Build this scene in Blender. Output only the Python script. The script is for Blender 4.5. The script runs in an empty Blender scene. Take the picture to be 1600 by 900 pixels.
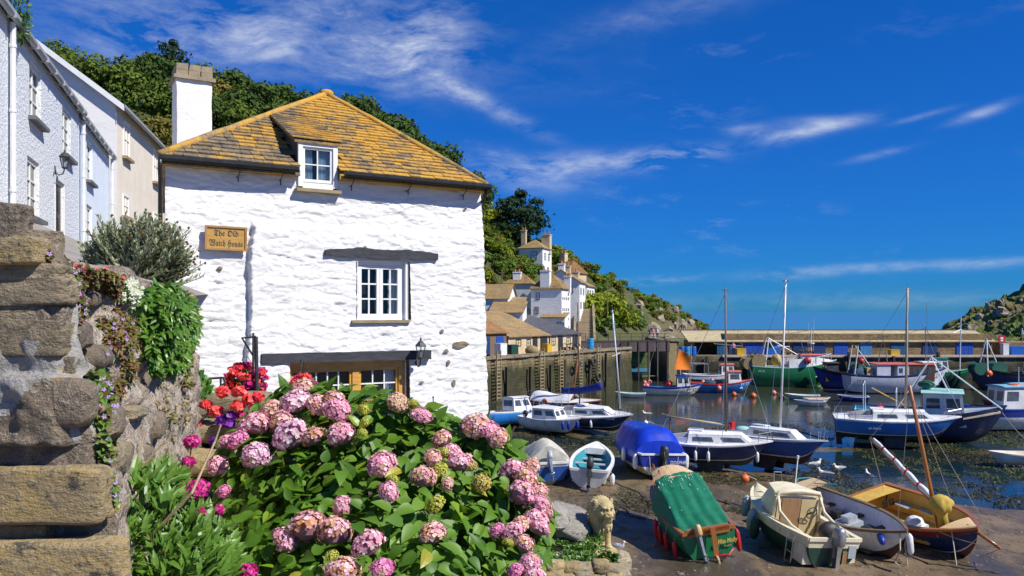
import bpy, bmesh, math, random
from mathutils import Vector, Matrix, noise
scene = bpy.context.scene
COL = scene.collection
PI = math.pi
R = math.radians
F = 1250.0          # focal length in photograph pixels
HZ = 487.0          # row of the sea horizon
H = 8.6             # eye height above the harbour bed
# ------------------------------------------------------------------ camera
cam_d = bpy.data.cameras.new('camera')
cam = bpy.data.objects.new('camera', cam_d)
COL.objects.link(cam)
cam.location = (0, 0, H)
cam.rotation_euler = (PI / 2, 0, 0)
cam_d.sensor_width = 36.0
cam_d.lens = 36.0 * F / 1600.0
cam_d.shift_y = (HZ - 450.0) / 1600.0
cam_d.clip_start = 0.05
cam_d.clip_end = 20000
scene.camera = cam
# ------------------------------------------------------------------ sun, sky, exposure
SUN_EL = R(46)
SUN_AZ = Vector((0.87, -0.49)).normalized()
sun_vec = Vector((SUN_AZ.x * math.cos(SUN_EL), SUN_AZ.y * math.cos(SUN_EL), math.sin(SUN_EL)))
sd = bpy.data.lights.new('sun', 'SUN')
sd.energy = 4.5
sd.angle = R(0.5)
sd.color = (1.0, 0.955, 0.88)
so = bpy.data.objects.new('sun', sd)
COL.objects.link(so)
so.rotation_euler = sun_vec.to_track_quat('Z', 'Y').to_euler()
so.location = (60, -40, 90)
scene.view_settings.view_transform = 'Standard'
scene.view_settings.look = 'None'
scene.view_settings.exposure = 0.46
scene.view_settings.gamma = 1.0
scene.cycles.max_bounces = 6
scene.cycles.transparent_max_bounces = 6
world = bpy.data.worlds.new('World')
scene.world = world
world.use_nodes = True
wn = world.node_tree.nodes
wl = world.node_tree.links
for n_ in list(wn):
 wn.remove(n_)
class NT:
 """short hand for building node trees"""
 def __init__(s, tree):
  s.t = tree; s.n = tree.nodes; s.l = tree.links
 def node(s, kind, **kw):
  nd = s.n.new(kind)
  for k, v in kw.items():
   setattr(nd, k, v)
  return nd
 def put(s, sock, v):
  if hasattr(v, 'is_output') or isinstance(v, bpy.types.NodeSocket):
   s.l.new(v, sock)
  else:
   sock.default_value = v
 def m(s, op, a, b=0.0, c=None):
  nd = s.n.new('ShaderNodeMath'); nd.operation = op
  s.put(nd.inputs[0], a); s.put(nd.inputs[1], b)
  if c is not None:
   s.put(nd.inputs[2], c)
  return nd.outputs[0]
 def mix(s, f, a, b, mode='MIX'):
  nd = s.n.new('ShaderNodeMix'); nd.data_type = 'RGBA'; nd.blend_type = mode
  s.put(nd.inputs[0], f); s.put(nd.inputs[6], a); s.put(nd.inputs[7], b)
  return nd.outputs[2]
 def noise(s, vec, scale, detail=4, rough=0.55, dist=0.0):
  nd = s.n.new('ShaderNodeTexNoise')
  if vec is not None:
   s.l.new(vec, nd.inputs['Vector'])
  nd.inputs['Scale'].default_value = scale
  nd.inputs['Detail'].default_value = detail
  nd.inputs['Roughness'].default_value = rough
  nd.inputs['Distortion'].default_value = dist
  return nd.outputs[0]
 def ramp(s, f, lo, hi, clamp=True):
  nd = s.n.new('ShaderNodeMapRange'); nd.clamp = clamp
  s.put(nd.inputs[0], f); nd.inputs[1].default_value = lo; nd.inputs[2].default_value = hi
  return nd.outputs[0]
 def mapping(s, vec, scale=(1, 1, 1), rot=(0, 0, 0), loc=(0, 0, 0)):
  nd = s.n.new('ShaderNodeMapping')
  s.l.new(vec, nd.inputs['Vector'])
  nd.inputs['Scale'].default_value = scale
  nd.inputs['Rotation'].default_value = rot
  nd.inputs['Location'].default_value = loc
  return nd.outputs[0]
def build_world():
 t = NT(world.node_tree)
 sky = t.node('ShaderNodeTexSky', sky_type='NISHITA', sun_disc=False)
 sky.sun_elevation = SUN_EL
 sky.sun_rotation = math.atan2(SUN_AZ.x, SUN_AZ.y)
 sky.altitude = 0; sky.air_density = 1.0; sky.dust_density = 0.1; sky.ozone_density = 5.0
 hs = t.node('ShaderNodeHueSaturation')
 hs.inputs['Saturation'].default_value = 1.35
 hs.inputs['Value'].default_value = 0.9
 t.l.new(sky.outputs[0], hs.inputs['Color'])
 tint = t.mix(1.0, hs.outputs[0], (0.60, 0.92, 1.22, 1), 'MULTIPLY')
 sc_ = t.node('ShaderNodeSeparateColor'); t.l.new(tint, sc_.inputs[0])
 cc_ = t.node('ShaderNodeCombineColor')
 t.l.new(t.m('MULTIPLY', t.m('POWER', t.m('DIVIDE', sc_.outputs[0], .16), .45), .062), cc_.inputs[0])
 t.l.new(t.m('MULTIPLY', t.m('POWER', t.m('DIVIDE', sc_.outputs[1], 1.55), .58), .90), cc_.inputs[1])
 t.l.new(t.m('MULTIPLY', t.m('POWER', t.m('DIVIDE', sc_.outputs[2], 5.5), .7), 4.05), cc_.inputs[2])
 tint = cc_.outputs[0]
 tc = t.node('ShaderNodeTexCoord')
 sep = t.node('ShaderNodeSeparateXYZ')
 t.l.new(tc.outputs['Generated'], sep.inputs[0])
 x, y, z = sep.outputs
 az = t.m('ARCTAN2', x, y)
 el = t.m('ARCSINE', z)
 cv = t.node('ShaderNodeCombineXYZ')
 t.l.new(az, cv.inputs[0]); t.l.new(el, cv.inputs[1])
 def sheet(u, v, su, sv, ang):
  a0 = math.atan((u - 800) / F); e0 = math.atan((HZ - v) / F * math.cos(a0))
  da = t.m('SUBTRACT', az, a0); de = t.m('SUBTRACT', el, e0)
  c, s_ = math.cos(R(ang)), math.sin(R(ang))
  p = t.m('DIVIDE', t.m('ADD', t.m('MULTIPLY', da, c), t.m('MULTIPLY', de, s_)), su / F)
  q = t.m('DIVIDE', t.m('SUBTRACT', t.m('MULTIPLY', de, c), t.m('MULTIPLY', da, s_)), sv / F)
  r2 = t.m('ADD', t.m('MULTIPLY', p, p), t.m('MULTIPLY', q, q))
  return t.m('POWER', 2.718, t.m('MULTIPLY', r2, -1.0))
 total = None
 for u, v, su, sv, ang, w in ((430, 66, 300, 46, -4, .42), (655, 62, 85, 50, 22, .80), (735, 150, 110, 13, -26, .60),
        (300, 60, 200, 40, 12, .40), (1000, 250, 95, 15, 3, 1.0), (1085, 246, 45, 12, 6, .55), (805, 270, 75, 24, -10, .62), (880, 256, 60, 14, 4, .5),
        (1260, 206, 62, 9, 9, .75), (1175, 205, 32, 9, -6, .5), (1290, 190, 50, 7, -3, .55), (1535, 176, 34, 6, 14, .55), (1375, 241, 36, 5, 10, .42), (1440, 182, 34, 4, 10, .34),
        (1000, 440, 75, 6, 4, .6), (1240, 429, 70, 7, 3, .45), (1400, 416, 110, 6, 1, .5), (1545, 413, 50, 6, 3, .5),
        (1040, 20, 140, 20, 8, .20), (1330, 470, 320, 12, 0, .22)):
  g = t.m('MULTIPLY', sheet(u, v, su, sv, ang), w)
  total = g if total is None else t.m('ADD', total, g)
 w1 = t.node('ShaderNodeTexNoise'); t.l.new(cv.outputs[0], w1.inputs['Vector']); w1.inputs['Scale'].default_value = 7
 w1.inputs['Detail'].default_value = 3
 wv = t.node('ShaderNodeVectorMath', operation='SCALE'); t.l.new(w1.outputs[1], wv.inputs[0]); wv.inputs['Scale'].default_value = 0.045
 av = t.node('ShaderNodeVectorMath', operation='ADD'); t.l.new(cv.outputs[0], av.inputs[0]); t.l.new(wv.outputs[0], av.inputs[1])
 f1 = t.noise(t.mapping(av.outputs[0], (7, 20, 1), (0, 0, R(-12))), 1.0, 9, .66, .25)
 f2 = t.noise(t.mapping(av.outputs[0], (24, 70, 1), (0, 0, R(16))), 1.0, 6, .65)
 f3 = t.noise(t.mapping(cv.outputs[0], (3.1, 7, 1), (0, 0, 0), (4, 2, 0)), 1.0, 3, .5)
 fib = t.m('ADD', t.m('MULTIPLY', f1, .72), t.m('MULTIPLY', f2, .28))
 dens = t.m('MULTIPLY', total, t.ramp(fib, .41, .70))
 stray = t.m('MULTIPLY', t.ramp(fib, .54, .80), t.m('MULTIPLY', t.ramp(f3, .46, .72), .42))
 low = t.ramp(el, 0.02, 0.10)
 dens = t.m('MINIMUM', t.m('ADD', dens, t.m('MULTIPLY', stray, low)), 0.88)
 col = t.mix(dens, tint, (5.7, 6.1, 6.7, 1))
 bg = t.node('ShaderNodeBackground'); bg.inputs['Strength'].default_value = 0.10
 t.l.new(col, bg.inputs['Color'])
 out = t.node('ShaderNodeOutputWorld')
 t.l.new(bg.outputs[0], out.inputs['Surface'])
build_world()
# ------------------------------------------------------------------ materials
MATS = {}
def _mat(name):
 m = bpy.data.materials.new(name); m.use_nodes = True
 t = NT(m.node_tree)
 b = m.node_tree.nodes['Principled BSDF']
 MATS[name] = m
 return m, t, b
def c4(c):
 return (c[0], c[1], c[2], 1.0)
def mk(name, c1, c2=None, scale=4.0, rough=0.6, bump=0.0, bscale=None, metal=0.0, coords='Object', stretch=(1, 1, 1),
 lo=.35, hi=.65, c3=None, s3=None, lo3=.55, hi3=.68, vary=0.0, spec=None, sss=0.0, coat=0.0):
 """noise blend of two colours, an optional third as blotches, bump, and a per object variation in value"""
 if name in MATS:
  return MATS[name]
 m, t, b = _mat(name)
 if coords == 'World':
  vec = t.node('ShaderNodeNewGeometry').outputs['Position']
 else:
  vec = t.node('ShaderNodeTexCoord').outputs[coords]
 vec = t.mapping(vec, stretch)
 col = None
 if c2 is not None:
  f = t.ramp(t.noise(vec, scale, 6, .6), lo, hi)
  col = t.mix(f, c4(c1), c4(c2))
 if c3 is not None:
  f = t.ramp(t.noise(vec, s3 or scale * 2.3, 6, .65, .3), lo3, hi3)
  col = t.mix(f, col if col is not None else c4(c1), c4(c3))
 if vary:
  oi = t.node('ShaderNodeObjectInfo')
  g = t.m('ADD', t.m('MULTIPLY', oi.outputs['Random'], 2 * vary), 1 - vary)
  hv = t.node('ShaderNodeHueSaturation'); t.put(hv.inputs['Value'], g)
  t.put(hv.inputs['Color'], col if col is not None else c4(c1)); col = hv.outputs[0]
 if col is None:
  b.inputs['Base Color'].default_value = c4(c1)
 else:
  t.l.new(col, b.inputs['Base Color'])
 b.inputs['Roughness'].default_value = rough
 b.inputs['Metallic'].default_value = metal
 if spec is not None:
  b.inputs['Specular IOR Level'].default_value = spec
 if coat:
  b.inputs['Coat Weight'].default_value = coat; b.inputs['Coat Roughness'].default_value = .15
 if bump:
  bp = t.node('ShaderNodeBump'); bp.inputs['Strength'].default_value = bump; bp.inputs['Distance'].default_value = .02
  t.l.new(t.noise(vec, bscale or scale * 4, 6, .65), bp.inputs['Height'])
  t.l.new(bp.outputs[0], b.inputs['Normal'])
 return m
def leafmat(name, c1, c2, rough=.45, trans=.25, vary=.25, attr=False):
 """leaf: colour varies from leaf to leaf (random per island) and some light passes through"""
 if name in MATS:
  return MATS[name]
 m, t, b = _mat(name)
 g = t.node('ShaderNodeNewGeometry')
 rnd = g.outputs['Random Per Island']
 oi = t.node('ShaderNodeObjectInfo').outputs['Random']
 f = t.m('FRACT', t.m('ADD', rnd, t.m('MULTIPLY', oi, 3.7)))
 col = t.mix(f, c4(c1), c4(c2))
 if attr:
  at = t.node('ShaderNodeVertexColor'); at.layer_name = 'Col'
  col = at.outputs[0]
 t.l.new(col, b.inputs['Base Color'])
 b.inputs['Roughness'].default_value = rough
 if rough > .7: b.inputs['Specular IOR Level'].default_value = .15
 tr = t.node('ShaderNodeBsdfTranslucent')
 br = t.node('ShaderNodeHueSaturation'); br.inputs['Value'].default_value = 1.5; br.inputs['Hue'].default_value = .49
 t.l.new(col, br.inputs['Color']); t.l.new(br.outputs[0], tr.inputs[0])
 mx = t.node('ShaderNodeMixShader'); mx.inputs[0].default_value = trans
 t.l.new(b.outputs[0], mx.inputs[1]); t.l.new(tr.outputs[0], mx.inputs[2])
 t.l.new(mx.outputs[0], m.node_tree.nodes['Material Output'].inputs[0])
 return m
def attrmat(name, rough=.6):
 if name in MATS:
  return MATS[name]
 m, t, b = _mat(name)
 at = t.node('ShaderNodeVertexColor'); at.layer_name = 'Col'
 t.l.new(at.outputs[0], b.inputs['Base Color']); b.inputs['Roughness'].default_value = rough
 return m
mk('white_paint', (.80, .80, .78), (.66, .65, .61), 3, .45, .05, 30, lo=.45, hi=.9)
mk('cream_paint', (.74, .66, .44), (.66, .56, .34), 3, .4, .03, 30)
mk('black_paint', (.018, .02, .024), (.04, .042, .046), 9, .5, .25, 40)
mk('black_rubber', (.015, .015, .016), (.03, .03, .03), 8, .55)
mk('dark_glass', (.012, .016, .02), None, rough=.06, spec=.7)
mk('boat_glass', (.05, .065, .08), (.10, .12, .14), 2, rough=.08, spec=.7)
mk('steel', (.55, .56, .57), (.4, .41, .42), 6, .3, metal=.9)
mk('grey_metal', (.32, .33, .34), (.22, .22, .23), 8, .45, metal=.5)
mk('varnish', (.42, .16, .04), (.30, .10, .025), 5, .3, .1, stretch=(1, 8, 8), coat=.4)
mk('old_wood', (.22, .15, .09), (.12, .08, .05), 5, .75, .3, stretch=(1, 6, 6))
mk('pale_wood', (.55, .42, .24), (.44, .32, .17), 5, .55, .15, stretch=(1, 8, 8))
mk('rope', (.50, .46, .36), (.38, .34, .26), 30, .9)
mk('dark_rope', (.045, .04, .032), (.08, .07, .05), 20, .9)
mk('orange_plastic', (.75, .16, .03), (.6, .10, .03), 4, .45)
mk('pink_plastic', (.78, .24, .20), (.66, .16, .14), 4, .45)
mk('red_plastic', (.50, .018, .02), (.38, .02, .02), 4, .45)
mk('white_plastic', (.76, .77, .78), (.60, .61, .60), 4, .4)
mk('blue_plastic', (.015, .07, .42), (.015, .05, .30), 4, .4)
mk('red_bottom', (.20, .035, .025), (.11, .03, .02), 3, .7, .1)
mk('brown_bottom', (.10, .045, .03), (.05, .03, .022), 3, .75, .1)
mk('black_bottom', (.03, .03, .03), (.06, .056, .045), 3, .7, .1)
mk('weedy_bottom', (.05, .055, .035), (.025, .024, .018), 3, .7, .1)
# ------------------------------------------------------------------ mesh builder
class MB:
 def __init__(s):
  s.v = []; s.f = []; s.mi = []; s.col = None
 def base(s):
  return len(s.v)
 def add(s, vs, fs, mi=0, M=None):
  b = len(s.v)
  if M is not None:
   vs = [M @ Vector(v) for v in vs]
  s.v.extend([tuple(v) for v in vs])
  s.f.extend([tuple(i + b for i in f) for f in fs])
  s.mi.extend([mi] * len(fs))
  return s
 def box(s, x0, x1, y0, y1, z0, z1, mi=0, M=None):
  vs = [(x0, y0, z0), (x1, y0, z0), (x1, y1, z0), (x0, y1, z0), (x0, y0, z1), (x1, y0, z1), (x1, y1, z1), (x0, y1, z1)]
  return s.add(vs, [(0, 3, 2, 1), (4, 5, 6, 7), (0, 1, 5, 4), (1, 2, 6, 5), (2, 3, 7, 6), (3, 0, 4, 7)], mi, M)
 def hexa(s, p, mi=0, M=None):
  """eight corners, bottom loop then top loop"""
  return s.add(p, [(0, 3, 2, 1), (4, 5, 6, 7), (0, 1, 5, 4), (1, 2, 6, 5), (2, 3, 7, 6), (3, 0, 4, 7)], mi, M)
 def tube(s, pts, r, n=6, mi=0, M=None, cap=True):
  pts = [Vector(p) for p in pts]
  rs = r if isinstance(r, (list, tuple)) else [r] * len(pts)
  vs = []; fs = []
  prev = None
  for i, p in enumerate(pts):
   d = (pts[min(i + 1, len(pts) - 1)] - pts[max(i - 1, 0)])
   if d.length < 1e-9:
    d = Vector((0, 0, 1))
   d.normalize()
   if prev is None:
    a = Vector((0, 0, 1)) if abs(d.z) < .9 else Vector((1, 0, 0))
    u = d.cross(a).normalized()
   else:
    u = (prev - d * prev.dot(d))
    u = u.normalized() if u.length > 1e-6 else d.orthogonal().normalized()
   prev = u
   w = d.cross(u)
   for k in range(n):
    a = 2 * PI * k / n
    vs.append(p + (u * math.cos(a) + w * math.sin(a)) * rs[i])
  for i in range(len(pts) - 1):
   for k in range(n):
    k2 = (k + 1) % n
    fs.append((i * n + k, i * n + k2, (i + 1) * n + k2, (i + 1) * n + k))
  if cap:
   fs.append(tuple(range(n - 1, -1, -1)))
   fs.append(tuple((len(pts) - 1) * n + k for k in range(n)))
  return s.add(vs, fs, mi, M)
 def lathe(s, prof, n=12, mi=0, M=None):
  """profile of (radius, z) about the z axis"""
  vs = []; fs = []
  for r, z in prof:
   for k in range(n):
    a = 2 * PI * k / n
    vs.append((r * math.cos(a), r * math.sin(a), z))
  for i in range(len(prof) - 1):
   for k in range(n):
    k2 = (k + 1) % n
    fs.append((i * n + k, i * n + k2, (i + 1) * n + k2, (i + 1) * n + k))
  fs.append(tuple(range(n - 1, -1, -1))); fs.append(tuple((len(prof) - 1) * n + k for k in range(n)))
  return s.add(vs, fs, mi, M)
 def ball(s, c, r, n=10, mi=0, M=None, sc=(1, 1, 1)):
  prof = [(max(1e-4, r * math.sin(PI * i / (n // 2 + 1))), -r * math.cos(PI * i / (n // 2 + 1))) for i in range(n // 2 + 2)]
  T = Matrix.Translation(c) @ Matrix.Diagonal((*sc, 1))
  return s.lathe(prof, n, mi, (M @ T) if M is not None else T)
 def loft(s, rings, mi=0, close=False, caps=False, M=None):
  n = len(rings[0]); vs = [p for r in rings for p in r]; fs = []
  for i in range(len(rings) - 1):
   for k in range(n if close else n - 1):
    k2 = (k + 1) % n
    fs.append((i * n + k, i * n + k2, (i + 1) * n + k2, (i + 1) * n + k))
  if caps:
   fs.append(tuple(range(n - 1, -1, -1))); fs.append(tuple((len(rings) - 1) * n + k for k in range(n)))
  return s.add(vs, fs, mi, M)
 def prism(s, poly, y0, y1, mi=0, M=None):
  """polygon in x,z pushed from y0 to y1"""
  n = len(poly)
  vs = [(p[0], y0, p[1]) for p in poly] + [(p[0], y1, p[1]) for p in poly]
  fs = [tuple(range(n)), tuple(range(2 * n - 1, n - 1, -1))]
  for i in range(n):
   j = (i + 1) % n
   fs.append((i, i + n, j + n, j))
  return s.add(vs, fs, mi, M)
 def mesh(s, name, mats, smooth=False):
  me = bpy.data.meshes.new(name)
  me.from_pydata(s.v, [], s.f)
  for m in (mats if isinstance(mats, (list, tuple)) else [mats]):
   me.materials.append(MATS[m] if isinstance(m, str) else m)
  me.polygons.foreach_set('material_index', s.mi)
  if smooth:
   me.polygons.foreach_set('use_smooth', [True] * len(me.polygons))
  if s.col is not None:
   ca = me.color_attributes.new('Col', 'FLOAT_COLOR', 'POINT')
   flat = []
   for c in s.col:
    flat.extend((c[0], c[1], c[2], 1.0))
   ca.data.foreach_set('color', flat)
  me.update()
  return me
 def build(s, name, mats, parent=None, smooth=False, loc=None, rot=None, fix=False):
  me = s.mesh(name, mats, smooth)
  if fix:
   bm = bmesh.new(); bm.from_mesh(me); bmesh.ops.recalc_face_normals(bm, faces=bm.faces); bm.to_mesh(me); bm.free()
  return link(name, me, parent, loc, rot)
def link(name, data, parent=None, loc=None, rot=None):
 o = bpy.data.objects.new(name, data)
 COL.objects.link(o)
 if parent is not None:
  o.parent = parent
 if loc is not None:
  o.location = loc
 if rot is not None:
  o.rotation_euler = rot
 return o
def auto_smooth(o, deg=40):
 me = o.data
 me.polygons.foreach_set('use_smooth', [True] * len(me.polygons))
 bm = bmesh.new(); bm.from_mesh(me)
 for e in bm.edges:
  if len(e.link_faces) == 2:
   e.smooth = e.calc_face_angle(0) < R(deg)
 bm.to_mesh(me); bm.free()
 return o
def tag(o, label=None, cat=None, group=None, kind=None):
 if label: o['label'] = label
 if cat: o['category'] = cat
 if group: o['group'] = group
 if kind: o['kind'] = kind
 return o
def thing(name, label, cat, loc=(0, 0, 0), rz=0.0, group=None):
 o = link(name, None, None, loc, (0, 0, rz))
 return tag(o, label, cat, group)
KIDS = {}
def dup(o, parent=None):
 c = o.copy(); COL.objects.link(c); c.parent = parent
 for ch in list(o.children):
  dup(ch, c)
 return c
def P(u, v, Y):
 """the point that the photograph shows at (u, v), at distance Y"""
 return Vector(((u - 800) / F * Y, Y, H + (HZ - v) / F * Y))
def G(u, v, z=0.0):
 Y = (H - z) * F / (v - HZ)
 return Vector(((u - 800) / F * Y, Y, z))
def nz(x, y=0.0, z=0.0):
 return noise.noise(Vector((x, y, z)))
def fbm(x, y=0.0, z=0.0, o=4):
 return noise.fractal(Vector((x, y, z)), 1.0, 2.0, o)
def text_mesh(body, size, depth=.004, align='CENTER', bold=0.0, shear=0.0):
 c = bpy.data.curves.new('lettering', 'FONT')
 c.body = body; c.size = size; c.extrude = depth; c.align_x = align; c.align_y = 'CENTER'; c.resolution_u = 2
 c.offset = bold; c.shear = shear
 o = bpy.data.objects.new('lettering', c); COL.objects.link(o)
 dg = bpy.context.evaluated_depsgraph_get(); dg.update()
 me = bpy.data.meshes.new_from_object(o.evaluated_get(dg))
 bpy.data.objects.remove(o)
 return me
def lettering(body, size, mat, parent, M, **kw):
 """text standing on a surface; M maps its x (reading), y (up), z (outward)"""
 me = text_mesh(body, size, **kw)
 me.transform(M)
 me.materials.clear(); me.materials.append(MATS[mat])
 return link('lettering', me, parent)
def frame_matrix(o, x, y):
 x = Vector(x).normalized(); y = Vector(y); y = (y - x * y.dot(x)).normalized(); z = x.cross(y)
 return Matrix.Translation(o) @ Matrix((x, y, z)).transposed().to_4x4()
def remeshed(mb, voxel, name, mat, parent=None, smooth_it=3, decim=None):
 """melt overlapping shapes into one continuous skin"""
 me = mb.mesh(name + '_source', mat)
 bm = bmesh.new(); bm.from_mesh(me); bmesh.ops.recalc_face_normals(bm, faces=bm.faces); bm.to_mesh(me); bm.free()
 o = bpy.data.objects.new('source', me); COL.objects.link(o)
 md = o.modifiers.new('r', 'REMESH'); md.mode = 'VOXEL'; md.voxel_size = voxel
 if smooth_it:
  sm = o.modifiers.new('s', 'SMOOTH'); sm.iterations = smooth_it; sm.factor = .5
 if decim:
  d = o.modifiers.new('d', 'DECIMATE'); d.ratio = decim
 dg = bpy.context.evaluated_depsgraph_get(); dg.update()
 out = bpy.data.meshes.new_from_object(o.evaluated_get(dg))
 out.name = name
 bpy.data.objects.remove(o)
 out.polygons.foreach_set('use_smooth', [True] * len(out.polygons))
 out.materials.clear(); out.materials.append(MATS[mat] if isinstance(mat, str) else mat)
 return link(name, out, parent)
# ================================================================== THE SETTING
def mud_h(x, y):
 h = .30 - .0145 * (y - 27) - .007 * (x - 8)
 if y > 62:
  h -= .03 * (y - 62)
 h += .13 * fbm(x * .16, y * .10, 3.1) + .05 * fbm(x * .7, y * .5, 9.2) + .022 * fbm(x * 2.6, y * 2.2, 1.7) + .03 * max(0, fbm(x * 1.1 + 3, y * .9, 21) - .1)
 for (bx, by, lx, ly, a) in ((14, 59, 8, 1.8, .42), (5, 57, 6, 3.0, .2), (33, 48, 5, 2.5, .36), (20, 50, 3, 1.4, .22), (37, 56, 7, 3, .34), (6, 44, 5, 5, .22), (11, 40, 3, 3, .12),
        (13, 36, 4, 3, .08), (21, 36.5, 5, 1.6, -.14), (24, 40, 8, 3.4, -.16), (15.5, 45, 5, 3, -.16), (9, 45, 3, 2.2, -.06), (20, 44, 4, 3, -.12)):
  h += a * math.exp(-((x - bx) / lx) ** 2 - ((y - by) / ly) ** 2)
 return max(h, -1.2)
def mud_material():
 m, t, b = _mat('mud')
 pos = t.node('ShaderNodeNewGeometry').outputs['Position']
 v1 = t.mapping(pos, (1, .55, 1))
 n1 = t.noise(v1, .55, 7, .62)
 n2 = t.noise(v1, 2.6, 6, .7, .4)
 n3 = t.noise(pos, 14, 4, .6)
 col = t.mix(t.ramp(n1, .35, .66), c4((.21, .148, .084)), c4((.12, .082, .044)))
 col = t.mix(t.ramp(n2, .48, .64), col, c4((.050, .037, .020)))
 col = t.mix(t.ramp(t.noise(v1, .23, 5, .6), .48, .62), col, t.mix(n3, c4((.045, .040, .028)), c4((.085, .066, .040))))
 col = t.mix(t.ramp(n3, .62, .72), col, c4((.25, .19, .12)))
 sep = t.node('ShaderNodeSeparateXYZ'); t.l.new(pos, sep.inputs[0])
 far = t.ramp(sep.outputs[1], 31, 50)
 weed = t.m('MULTIPLY', far, t.ramp(t.noise(v1, .8, 7, .7, .5), .44, .56))
 col = t.mix(weed, col, c4((.062, .055, .016)))
 t.l.new(col, b.inputs['Base Color'])
 wet = t.m('MULTIPLY', t.ramp(sep.outputs[2], .02, .22), t.ramp(t.noise(v1, .23, 5, .6), .62, .46))
 t.l.new(t.m('ADD', t.m('MULTIPLY', wet, .34), t.ramp(n2, -.30, 2.2)), b.inputs['Roughness'])
 b.inputs['Specular IOR Level'].default_value = .45
 bp = t.node('ShaderNodeBump'); bp.inputs['Strength'].default_value = .7; bp.inputs['Distance'].default_value = .06
 t.l.new(t.m('ADD', n2, t.m('MULTIPLY', n3, .35)), bp.inputs['Height'])
 t.l.new(bp.outputs[0], b.inputs['Normal'])
def water_material(name, deep, bscale, strength, rough, stretch):
 m, t, b = _mat(name)
 pos = t.node('ShaderNodeNewGeometry').outputs['Position']
 v = t.mapping(pos, stretch)
 b.inputs['Base Color'].default_value = c4(deep)
 b.inputs['Roughness'].default_value = rough
 b.inputs['IOR'].default_value = 1.33
 bp = t.node('ShaderNodeBump'); bp.inputs['Strength'].default_value = strength; bp.inputs['Distance'].default_value = .05
 h = t.m('ADD', t.noise(v, bscale, 3, .5), t.m('MULTIPLY', t.noise(v, bscale * 4.1, 2, .5), .25))
 t.l.new(h, bp.inputs['Height']); t.l.new(bp.outputs[0], b.inputs['Normal'])
 return m, t, b
mud_material()
_, _t, _b = water_material('shallow_water', (.010, .030, .036), 1.3, .30, .07, (.8, 1.3, 1))
_pos = _t.node('ShaderNodeNewGeometry').outputs['Position']
_f = _t.ramp(_t.noise(_t.mapping(_pos, (1, .4, 1)), .22, 4, .6), .36, .62)
_sp = _t.node('ShaderNodeSeparateXYZ'); _t.l.new(_pos, _sp.inputs[0])
_c = _t.mix(_f, c4((.004, .020, .030)), c4((.016, .026, .018)))
_c = _t.mix(_t.ramp(_sp.outputs[1], 58, 80), _c, c4((.040, .044, .026)))
_t.l.new(_c, _b.inputs['Base Color'])
water_material('sea_water', (.045, .19, .33), .35, .35, .30, (1, .5, 1))
def grid_mesh(xs, ys, fn):
 m = MB()
 for y in ys:
  for x in xs:
   m.v.append((x, y, fn(x, y)))
 n = len(xs)
 for j in range(len(ys) - 1):
  for i in range(n - 1):
   m.f.append((j * n + i, j * n + i + 1, (j + 1) * n + i + 1, (j + 1) * n + i)); m.mi.append(0)
 return m
def frange(a, b, s):
 n = max(1, int(round((b - a) / s)))
 return [a + (b - a) * i / n for i in range(n + 1)]
g = grid_mesh(frange(-14, 0, .9) + frange(0.25, 30, .25) + frange(30.5, 72, .6), frange(9, 24, .6)[:-1] + frange(24, 70, .28) + frange(71, 99, 1.0), mud_h)
tag(g.build('harbour_bed', 'mud', smooth=True), kind='structure')
g = MB(); g.add([(-60, 8, 0), (90, 8, 0), (90, 112, 0), (-60, 112, 0)], [(0, 1, 2, 3)])
tag(g.build('harbour_water', 'shallow_water'), kind='structure')
g = MB(); S_ = 15000
g.add([(-S_, 112, -.004), (S_, 112, -.004), (S_, S_, -.004), (-S_, S_, -.004)], [(0, 1, 2, 3)])
tag(g.build('sea', 'sea_water'), kind='structure')
mk('seabed_sand', (.12, .10, .07), (.08, .07, .05), .05, .9)
g = MB(); g.add([(-S_, -400, -2.2), (S_, -400, -2.2), (S_, S_, -2.2), (-S_, S_, -2.2)], [(0, 1, 2, 3)])
tag(g.build('seabed', 'seabed_sand'), kind='structure')
# ------------------------------------------------------------------ the wooded hill
SH = [(-60, 60, 6), (-30, 80, 5), (-13, 88, 4.4), (-5, 93, 4.4), (1, 98, 4.4), (6, 103, 4.4), (10, 107, 4.6), (16, 113, 4.2), (24, 125, 3.6),
 (33, 140, 2.6), (40, 150, .8), (47, 165, -2)]
RG = [(-90, 150, 50), (-55, 140, 44), (-36, 135, 37), (-24, 135, 36), (-14, 132, 29), (-5, 130, 23), (5, 135, 19.5), (14, 145, 15.5),
 (25, 155, 11.2), (34, 165, 7.6), (42, 174, 4.0), (50, 180, -2)]
def lerp3(L, i):
 k = max(0, min(len(L) - 2, int(math.floor(i)))); f = i - k
 return Vector(L[k]).lerp(Vector(L[k + 1]), f)
def hill(i, w):
 a = lerp3(SH, i); r = lerp3(RG, i)
 if w <= 1:
  p = a.lerp(r, w)
  p.z = a.z + (r.z - a.z) * (1 - (1 - w) ** 1.35)
 else:
  p = r + Vector((-.35, 1, 0)) * (w - 1) * 50
  p.z = r.z - (w - 1) ** 1.5 * 26
 edge = min(1, w * 5) * min(1, max(0, (11 - i)))
 p.z += edge * 1.3 * fbm(p.x * .11, p.y * .11, 4.0)
 if i > 7:
  k = min(1, (i - 7) / 2)
  p.z += k * edge * 1.5 * abs(fbm(p.x * .3, p.y * .3, 7.7))
  p.x += k * edge * 1.2 * fbm(p.x * .4, p.y * .4, p.z * .4)
 return p
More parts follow.
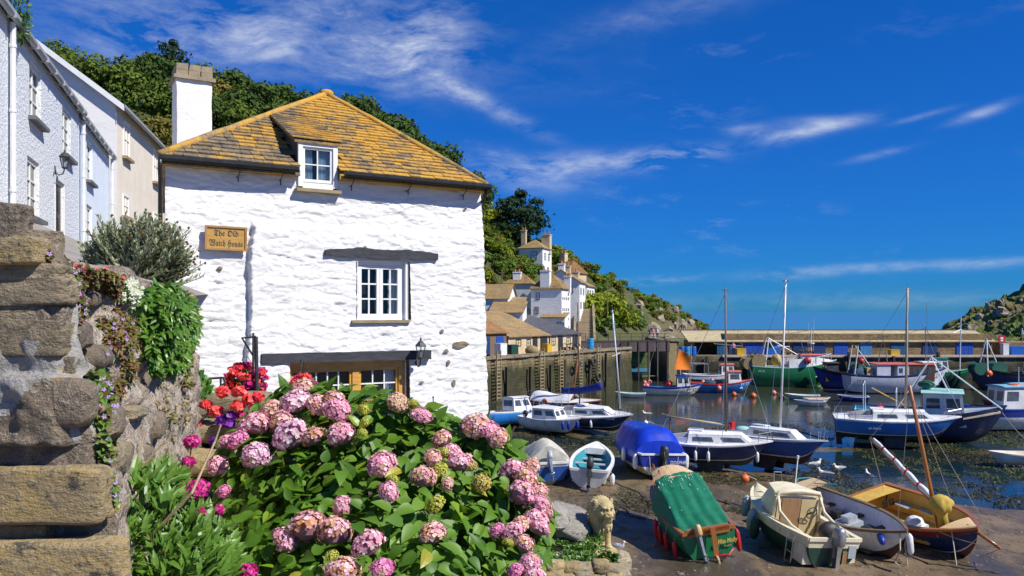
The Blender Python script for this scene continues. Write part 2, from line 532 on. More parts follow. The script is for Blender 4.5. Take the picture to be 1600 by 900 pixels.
def hill_mat():
 m, t, b = _mat('hill_ground')
 pos = t.node('ShaderNodeNewGeometry').outputs['Position']
 nrm = t.node('ShaderNodeNewGeometry').outputs['Normal']
 sx = t.node('ShaderNodeSeparateXYZ'); t.l.new(pos, sx.inputs[0])
 n1 = t.noise(pos, .35, 7, .65); n2 = t.noise(pos, 1.6, 6, .7)
 grass = t.mix(t.ramp(n1, .38, .62), c4((.060, .078, .020)), c4((.105, .11, .028)))
 grass = t.mix(t.ramp(n2, .55, .7), grass, c4((.17, .14, .05)))
 rock = t.mix(t.ramp(n2, .38, .62), c4((.30, .22, .13)), c4((.14, .11, .08)))
 rock = t.mix(t.ramp(t.noise(pos, .9, 6, .7), .55, .65), rock, c4((.34, .25, .09)))
 far = t.ramp(sx.outputs[0], 22, 36)
 hgt = t.ramp(sx.outputs[2], 4.5, 8.5)
 f = t.m('MULTIPLY', far, t.m('SUBTRACT', 1.15, hgt))
 f = t.m('MULTIPLY', f, t.ramp(n1, .28, .5))
 t.l.new(t.mix(f, grass, rock), b.inputs['Base Color'])
 b.inputs['Roughness'].default_value = .9
 bp = t.node('ShaderNodeBump'); bp.inputs['Strength'].default_value = 1; bp.inputs['Distance'].default_value = .6
 t.l.new(n2, bp.inputs['Height']); t.l.new(bp.outputs[0], b.inputs['Normal'])
hill_mat()
g = MB(); NI, NW = 130, 60
for a in range(NI + 1):
 for b_ in range(NW + 1):
  g.v.append(tuple(hill(11 * a / NI, 2.0 * b_ / NW)))
for a in range(NI):
 for b_ in range(NW):
  q = a * (NW + 1) + b_
  g.f.append((q, q + NW + 1, q + NW + 2, q + 1)); g.mi.append(0)
tag(g.build('hill', 'hill_ground', smooth=True), kind='structure')
# ------------------------------------------------------------------ stone materials
def stone_wall_mat(name, c1, c2, c3, weed=None, zlo=0, zhi=1, sc=1.0, lichen=(.33, .26, .08)):
 """coursed rubble seen from afar: brick joints with wobble, blotches, and dark weed grown up to the tide line"""
 m, t, b = _mat(name)
 pos = t.node('ShaderNodeNewGeometry').outputs['Position']
 sx = t.node('ShaderNodeSeparateXYZ'); t.l.new(pos, sx.inputs[0])
 cx = t.node('ShaderNodeCombineXYZ')
 t.l.new(t.m('ADD', sx.outputs[0], sx.outputs[1]), cx.inputs[0]); t.l.new(sx.outputs[2], cx.inputs[1])
 dv = t.node('ShaderNodeVectorMath', operation='SCALE')
 nn = t.node('ShaderNodeTexNoise'); nn.inputs['Scale'].default_value = 1.5 * sc; t.l.new(pos, nn.inputs['Vector'])
 t.l.new(nn.outputs[1], dv.inputs[0]); dv.inputs['Scale'].default_value = .25 / sc
 av = t.node('ShaderNodeVectorMath', operation='ADD'); t.l.new(cx.outputs[0], av.inputs[0]); t.l.new(dv.outputs[0], av.inputs[1])
 br = t.node('ShaderNodeTexBrick'); t.l.new(av.outputs[0], br.inputs['Vector'])
 br.inputs['Scale'].default_value = 1.0 * sc; br.inputs['Brick Width'].default_value = .75; br.inputs['Row Height'].default_value = .28
 br.inputs['Mortar Size'].default_value = .02; br.inputs['Mortar Smooth'].default_value = .4
 br.inputs['Color1'].default_value = c4(c1); br.inputs['Color2'].default_value = c4(c2); br.inputs['Mortar'].default_value = c4([x * .55 for x in c2])
 col = t.mix(t.ramp(t.noise(pos, .8 * sc, 6, .7), .42, .6), br.outputs['Color'], c4(c3))
 col = t.mix(t.ramp(t.noise(pos, 2.2 * sc, 5, .7), .58, .68), col, c4(lichen))
 if weed:
  n = t.noise(t.mapping(pos, (1, 1, .15)), 1.1, 5, .7)
  f = t.ramp(t.m('ADD', sx.outputs[2], t.m('MULTIPLY', t.m('SUBTRACT', n, .5), 3.0)), zhi, zlo)
  w2 = t.mix(t.ramp(t.noise(pos, 1.3, 5, .7), .4, .65), c4(weed), c4((weed[0] * 2.1, weed[1] * 1.8, weed[2] * 1.1)))
  col = t.mix(f, col, w2)
 t.l.new(col, b.inputs['Base Color']); b.inputs['Roughness'].default_value = .9
 bp = t.node('ShaderNodeBump'); bp.inputs['Strength'].default_value = .8; bp.inputs['Distance'].default_value = .12
 t.l.new(t.m('SUBTRACT', t.noise(pos, 3 * sc, 6, .65), t.m('MULTIPLY', br.outputs['Fac'], .5)), bp.inputs['Height'])
 t.l.new(bp.outputs[0], b.inputs['Normal'])
stone_wall_mat('quay_stone', (.40, .30, .15), (.29, .22, .12), (.19, .145, .08), (.030, .031, .013), 2.7, 4.1)
stone_wall_mat('outer_stone', (.20, .16, .10), (.15, .12, .08), (.10, .08, .055), (.020, .021, .014), 1.6, 3.2)
stone_wall_mat('green_stone', (.17, .17, .08), (.12, .13, .06), (.10, .11, .04), (.035, .055, .014), 3.0, 5.0)
stone_wall_mat('store_stone', (.36, .25, .12), (.27, .18, .09), (.18, .12, .065), sc=1.6)
stone_wall_mat('parapet_stone', (.34, .28, .18), (.28, .23, .15), (.20, .16, .10))
mk('quay_top', (.30, .27, .22), (.20, .18, .15), .8, .85, .3, coords='World')
def wall_run(name, pts, z0, z1, thick, mat, top=None, batter=.1, wob=.06, parent=None, seg=1.0, capm='quay_top'):
 """thick wall along a ground polyline; its face is the right-hand side"""
 m = MB(); P2 = []
 for a, b in zip(pts[:-1], pts[1:]):
  a = Vector(a); b = Vector(b); n = max(1, int((b - a).length / seg))
  for k in range(n):
   P2.append(a.lerp(b, k / n))
 P2.append(Vector(pts[-1]))
 rings = []
 for i, p in enumerate(P2):
  d = (P2[min(i + 1, len(P2) - 1)] - P2[max(0, i - 1)]).normalized(); n = Vector((d.y, -d.x))
  h = z1 - z0; K = max(2, int(h / .6)); r = []
  for k in range(K + 1):
   w = k / K
   q = p + n * (batter * h * (1 - w) + wob * fbm(p.x * .7, p.y * .7, w * h * .9))
   r.append((q.x, q.y, z0 + h * w))
  q = p - n * thick
  r.append((q.x, q.y, z1)); r.append((q.x, q.y, z0))
  rings.append(r)
 m.loft(rings)
 m.f.append(tuple(range(len(rings[0])))); m.mi.append(0)
 b0 = (len(rings) - 1) * len(rings[0])
 m.f.append(tuple(b0 + k for k in range(len(rings[0]) - 1, -1, -1))); m.mi.append(0)
 return m.build(name, mat, parent)
E0 = Vector((-2.6, 75)); E1 = Vector((14.4, 97)); ED = (E1 - E0).normalized(); EN = Vector((ED.y, -ED.x))
QZ = 4.2
iq = thing('quay_wall', 'weed stained stone quay wall in front of the fish stores', 'quay wall', (0, 0, 0))
o = wall_run('wall', [(-9, 66.7), tuple(E0), tuple(E1)], -1.5, QZ, 9.0, 'quay_stone', parent=iq, batter=.06, wob=.16)
g = MB()
for a, b in (((-9, 66.7), E0), (E0, E1)):
 a = Vector(a); b = Vector(b); d = (b - a).normalized(); n = Vector((d.y, -d.x)); L = (b - a).length; k = 0
 while k < L:
  w = min(1.3 + .5 * random.Random(k).random(), L - k) - .03
  p = a + d * k
  q = [p + n * .22, p + d * w + n * .22, p + d * w - n * .5, p - n * .5]
  g.hexa([(x.x, x.y, QZ - .14) for x in q] + [(x.x, x.y, QZ + .16) for x in q]); k += w + .03
g.build('coping_stone', 'parapet_stone', iq)['kind'] = 'stuff'
rnd = random.Random(5)
pile_m = None
for k in range(7):
 tt = 2.6 + k * 3.6 + rnd.uniform(-.7, .7)
 p = E0 + ED * tt + EN * .5
 if pile_m is None:
  mb = MB(); mb.box(-.10, .10, -.12, .12, -5.5, .15); pile_m = mb.mesh('fender_pile', mk('pile_wood', (.055, .045, .03), (.03, .028, .018), 3, .8, .4, stretch=(1, 1, .2)))
 link('fender_pile', pile_m, iq, (p.x, p.y, QZ - .4 - rnd.random() * .9), (0, 0, math.atan2(ED.y, ED.x)))
mk('ladder_wood', (.40, .31, .16), (.25, .20, .11), 3, .8, .2)
lad0 = None
for (u, lab) in ((770, 0), (838, 0), (869, 0), (899, 0), (927, 0)):
 k_ = (u - 800) / F
 tt = (k_ * E0.y - E0.x) / (ED.x - k_ * ED.y)
 p = E0 + ED * tt + EN * .72
 if lad0 is None:
  lad0 = thing('quay_ladder', 'wooden ladder fixed to the inner quay wall', 'ladder', (p.x, p.y, 0), math.atan2(ED.y, ED.x), 'ladders down the inner quay')
  mb = MB(); mb.box(-.035, .035, -.05, .05, .2, 4.9); rail = mb.mesh('rail', 'ladder_wood')
  mb = MB(); mb.box(-.26, .26, -.03, .03, -.04, .04); rung = mb.mesh('rung', 'ladder_wood')
  link('rail', rail, lad0, (-.3, 0, 0)); link('rail', rail, lad0, (.3, 0, 0))
  for r_ in range(13):
   link('rung', rung, lad0, (0, 0, .45 + r_ * .34))
  ld = lad0
 else:
  ld = dup(lad0)
 ld.location = (p.x, p.y, 0)
 ld['label'] = {770: 'quay ladder closest to the white house', 838: 'wooden quay ladder below the yellow roofed store', 869: 'wooden quay ladder below the dark slate roofed store',
    899: 'wooden quay ladder behind the leaning brown mast', 927: 'wooden quay ladder nearest the timber gate'}[u]
oq = thing('outer_quay', 'long dark stone quay carrying the fishermen stores', 'quay', (0, 0, 0))
wall_run('wall', [(19.5, 99), (67, 99)], -1.5, 3.1, 14.0, 'outer_stone', parent=oq, batter=.03, wob=.15)
g = MB(); x = 26.0; rr = random.Random(2)
while x < 67:
 w = 1.4 + rr.random() * .8
 g.box(x, x + w - .03, 98.72, 99.5, 2.98, 3.22); x += w
g.build('coping_stone', mk('pale_kerb', (.56, .45, .34), (.42, .34, .25), 2, .85, .3), oq)['kind'] = 'stuff'
wall_run('raised_end', [(19.2, 98.8), (20.6, 98.8)], -1.4, 4.95, 12.0, 'outer_stone', parent=oq, batter=.01)
g = MB(); g.box(19.0, 20.8, 98.5, 99.4, 4.95, 5.2); g.build('coping_stone', 'parapet_stone', oq)
g = MB(); g.box(19.25, 20.25, 98.3, 98.8, -1, 4.7); g.build('gate_pier', mk('pier_stone', (.40, .31, .14), (.30, .24, .12), 2, .9, .3), oq)
for k_, x in enumerate((24.0, 29.5, 36.0, 41.5, 47.0, 52.5, 58.0)):
 g = MB(); g.box(x - .12, x + .12, 98.35, 98.75, -1.4, 3.1 + .5 * (k_ % 2)); g.build('fender_pile', 'pile_wood', oq)
bw = thing('breakwater', 'mossy stone breakwater seen through the timber gate', 'breakwater')
wall_run('wall', [(6, 116), (33, 128)], -1.6, 4.4, 3, 'green_stone', parent=bw, wob=.2)
wall_run('parapet', [(6, 118.5), (40, 135)], 4.3, 5.4, .8, 'parapet_stone', parent=bw, batter=.02)
mk('gate_timber', (.045, .032, .030), (.025, .02, .02), 3, .7, .3)
mk('gate_panel', (.10, .07, .075), (.06, .045, .045), 2, .7, .3, stretch=(1, 1, .3))
gt = thing('harbour_gate', 'dark timber footbridge and gate across the inner harbour mouth', 'footbridge')
ga = Vector((13.2, 97.2)); gb = Vector((19.3, 98.6)); gd = (gb - ga).normalized()
GM = Matrix.Translation((ga.x, ga.y, 0)) @ Matrix.Rotation(math.atan2(gd.y, gd.x), 4, 'Z'); GL = (gb - ga).length
g = MB(); g.box(-6.5, GL, -.35, .9, 4.85, 5.08, M=GM); g.build('deck', 'gate_timber', gt)
g = MB(); g.box(-6.5, GL, -.37, -.25, 3.75, 4.84, M=GM); g.build('beam_panel', 'gate_panel', gt)
for k in range(5):
 x = .9 + k * 1.25
 g = MB(); g.box(x - .08, x + .08, -.48, -.36, -1.2, 5.0, M=GM); g.build('post', 'gate_timber', gt)
g = MB(); g.box(-.2, .55, -.6, .6, -1.2, 4.84, M=GM); g.build('abutment_post', 'gate_timber', gt)
for z_ in (5.55, 5.95):
 g = MB(); g.tube([GM @ Vector((-6.5, -.3, z_)), GM @ Vector((GL, -.3, z_))], .03, 5); g.build('rail', 'gate_timber', gt)
for k in range(9):
 x = -6 + k * 1.45
 g = MB(); g.tube([GM @ Vector((x, -.3, 5.08)), GM @ Vector((x, -.3, 5.97))], .035, 5); g.build('baluster', 'gate_timber', gt)
mk('store_roof', (.50, .42, .24), (.36, .30, .17), 1.2, .85, .4, c3=(.20, .17, .12), coords='World', stretch=(.5, 1, 3))
mk('dark_ridge', (.05, .045, .045), (.09, .08, .07), 3, .8)
for nm, c in (('door_teal', (.012, .11, .24)), ('door_navy', (.010, .05, .17)), ('door_royal', (.012, .085, .45)), ('door_sky', (.06, .24, .50)), ('door_pale', (.08, .30, .52))):
 mk(nm, c, [x * .75 for x in c], 3, .55, .08)
st = thing('fishermens_stores', 'long low row of stone stores with blue doors on the outer quay', 'store building')
SX0, SX1, SY = 27.4, 61.2, 102.0
g = MB(); g.box(SX0, SX1, SY, SY + 4.2, 3.1, 5.75); g.build('wall', 'store_stone', st)
g = MB(); g.hexa([(SX0 - 5, SY - .35, 4.74), (SX1 + .3, SY - .35, 4.74), (SX1 + .3, SY + 4.5, 6.0), (SX0 - 5, SY + 4.5, 6.0),
    (SX0 - 5, SY - .35, 4.86), (SX1 + .3, SY - .35, 4.86), (SX1 + .3, SY + 4.5, 6.12), (SX0 - 5, SY + 4.5, 6.12)])
g.build('roof', 'store_roof', st)
g = MB(); g.box(SX0 - 5, SX1 + .3, SY + 4.4, SY + 4.75, 5.9, 6.22); g.build('ridge', 'dark_ridge', st)
g = MB(); g.box(SX0 - 4.6, SX0 - 4.1, SY, SY + 4.2, 3.1, 4.9); g.box(SX0 - 4.1, SX0, SY + 3.6, SY + 4.2, 3.1, 5.9); g.build('end_wall', 'store_stone', st)
for (u0, u1, c) in ((1120, 1136, 'door_teal'), (1139, 1153, 'door_navy'), (1163, 1196, 'door_royal'), (1207, 1218, 'door_pale'), (1239, 1260, 'door_navy'), (1271, 1290, 'door_navy'), (1303, 1325, 'door_royal'),
     (1344, 1362, 'door_sky'), (1392, 1414, 'door_teal'), (1441, 1464, 'door_navy'), (1494, 1520, 'door_royal')):
 xa = (u0 - 800) / F * SY; xb = (u1 - 800) / F * SY
 g = MB(); n = max(3, int((xb - xa) / .3))
 for k in range(n):
  w = (xb - xa) / n
  g.box(xa + k * w + .01, xa + (k + 1) * w - .01, SY - .09 - .012 * (k % 2), SY - .01, 3.13, 4.72)
 g.build('door', c, st)
sg = thing('quay_sign', 'small red sign with a white panel on the end of the stores', 'sign', (61.95, 101.2, 3.1))
g = MB(); g.box(-.42, .42, -.03, .03, 1.55, 2.5); g.build('board', mk('sign_red', (.45, .02, .02)), sg)
g = MB(); g.box(-.17, .17, -.045, -.032, 1.75, 1.95); g.box(-.17, .17, -.045, -.032, 2.02, 2.28); g.build('panel', 'white_paint', sg)
g = MB(); g.tube([(0, .05, 0), (0, .05, 1.6)], .04, 6); g.build('post', 'grey_metal', sg)
# ------------------------------------------------------------------ right headland
def head(i, w):
 x = 117 + i * 60; crest = .5 + 15.5 * min(1, i * 2.6) + 34 * max(0, i - .36)
 y = 196 + w * 22 - 8 * i
 zz = crest * (1 - (1 - min(w, 1)) ** 1.6) if w <= 1 else crest * (1 - .5 * (w - 1))
 p = Vector((x, y, zz - .5))
 n_ = fbm(p.x * .16, p.y * .16, 2.2); n2 = abs(fbm(p.x * .4, p.y * .4, p.z * .3))
 e = min(1, i * 8) * min(1, w * 3 + .2)
 p.z += e * (2.0 * n_ + 2.2 * n2); p.x += e * 1.6 * fbm(p.y * .5, p.z * .5, 1.1)
 return p
def head_mat():
 m, t, b = _mat('headland_ground')
 g_ = t.node('ShaderNodeNewGeometry'); pos = g_.outputs['Position']
 n1 = t.noise(pos, .22, 7, .65); n2 = t.noise(pos, .9, 7, .7)
 rock = t.mix(t.ramp(n2, .38, .62), c4((.32, .26, .18)), c4((.09, .075, .055)))
 grass = t.mix(t.ramp(n2, .4, .6), c4((.16, .20, .03)), c4((.08, .11, .018)))
 grass = t.mix(t.ramp(t.noise(pos, .13, 4), .52, .62), grass, c4((.22, .17, .06)))
 t.l.new(t.mix(t.ramp(n1, .38, .47), rock, grass), b.inputs['Base Color']); b.inputs['Roughness'].default_value = .9
 bp = t.node('ShaderNodeBump'); bp.inputs['Strength'].default_value = 1; bp.inputs['Distance'].default_value = .8
 t.l.new(n2, bp.inputs['Height']); t.l.new(bp.outputs[0], b.inputs['Normal'])
head_mat()
g = MB(); NI, NW = 110, 46
for a in range(NI + 1):
 for b_ in range(NW + 1):
  g.v.append(tuple(head(a / NI, 2.0 * b_ / NW)))
for a in range(NI):
 for b_ in range(NW):
  q = a * (NW + 1) + b_
  g.f.append((q, q + NW + 1, q + NW + 2, q + 1)); g.mi.append(0)
tag(g.build('headland', 'headland_ground'), kind='structure')
mk('boulder_rock', (.34, .27, .18), (.17, .14, .10), 2, .9, .6, vary=.2)
def boulder_mesh(seed, r=1.0, squash=.75):
 mb = MB(); mb.ball((0, 0, 0), r, 10)
 for i, v in enumerate(mb.v):
  v = Vector(v); k = 1 + .45 * fbm(v.x * 1.1 + seed, v.y * 1.1, v.z * 1.1) + .15 * fbm(v.x * 3, v.y * 3 + seed, v.z * 3)
  mb.v[i] = (v.x * k, v.y * k * .9, v.z * k * squash)
 return mb.mesh('boulder', 'boulder_rock')
bms = [boulder_mesh(s_) for s_ in (1, 7, 13)]
rnd = random.Random(31)
for k in range(22):
 i_ = rnd.uniform(.06, .8); p = head(i_, rnd.uniform(.75, 1.0))
 o = link('boulder', bms[k % 3], None, p, (rnd.random() * 3, rnd.random(), rnd.random() * 6)); s_ = rnd.uniform(.7, 2.2); o.scale = (s_, s_ * .8, s_)
 tag(o, 'weathered rock jutting from the grassy headland across the sea', 'rock', 'rocks on the headland')
for k in range(46):
 i_ = rnd.uniform(7.6, 10.6); p = hill(i_, rnd.uniform(.0, .75))
 o = link('boulder', bms[k % 3], None, p, (rnd.random() * 3, rnd.random(), rnd.random() * 6)); s_ = rnd.uniform(.4, 1.3); o.scale = (s_, s_, s_ * .9)
 tag(o, 'tan rock on the bare slope of the point beyond the gate', 'rock', 'rocks along the point')
# ================================================================== VILLAGE ACROSS THE HARBOUR
mk('lichen_roof', (.42, .24, .035), (.27, .19, .09), .9, .85, .4, c3=(.16, .12, .08), coords='World', lo3=.52, hi3=.62)
mk('tan_roof', (.42, .28, .11), (.27, .19, .10), .9, .85, .4, c3=(.40, .25, .06), coords='World')
mk('brown_roof', (.40, .20, .06), (.24, .13, .055), .8, .85, .4, c3=(.15, .10, .06), coords='World')
mk('grey_roof', (.11, .115, .13), (.07, .072, .08), 1.4, .6, .4, c3=(.17, .17, .17), coords='World')
def courses(names):
 for nm in names:
  m = MATS[nm]; t = NT(m.node_tree); b = m.node_tree.nodes['Principled BSDF']
  pos = t.node('ShaderNodeNewGeometry').outputs['Position']; sx = t.node('ShaderNodeSeparateXYZ'); t.l.new(pos, sx.inputs[0])
  n = t.noise(pos, 3.0, 3, .6)
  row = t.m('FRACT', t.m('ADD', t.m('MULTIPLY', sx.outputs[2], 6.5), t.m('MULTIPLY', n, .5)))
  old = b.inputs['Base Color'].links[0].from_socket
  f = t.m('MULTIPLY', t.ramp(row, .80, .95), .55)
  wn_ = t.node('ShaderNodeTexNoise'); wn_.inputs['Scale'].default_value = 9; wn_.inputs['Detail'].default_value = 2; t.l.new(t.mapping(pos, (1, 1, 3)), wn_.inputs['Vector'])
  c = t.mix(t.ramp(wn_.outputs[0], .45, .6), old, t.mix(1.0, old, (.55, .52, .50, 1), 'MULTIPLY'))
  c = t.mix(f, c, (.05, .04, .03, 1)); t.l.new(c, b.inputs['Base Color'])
  bp = t.node('ShaderNodeBump'); bp.inputs['Strength'].default_value = .8; bp.inputs['Distance'].default_value = .05
  t.l.new(row, bp.inputs['Height']); t.l.new(bp.outputs[0], b.inputs['Normal'])
courses(['lichen_roof', 'tan_roof', 'brown_roof', 'grey_roof'])
mk('far_white', (.80, .80, .79), (.66, .66, .64), 1.6, .8, .3, coords='World', stretch=(1, 1, 2.5))
mk('far_cream', (.62, .50, .32), (.48, .38, .24), 1.4, .8, .3, coords='World')
mk('far_grey', (.55, .60, .58), (.46, .50, .48), 1.4, .8, .2, coords='World')
mk('sky_blue_wall', (.30, .52, .60), (.26, .46, .54), 2, .6)
mk('chimney_pot', (.42, .16, .07), (.32, .12, .06), 4, .8)
def window_part(parent, M, w, h, frame='white_paint', nx=2, nz_=2, depth=.05, t=.06, proud=.03):
 """frame as a mesh with bars, glass as its child. M: x along the wall, y up, z outwards; origin at the lower middle"""
 a = w / 2
 mb = MB()
 def bar(x0, x1, y0, y1, z1=proud):
  mb.box(x0, x1, y0, y1, -depth, z1)
 bar(-a, -a + t, 0, h); bar(a - t, a, 0, h); bar(-a + t, a - t, 0, t); bar(-a + t, a - t, h - t, h)
 b = t * .45
 for k in range(1, nx):
  x = -a + t + (w - 2 * t) * k / nx; bar(x - b / 2, x + b / 2, t, h - t, proud * .6)
 for k in range(1, nz_):
  y = t + (h - 2 * t) * k / nz_
  for q in range(nx):
   xa = -a + t + (w - 2 * t) * q / nx + (b / 2 if q else 0); xb = -a + t + (w - 2 * t) * (q + 1) / nx - (b / 2 if q < nx - 1 else 0)
   bar(xa, xb, y - b / 2, y + b / 2, proud * .6)
 me = mb.mesh('window', frame); me.transform(M)
 o = link('window', me, parent)
 g = MB(); g.box(-a + t, a - t, t, h - t, -depth * .8, -depth * .3)
 me = g.mesh('pane', 'dark_glass'); me.transform(M)
 link('pane', me, o)
 return o
def gable_roof(mb, w, d, h, rise, ov=.22, th=.08, mi=0, hip=0.0, along='x'):
 """roof over a w x d block whose walls end at h. ridge along x (or y); hip 0..1 pulls the ridge ends in"""
 def slab(pts):
  n = len(pts)
  vs = [(x, y, z + th) for x, y, z in pts] + [(x, y, z) for x, y, z in pts]
  fs = [tuple(range(n)), tuple(range(2 * n - 1, n - 1, -1))] + [(i, i + n, (i + 1) % n + n, (i + 1) % n) for i in range(n)]
  mb.add(vs, fs, mi)
 if along == 'x':
  r0, r1 = -ov + hip * d / 2 * 1.0, w + ov - hip * d / 2
  zb = h - ov * rise / (d / 2)
  A, B, C, D = (-ov, -ov, zb), (w + ov, -ov, zb), (w + ov, d + ov, zb), (-ov, d + ov, zb)
  E_, F_ = (r0, d / 2, h + rise), (r1, d / 2, h + rise)
  slab([A, B, F_, E_]); slab([C, D, E_, F_])
  if hip > 0:
   slab([B, C, F_]); slab([D, A, E_])
 else:
  zb = h - ov * rise / (w / 2)
  r0, r1 = -ov + hip * w / 2, d + ov - hip * w / 2
  A, B, C, D = (-ov, -ov, zb), (w + ov, -ov, zb), (w + ov, d + ov, zb), (-ov, d + ov, zb)
  E_, F_ = (w / 2, r0, h + rise), (w / 2, r1, h + rise)
  slab([B, C, F_, E_]); slab([D, A, E_, F_])
  if hip > 0:
   slab([A, B, E_]); slab([C, D, F_])
def cottage(label, P0, P1, d, z0, z1, rise, wall='far_white', roof='lichen_roof', hip=0.0, along='x', wins=(), chims=(), cat='house', name='cottage', group=None, frame='black_paint', lean=False):
 P0 = Vector(P0); P1 = Vector(P1); dr = P1 - P0; w = dr.length
 t = thing(name, label, cat, (P0.x, P0.y, z0), math.atan2(dr.y, dr.x), group)
 h = z1 - z0
 mb = MB(); mb.box(0, w, 0, d, -3, h)
 if lean:
  mb.add([(0, 0, h), (0, d, h), (0, d, h + rise), (w, 0, h), (w, d, h), (w, d, h + rise)], [(0, 2, 1), (3, 4, 5), (1, 2, 5, 4)])
 elif not hip:
  if along == 'x':
   mb.add([(0, 0, h), (0, d, h), (0, d / 2, h + rise), (w, 0, h), (w, d, h), (w, d / 2, h + rise)], [(0, 2, 1), (3, 4, 5)])
  else:
   mb.add([(0, 0, h), (w, 0, h), (w / 2, 0, h + rise), (0, d, h), (w, d, h), (w / 2, d, h + rise)], [(0, 1, 2), (3, 5, 4)])
 mb.build('wall', wall, t)
 mb = MB()
 if lean:
  ov = .25; s_ = rise / d
  p = [(-.15, -ov, h - ov * s_), (w + .15, -ov, h - ov * s_), (w + .15, d + .1, h + rise + .1 * s_), (-.15, d + .1, h + rise + .1 * s_)]
  mb.hexa(p + [(x, y, z + .09) for x, y, z in p])
 else:
  gable_roof(mb, w, d, h, rise, hip=hip, along=along)
 rf = mb.build('roof', roof, t)
 for (cx, cy, cw, ch, cm) in chims:
  m2 = MB(); zt = h + rise * .2; m2.box(cx - cw / 2, cx + cw / 2, cy - cw * .4, cy + cw * .4, zt - 1, zt + ch); m2.box(cx - cw / 2 - .06, cx + cw / 2 + .06, cy - cw * .4 - .06, cy + cw * .4 + .06, zt + ch, zt + ch + .15)
  c_ = m2.build('chimney', cm, t)
  for q in (-.25, .25):
   m3 = MB(); m3.lathe([(.12, zt + ch + .15), (.10, zt + ch + .55)], 8); m3.build('chimney_pot', 'chimney_pot', c_, loc=(cx + q * cw, cy, 0))
 for wv in wins:
  f_, x, z, ww, wh = wv[:5]
  if f_ == 'f':
   M = frame_matrix((x, -.0, z), (1, 0, 0), (0, 0, 1))
  elif f_ == 'r':
   M = frame_matrix((w, x, z), (0, 1, 0), (0, 0, 1))
  else:
   M = frame_matrix((0, x, z), (0, -1, 0), (0, 0, 1))
  window_part(t, M, ww, wh, wv[5] if len(wv) > 5 else frame, 2, 2 if wh > .6 else 1, proud=.05)
 return t
cottage('tall white harbour house with an orange hipped roof and broad chimney', (2.4, 101.2), (6.2, 100), 4.8, 5.2, 11.6, 1.9, roof='lichen_roof', hip=.9, along='x',
  wins=[('f', .9, 4.9, .5, .9), ('f', .75, 3.1, .5, .9), ('f', .85, .7, .5, .9)] + [('r', y, z, .28, .34) for z in (4.9, 3.5, 2.3, 1.2) for y in (.6, 1.6, 2.6, 3.6)],
  chims=[(1.8, .5, 1.2, 1.7, 'far_white'), (3.9, 3.6, .8, 1.1, 'far_white')])
cottage('small lean-to porch with a mossy roof on the tall white house', (3.7, 99.6), (6.5, 98.7), 1.9, 5.2, 7.9, .5, roof='tan_roof', wins=[('f', 2.4, .9, .9, 1.2)], lean=True, name='porch', cat='porch')
cottage('pale grey house with a hipped orange roof beside the tall white one', (-.95, 103.6), (2.5, 103), 4.5, 5.5, 12.3, 1.6, wall='far_grey', roof='lichen_roof', hip=.9,
  wins=[('f', .6, 5.5, .6, .8), ('f', 2.9, 2.8, 1.0, .6)], chims=[(1.5, .9, 1.0, 1.0, 'far_white')])
cottage('white terraced cottage joined behind the tall white house', (9.0, 106.6), (10.3, 112.2), 5, 6.5, 12.6, 1.6, roof='tan_roof',
  wins=[('f', 1.2, 4.4, .7, .9), ('f', 3.8, 4.4, .7, .9), ('f', 1.2, 2.5, .7, .9), ('f', 3.8, 2.5, .7, .9), ('l', 1.2, 4.6, .7, .9)], chims=[(.6, 2.5, 1.0, 2.0, 'far_white'), (5.8, 2.5, .9, 2.0, 'far_cream')])
cottage('white end cottage at the top of the stone steps', (10.5, 112.5), (12.3, 119.2), 5, 6.5, 12.3, 1.3, roof='tan_roof',
  wins=[('f', 1.0, 3.9, .8, 1.3), ('f', 3.0, 3.9, .8, 1.3), ('f', 5.2, 3.9, .8, 1.3), ('f', 1.0, 1.8, .8, 1.0), ('f', 3.0, 1.8, .8, 1.0), ('f', 5.2, 1.8, .8, 1.0)], chims=[(5.5, 2.5, 1.0, 1.8, 'far_cream')])
cottage('white villa with a tan hipped roof high on the wooded hillside', (1.0, 119.3), (4.5, 118), 4.4, 13.2, 18.1, 1.3, roof='tan_roof', hip=.95,
  wins=[('f', 2.4, 3.1, .9, 1.2), ('r', 1.2, 3.1, .7, 1.0), ('r', 3.0, 3.1, .7, 1.0), ('f', 3.6, .6, .8, 1.0)], chims=[(.3, 1.5, .7, 2.4, 'far_cream'), (3.2, 3.6, 1.3, 1.8, 'far_cream')])
cottage('brown roofed stone cottage below the white villa', (4.9, 124), (8.3, 121), 5, 11, 14.6, 1.8, wall='far_cream', roof='brown_roof', hip=.3, wins=[('f', 1.2, 2.3, .8, .8), ('f', 3.2, 2.3, .8, .8)],
  chims=[(2.0, 2.5, 1.0, 2.6, 'far_cream')])
cottage('white barn with a tan roof behind the corner of the white house', (-4.6, 95.8), (-.5, 95), 5.5, 6.5, 10.2, 1.7, roof='tan_roof', wins=[('f', 3.3, 1.6, .8, .7)])
cottage('low white outhouse with a sloping tan roof', (-2.6, 91.8), (1.2, 91.2), 3.4, 6.0, 8.5, 1.2, roof='tan_roof', wins=[('f', 2.6, 1.1, .9, .7)], lean=True)
cottage('white lean-to cottage beside the low outhouse', (-.9, 95.0), (1.3, 94.7), 3.2, 6.5, 9.5, .8, wall='far_white', roof='tan_roof', wins=[], lean=True)
FA = Vector((-4.6, 76.5)); FD = ED
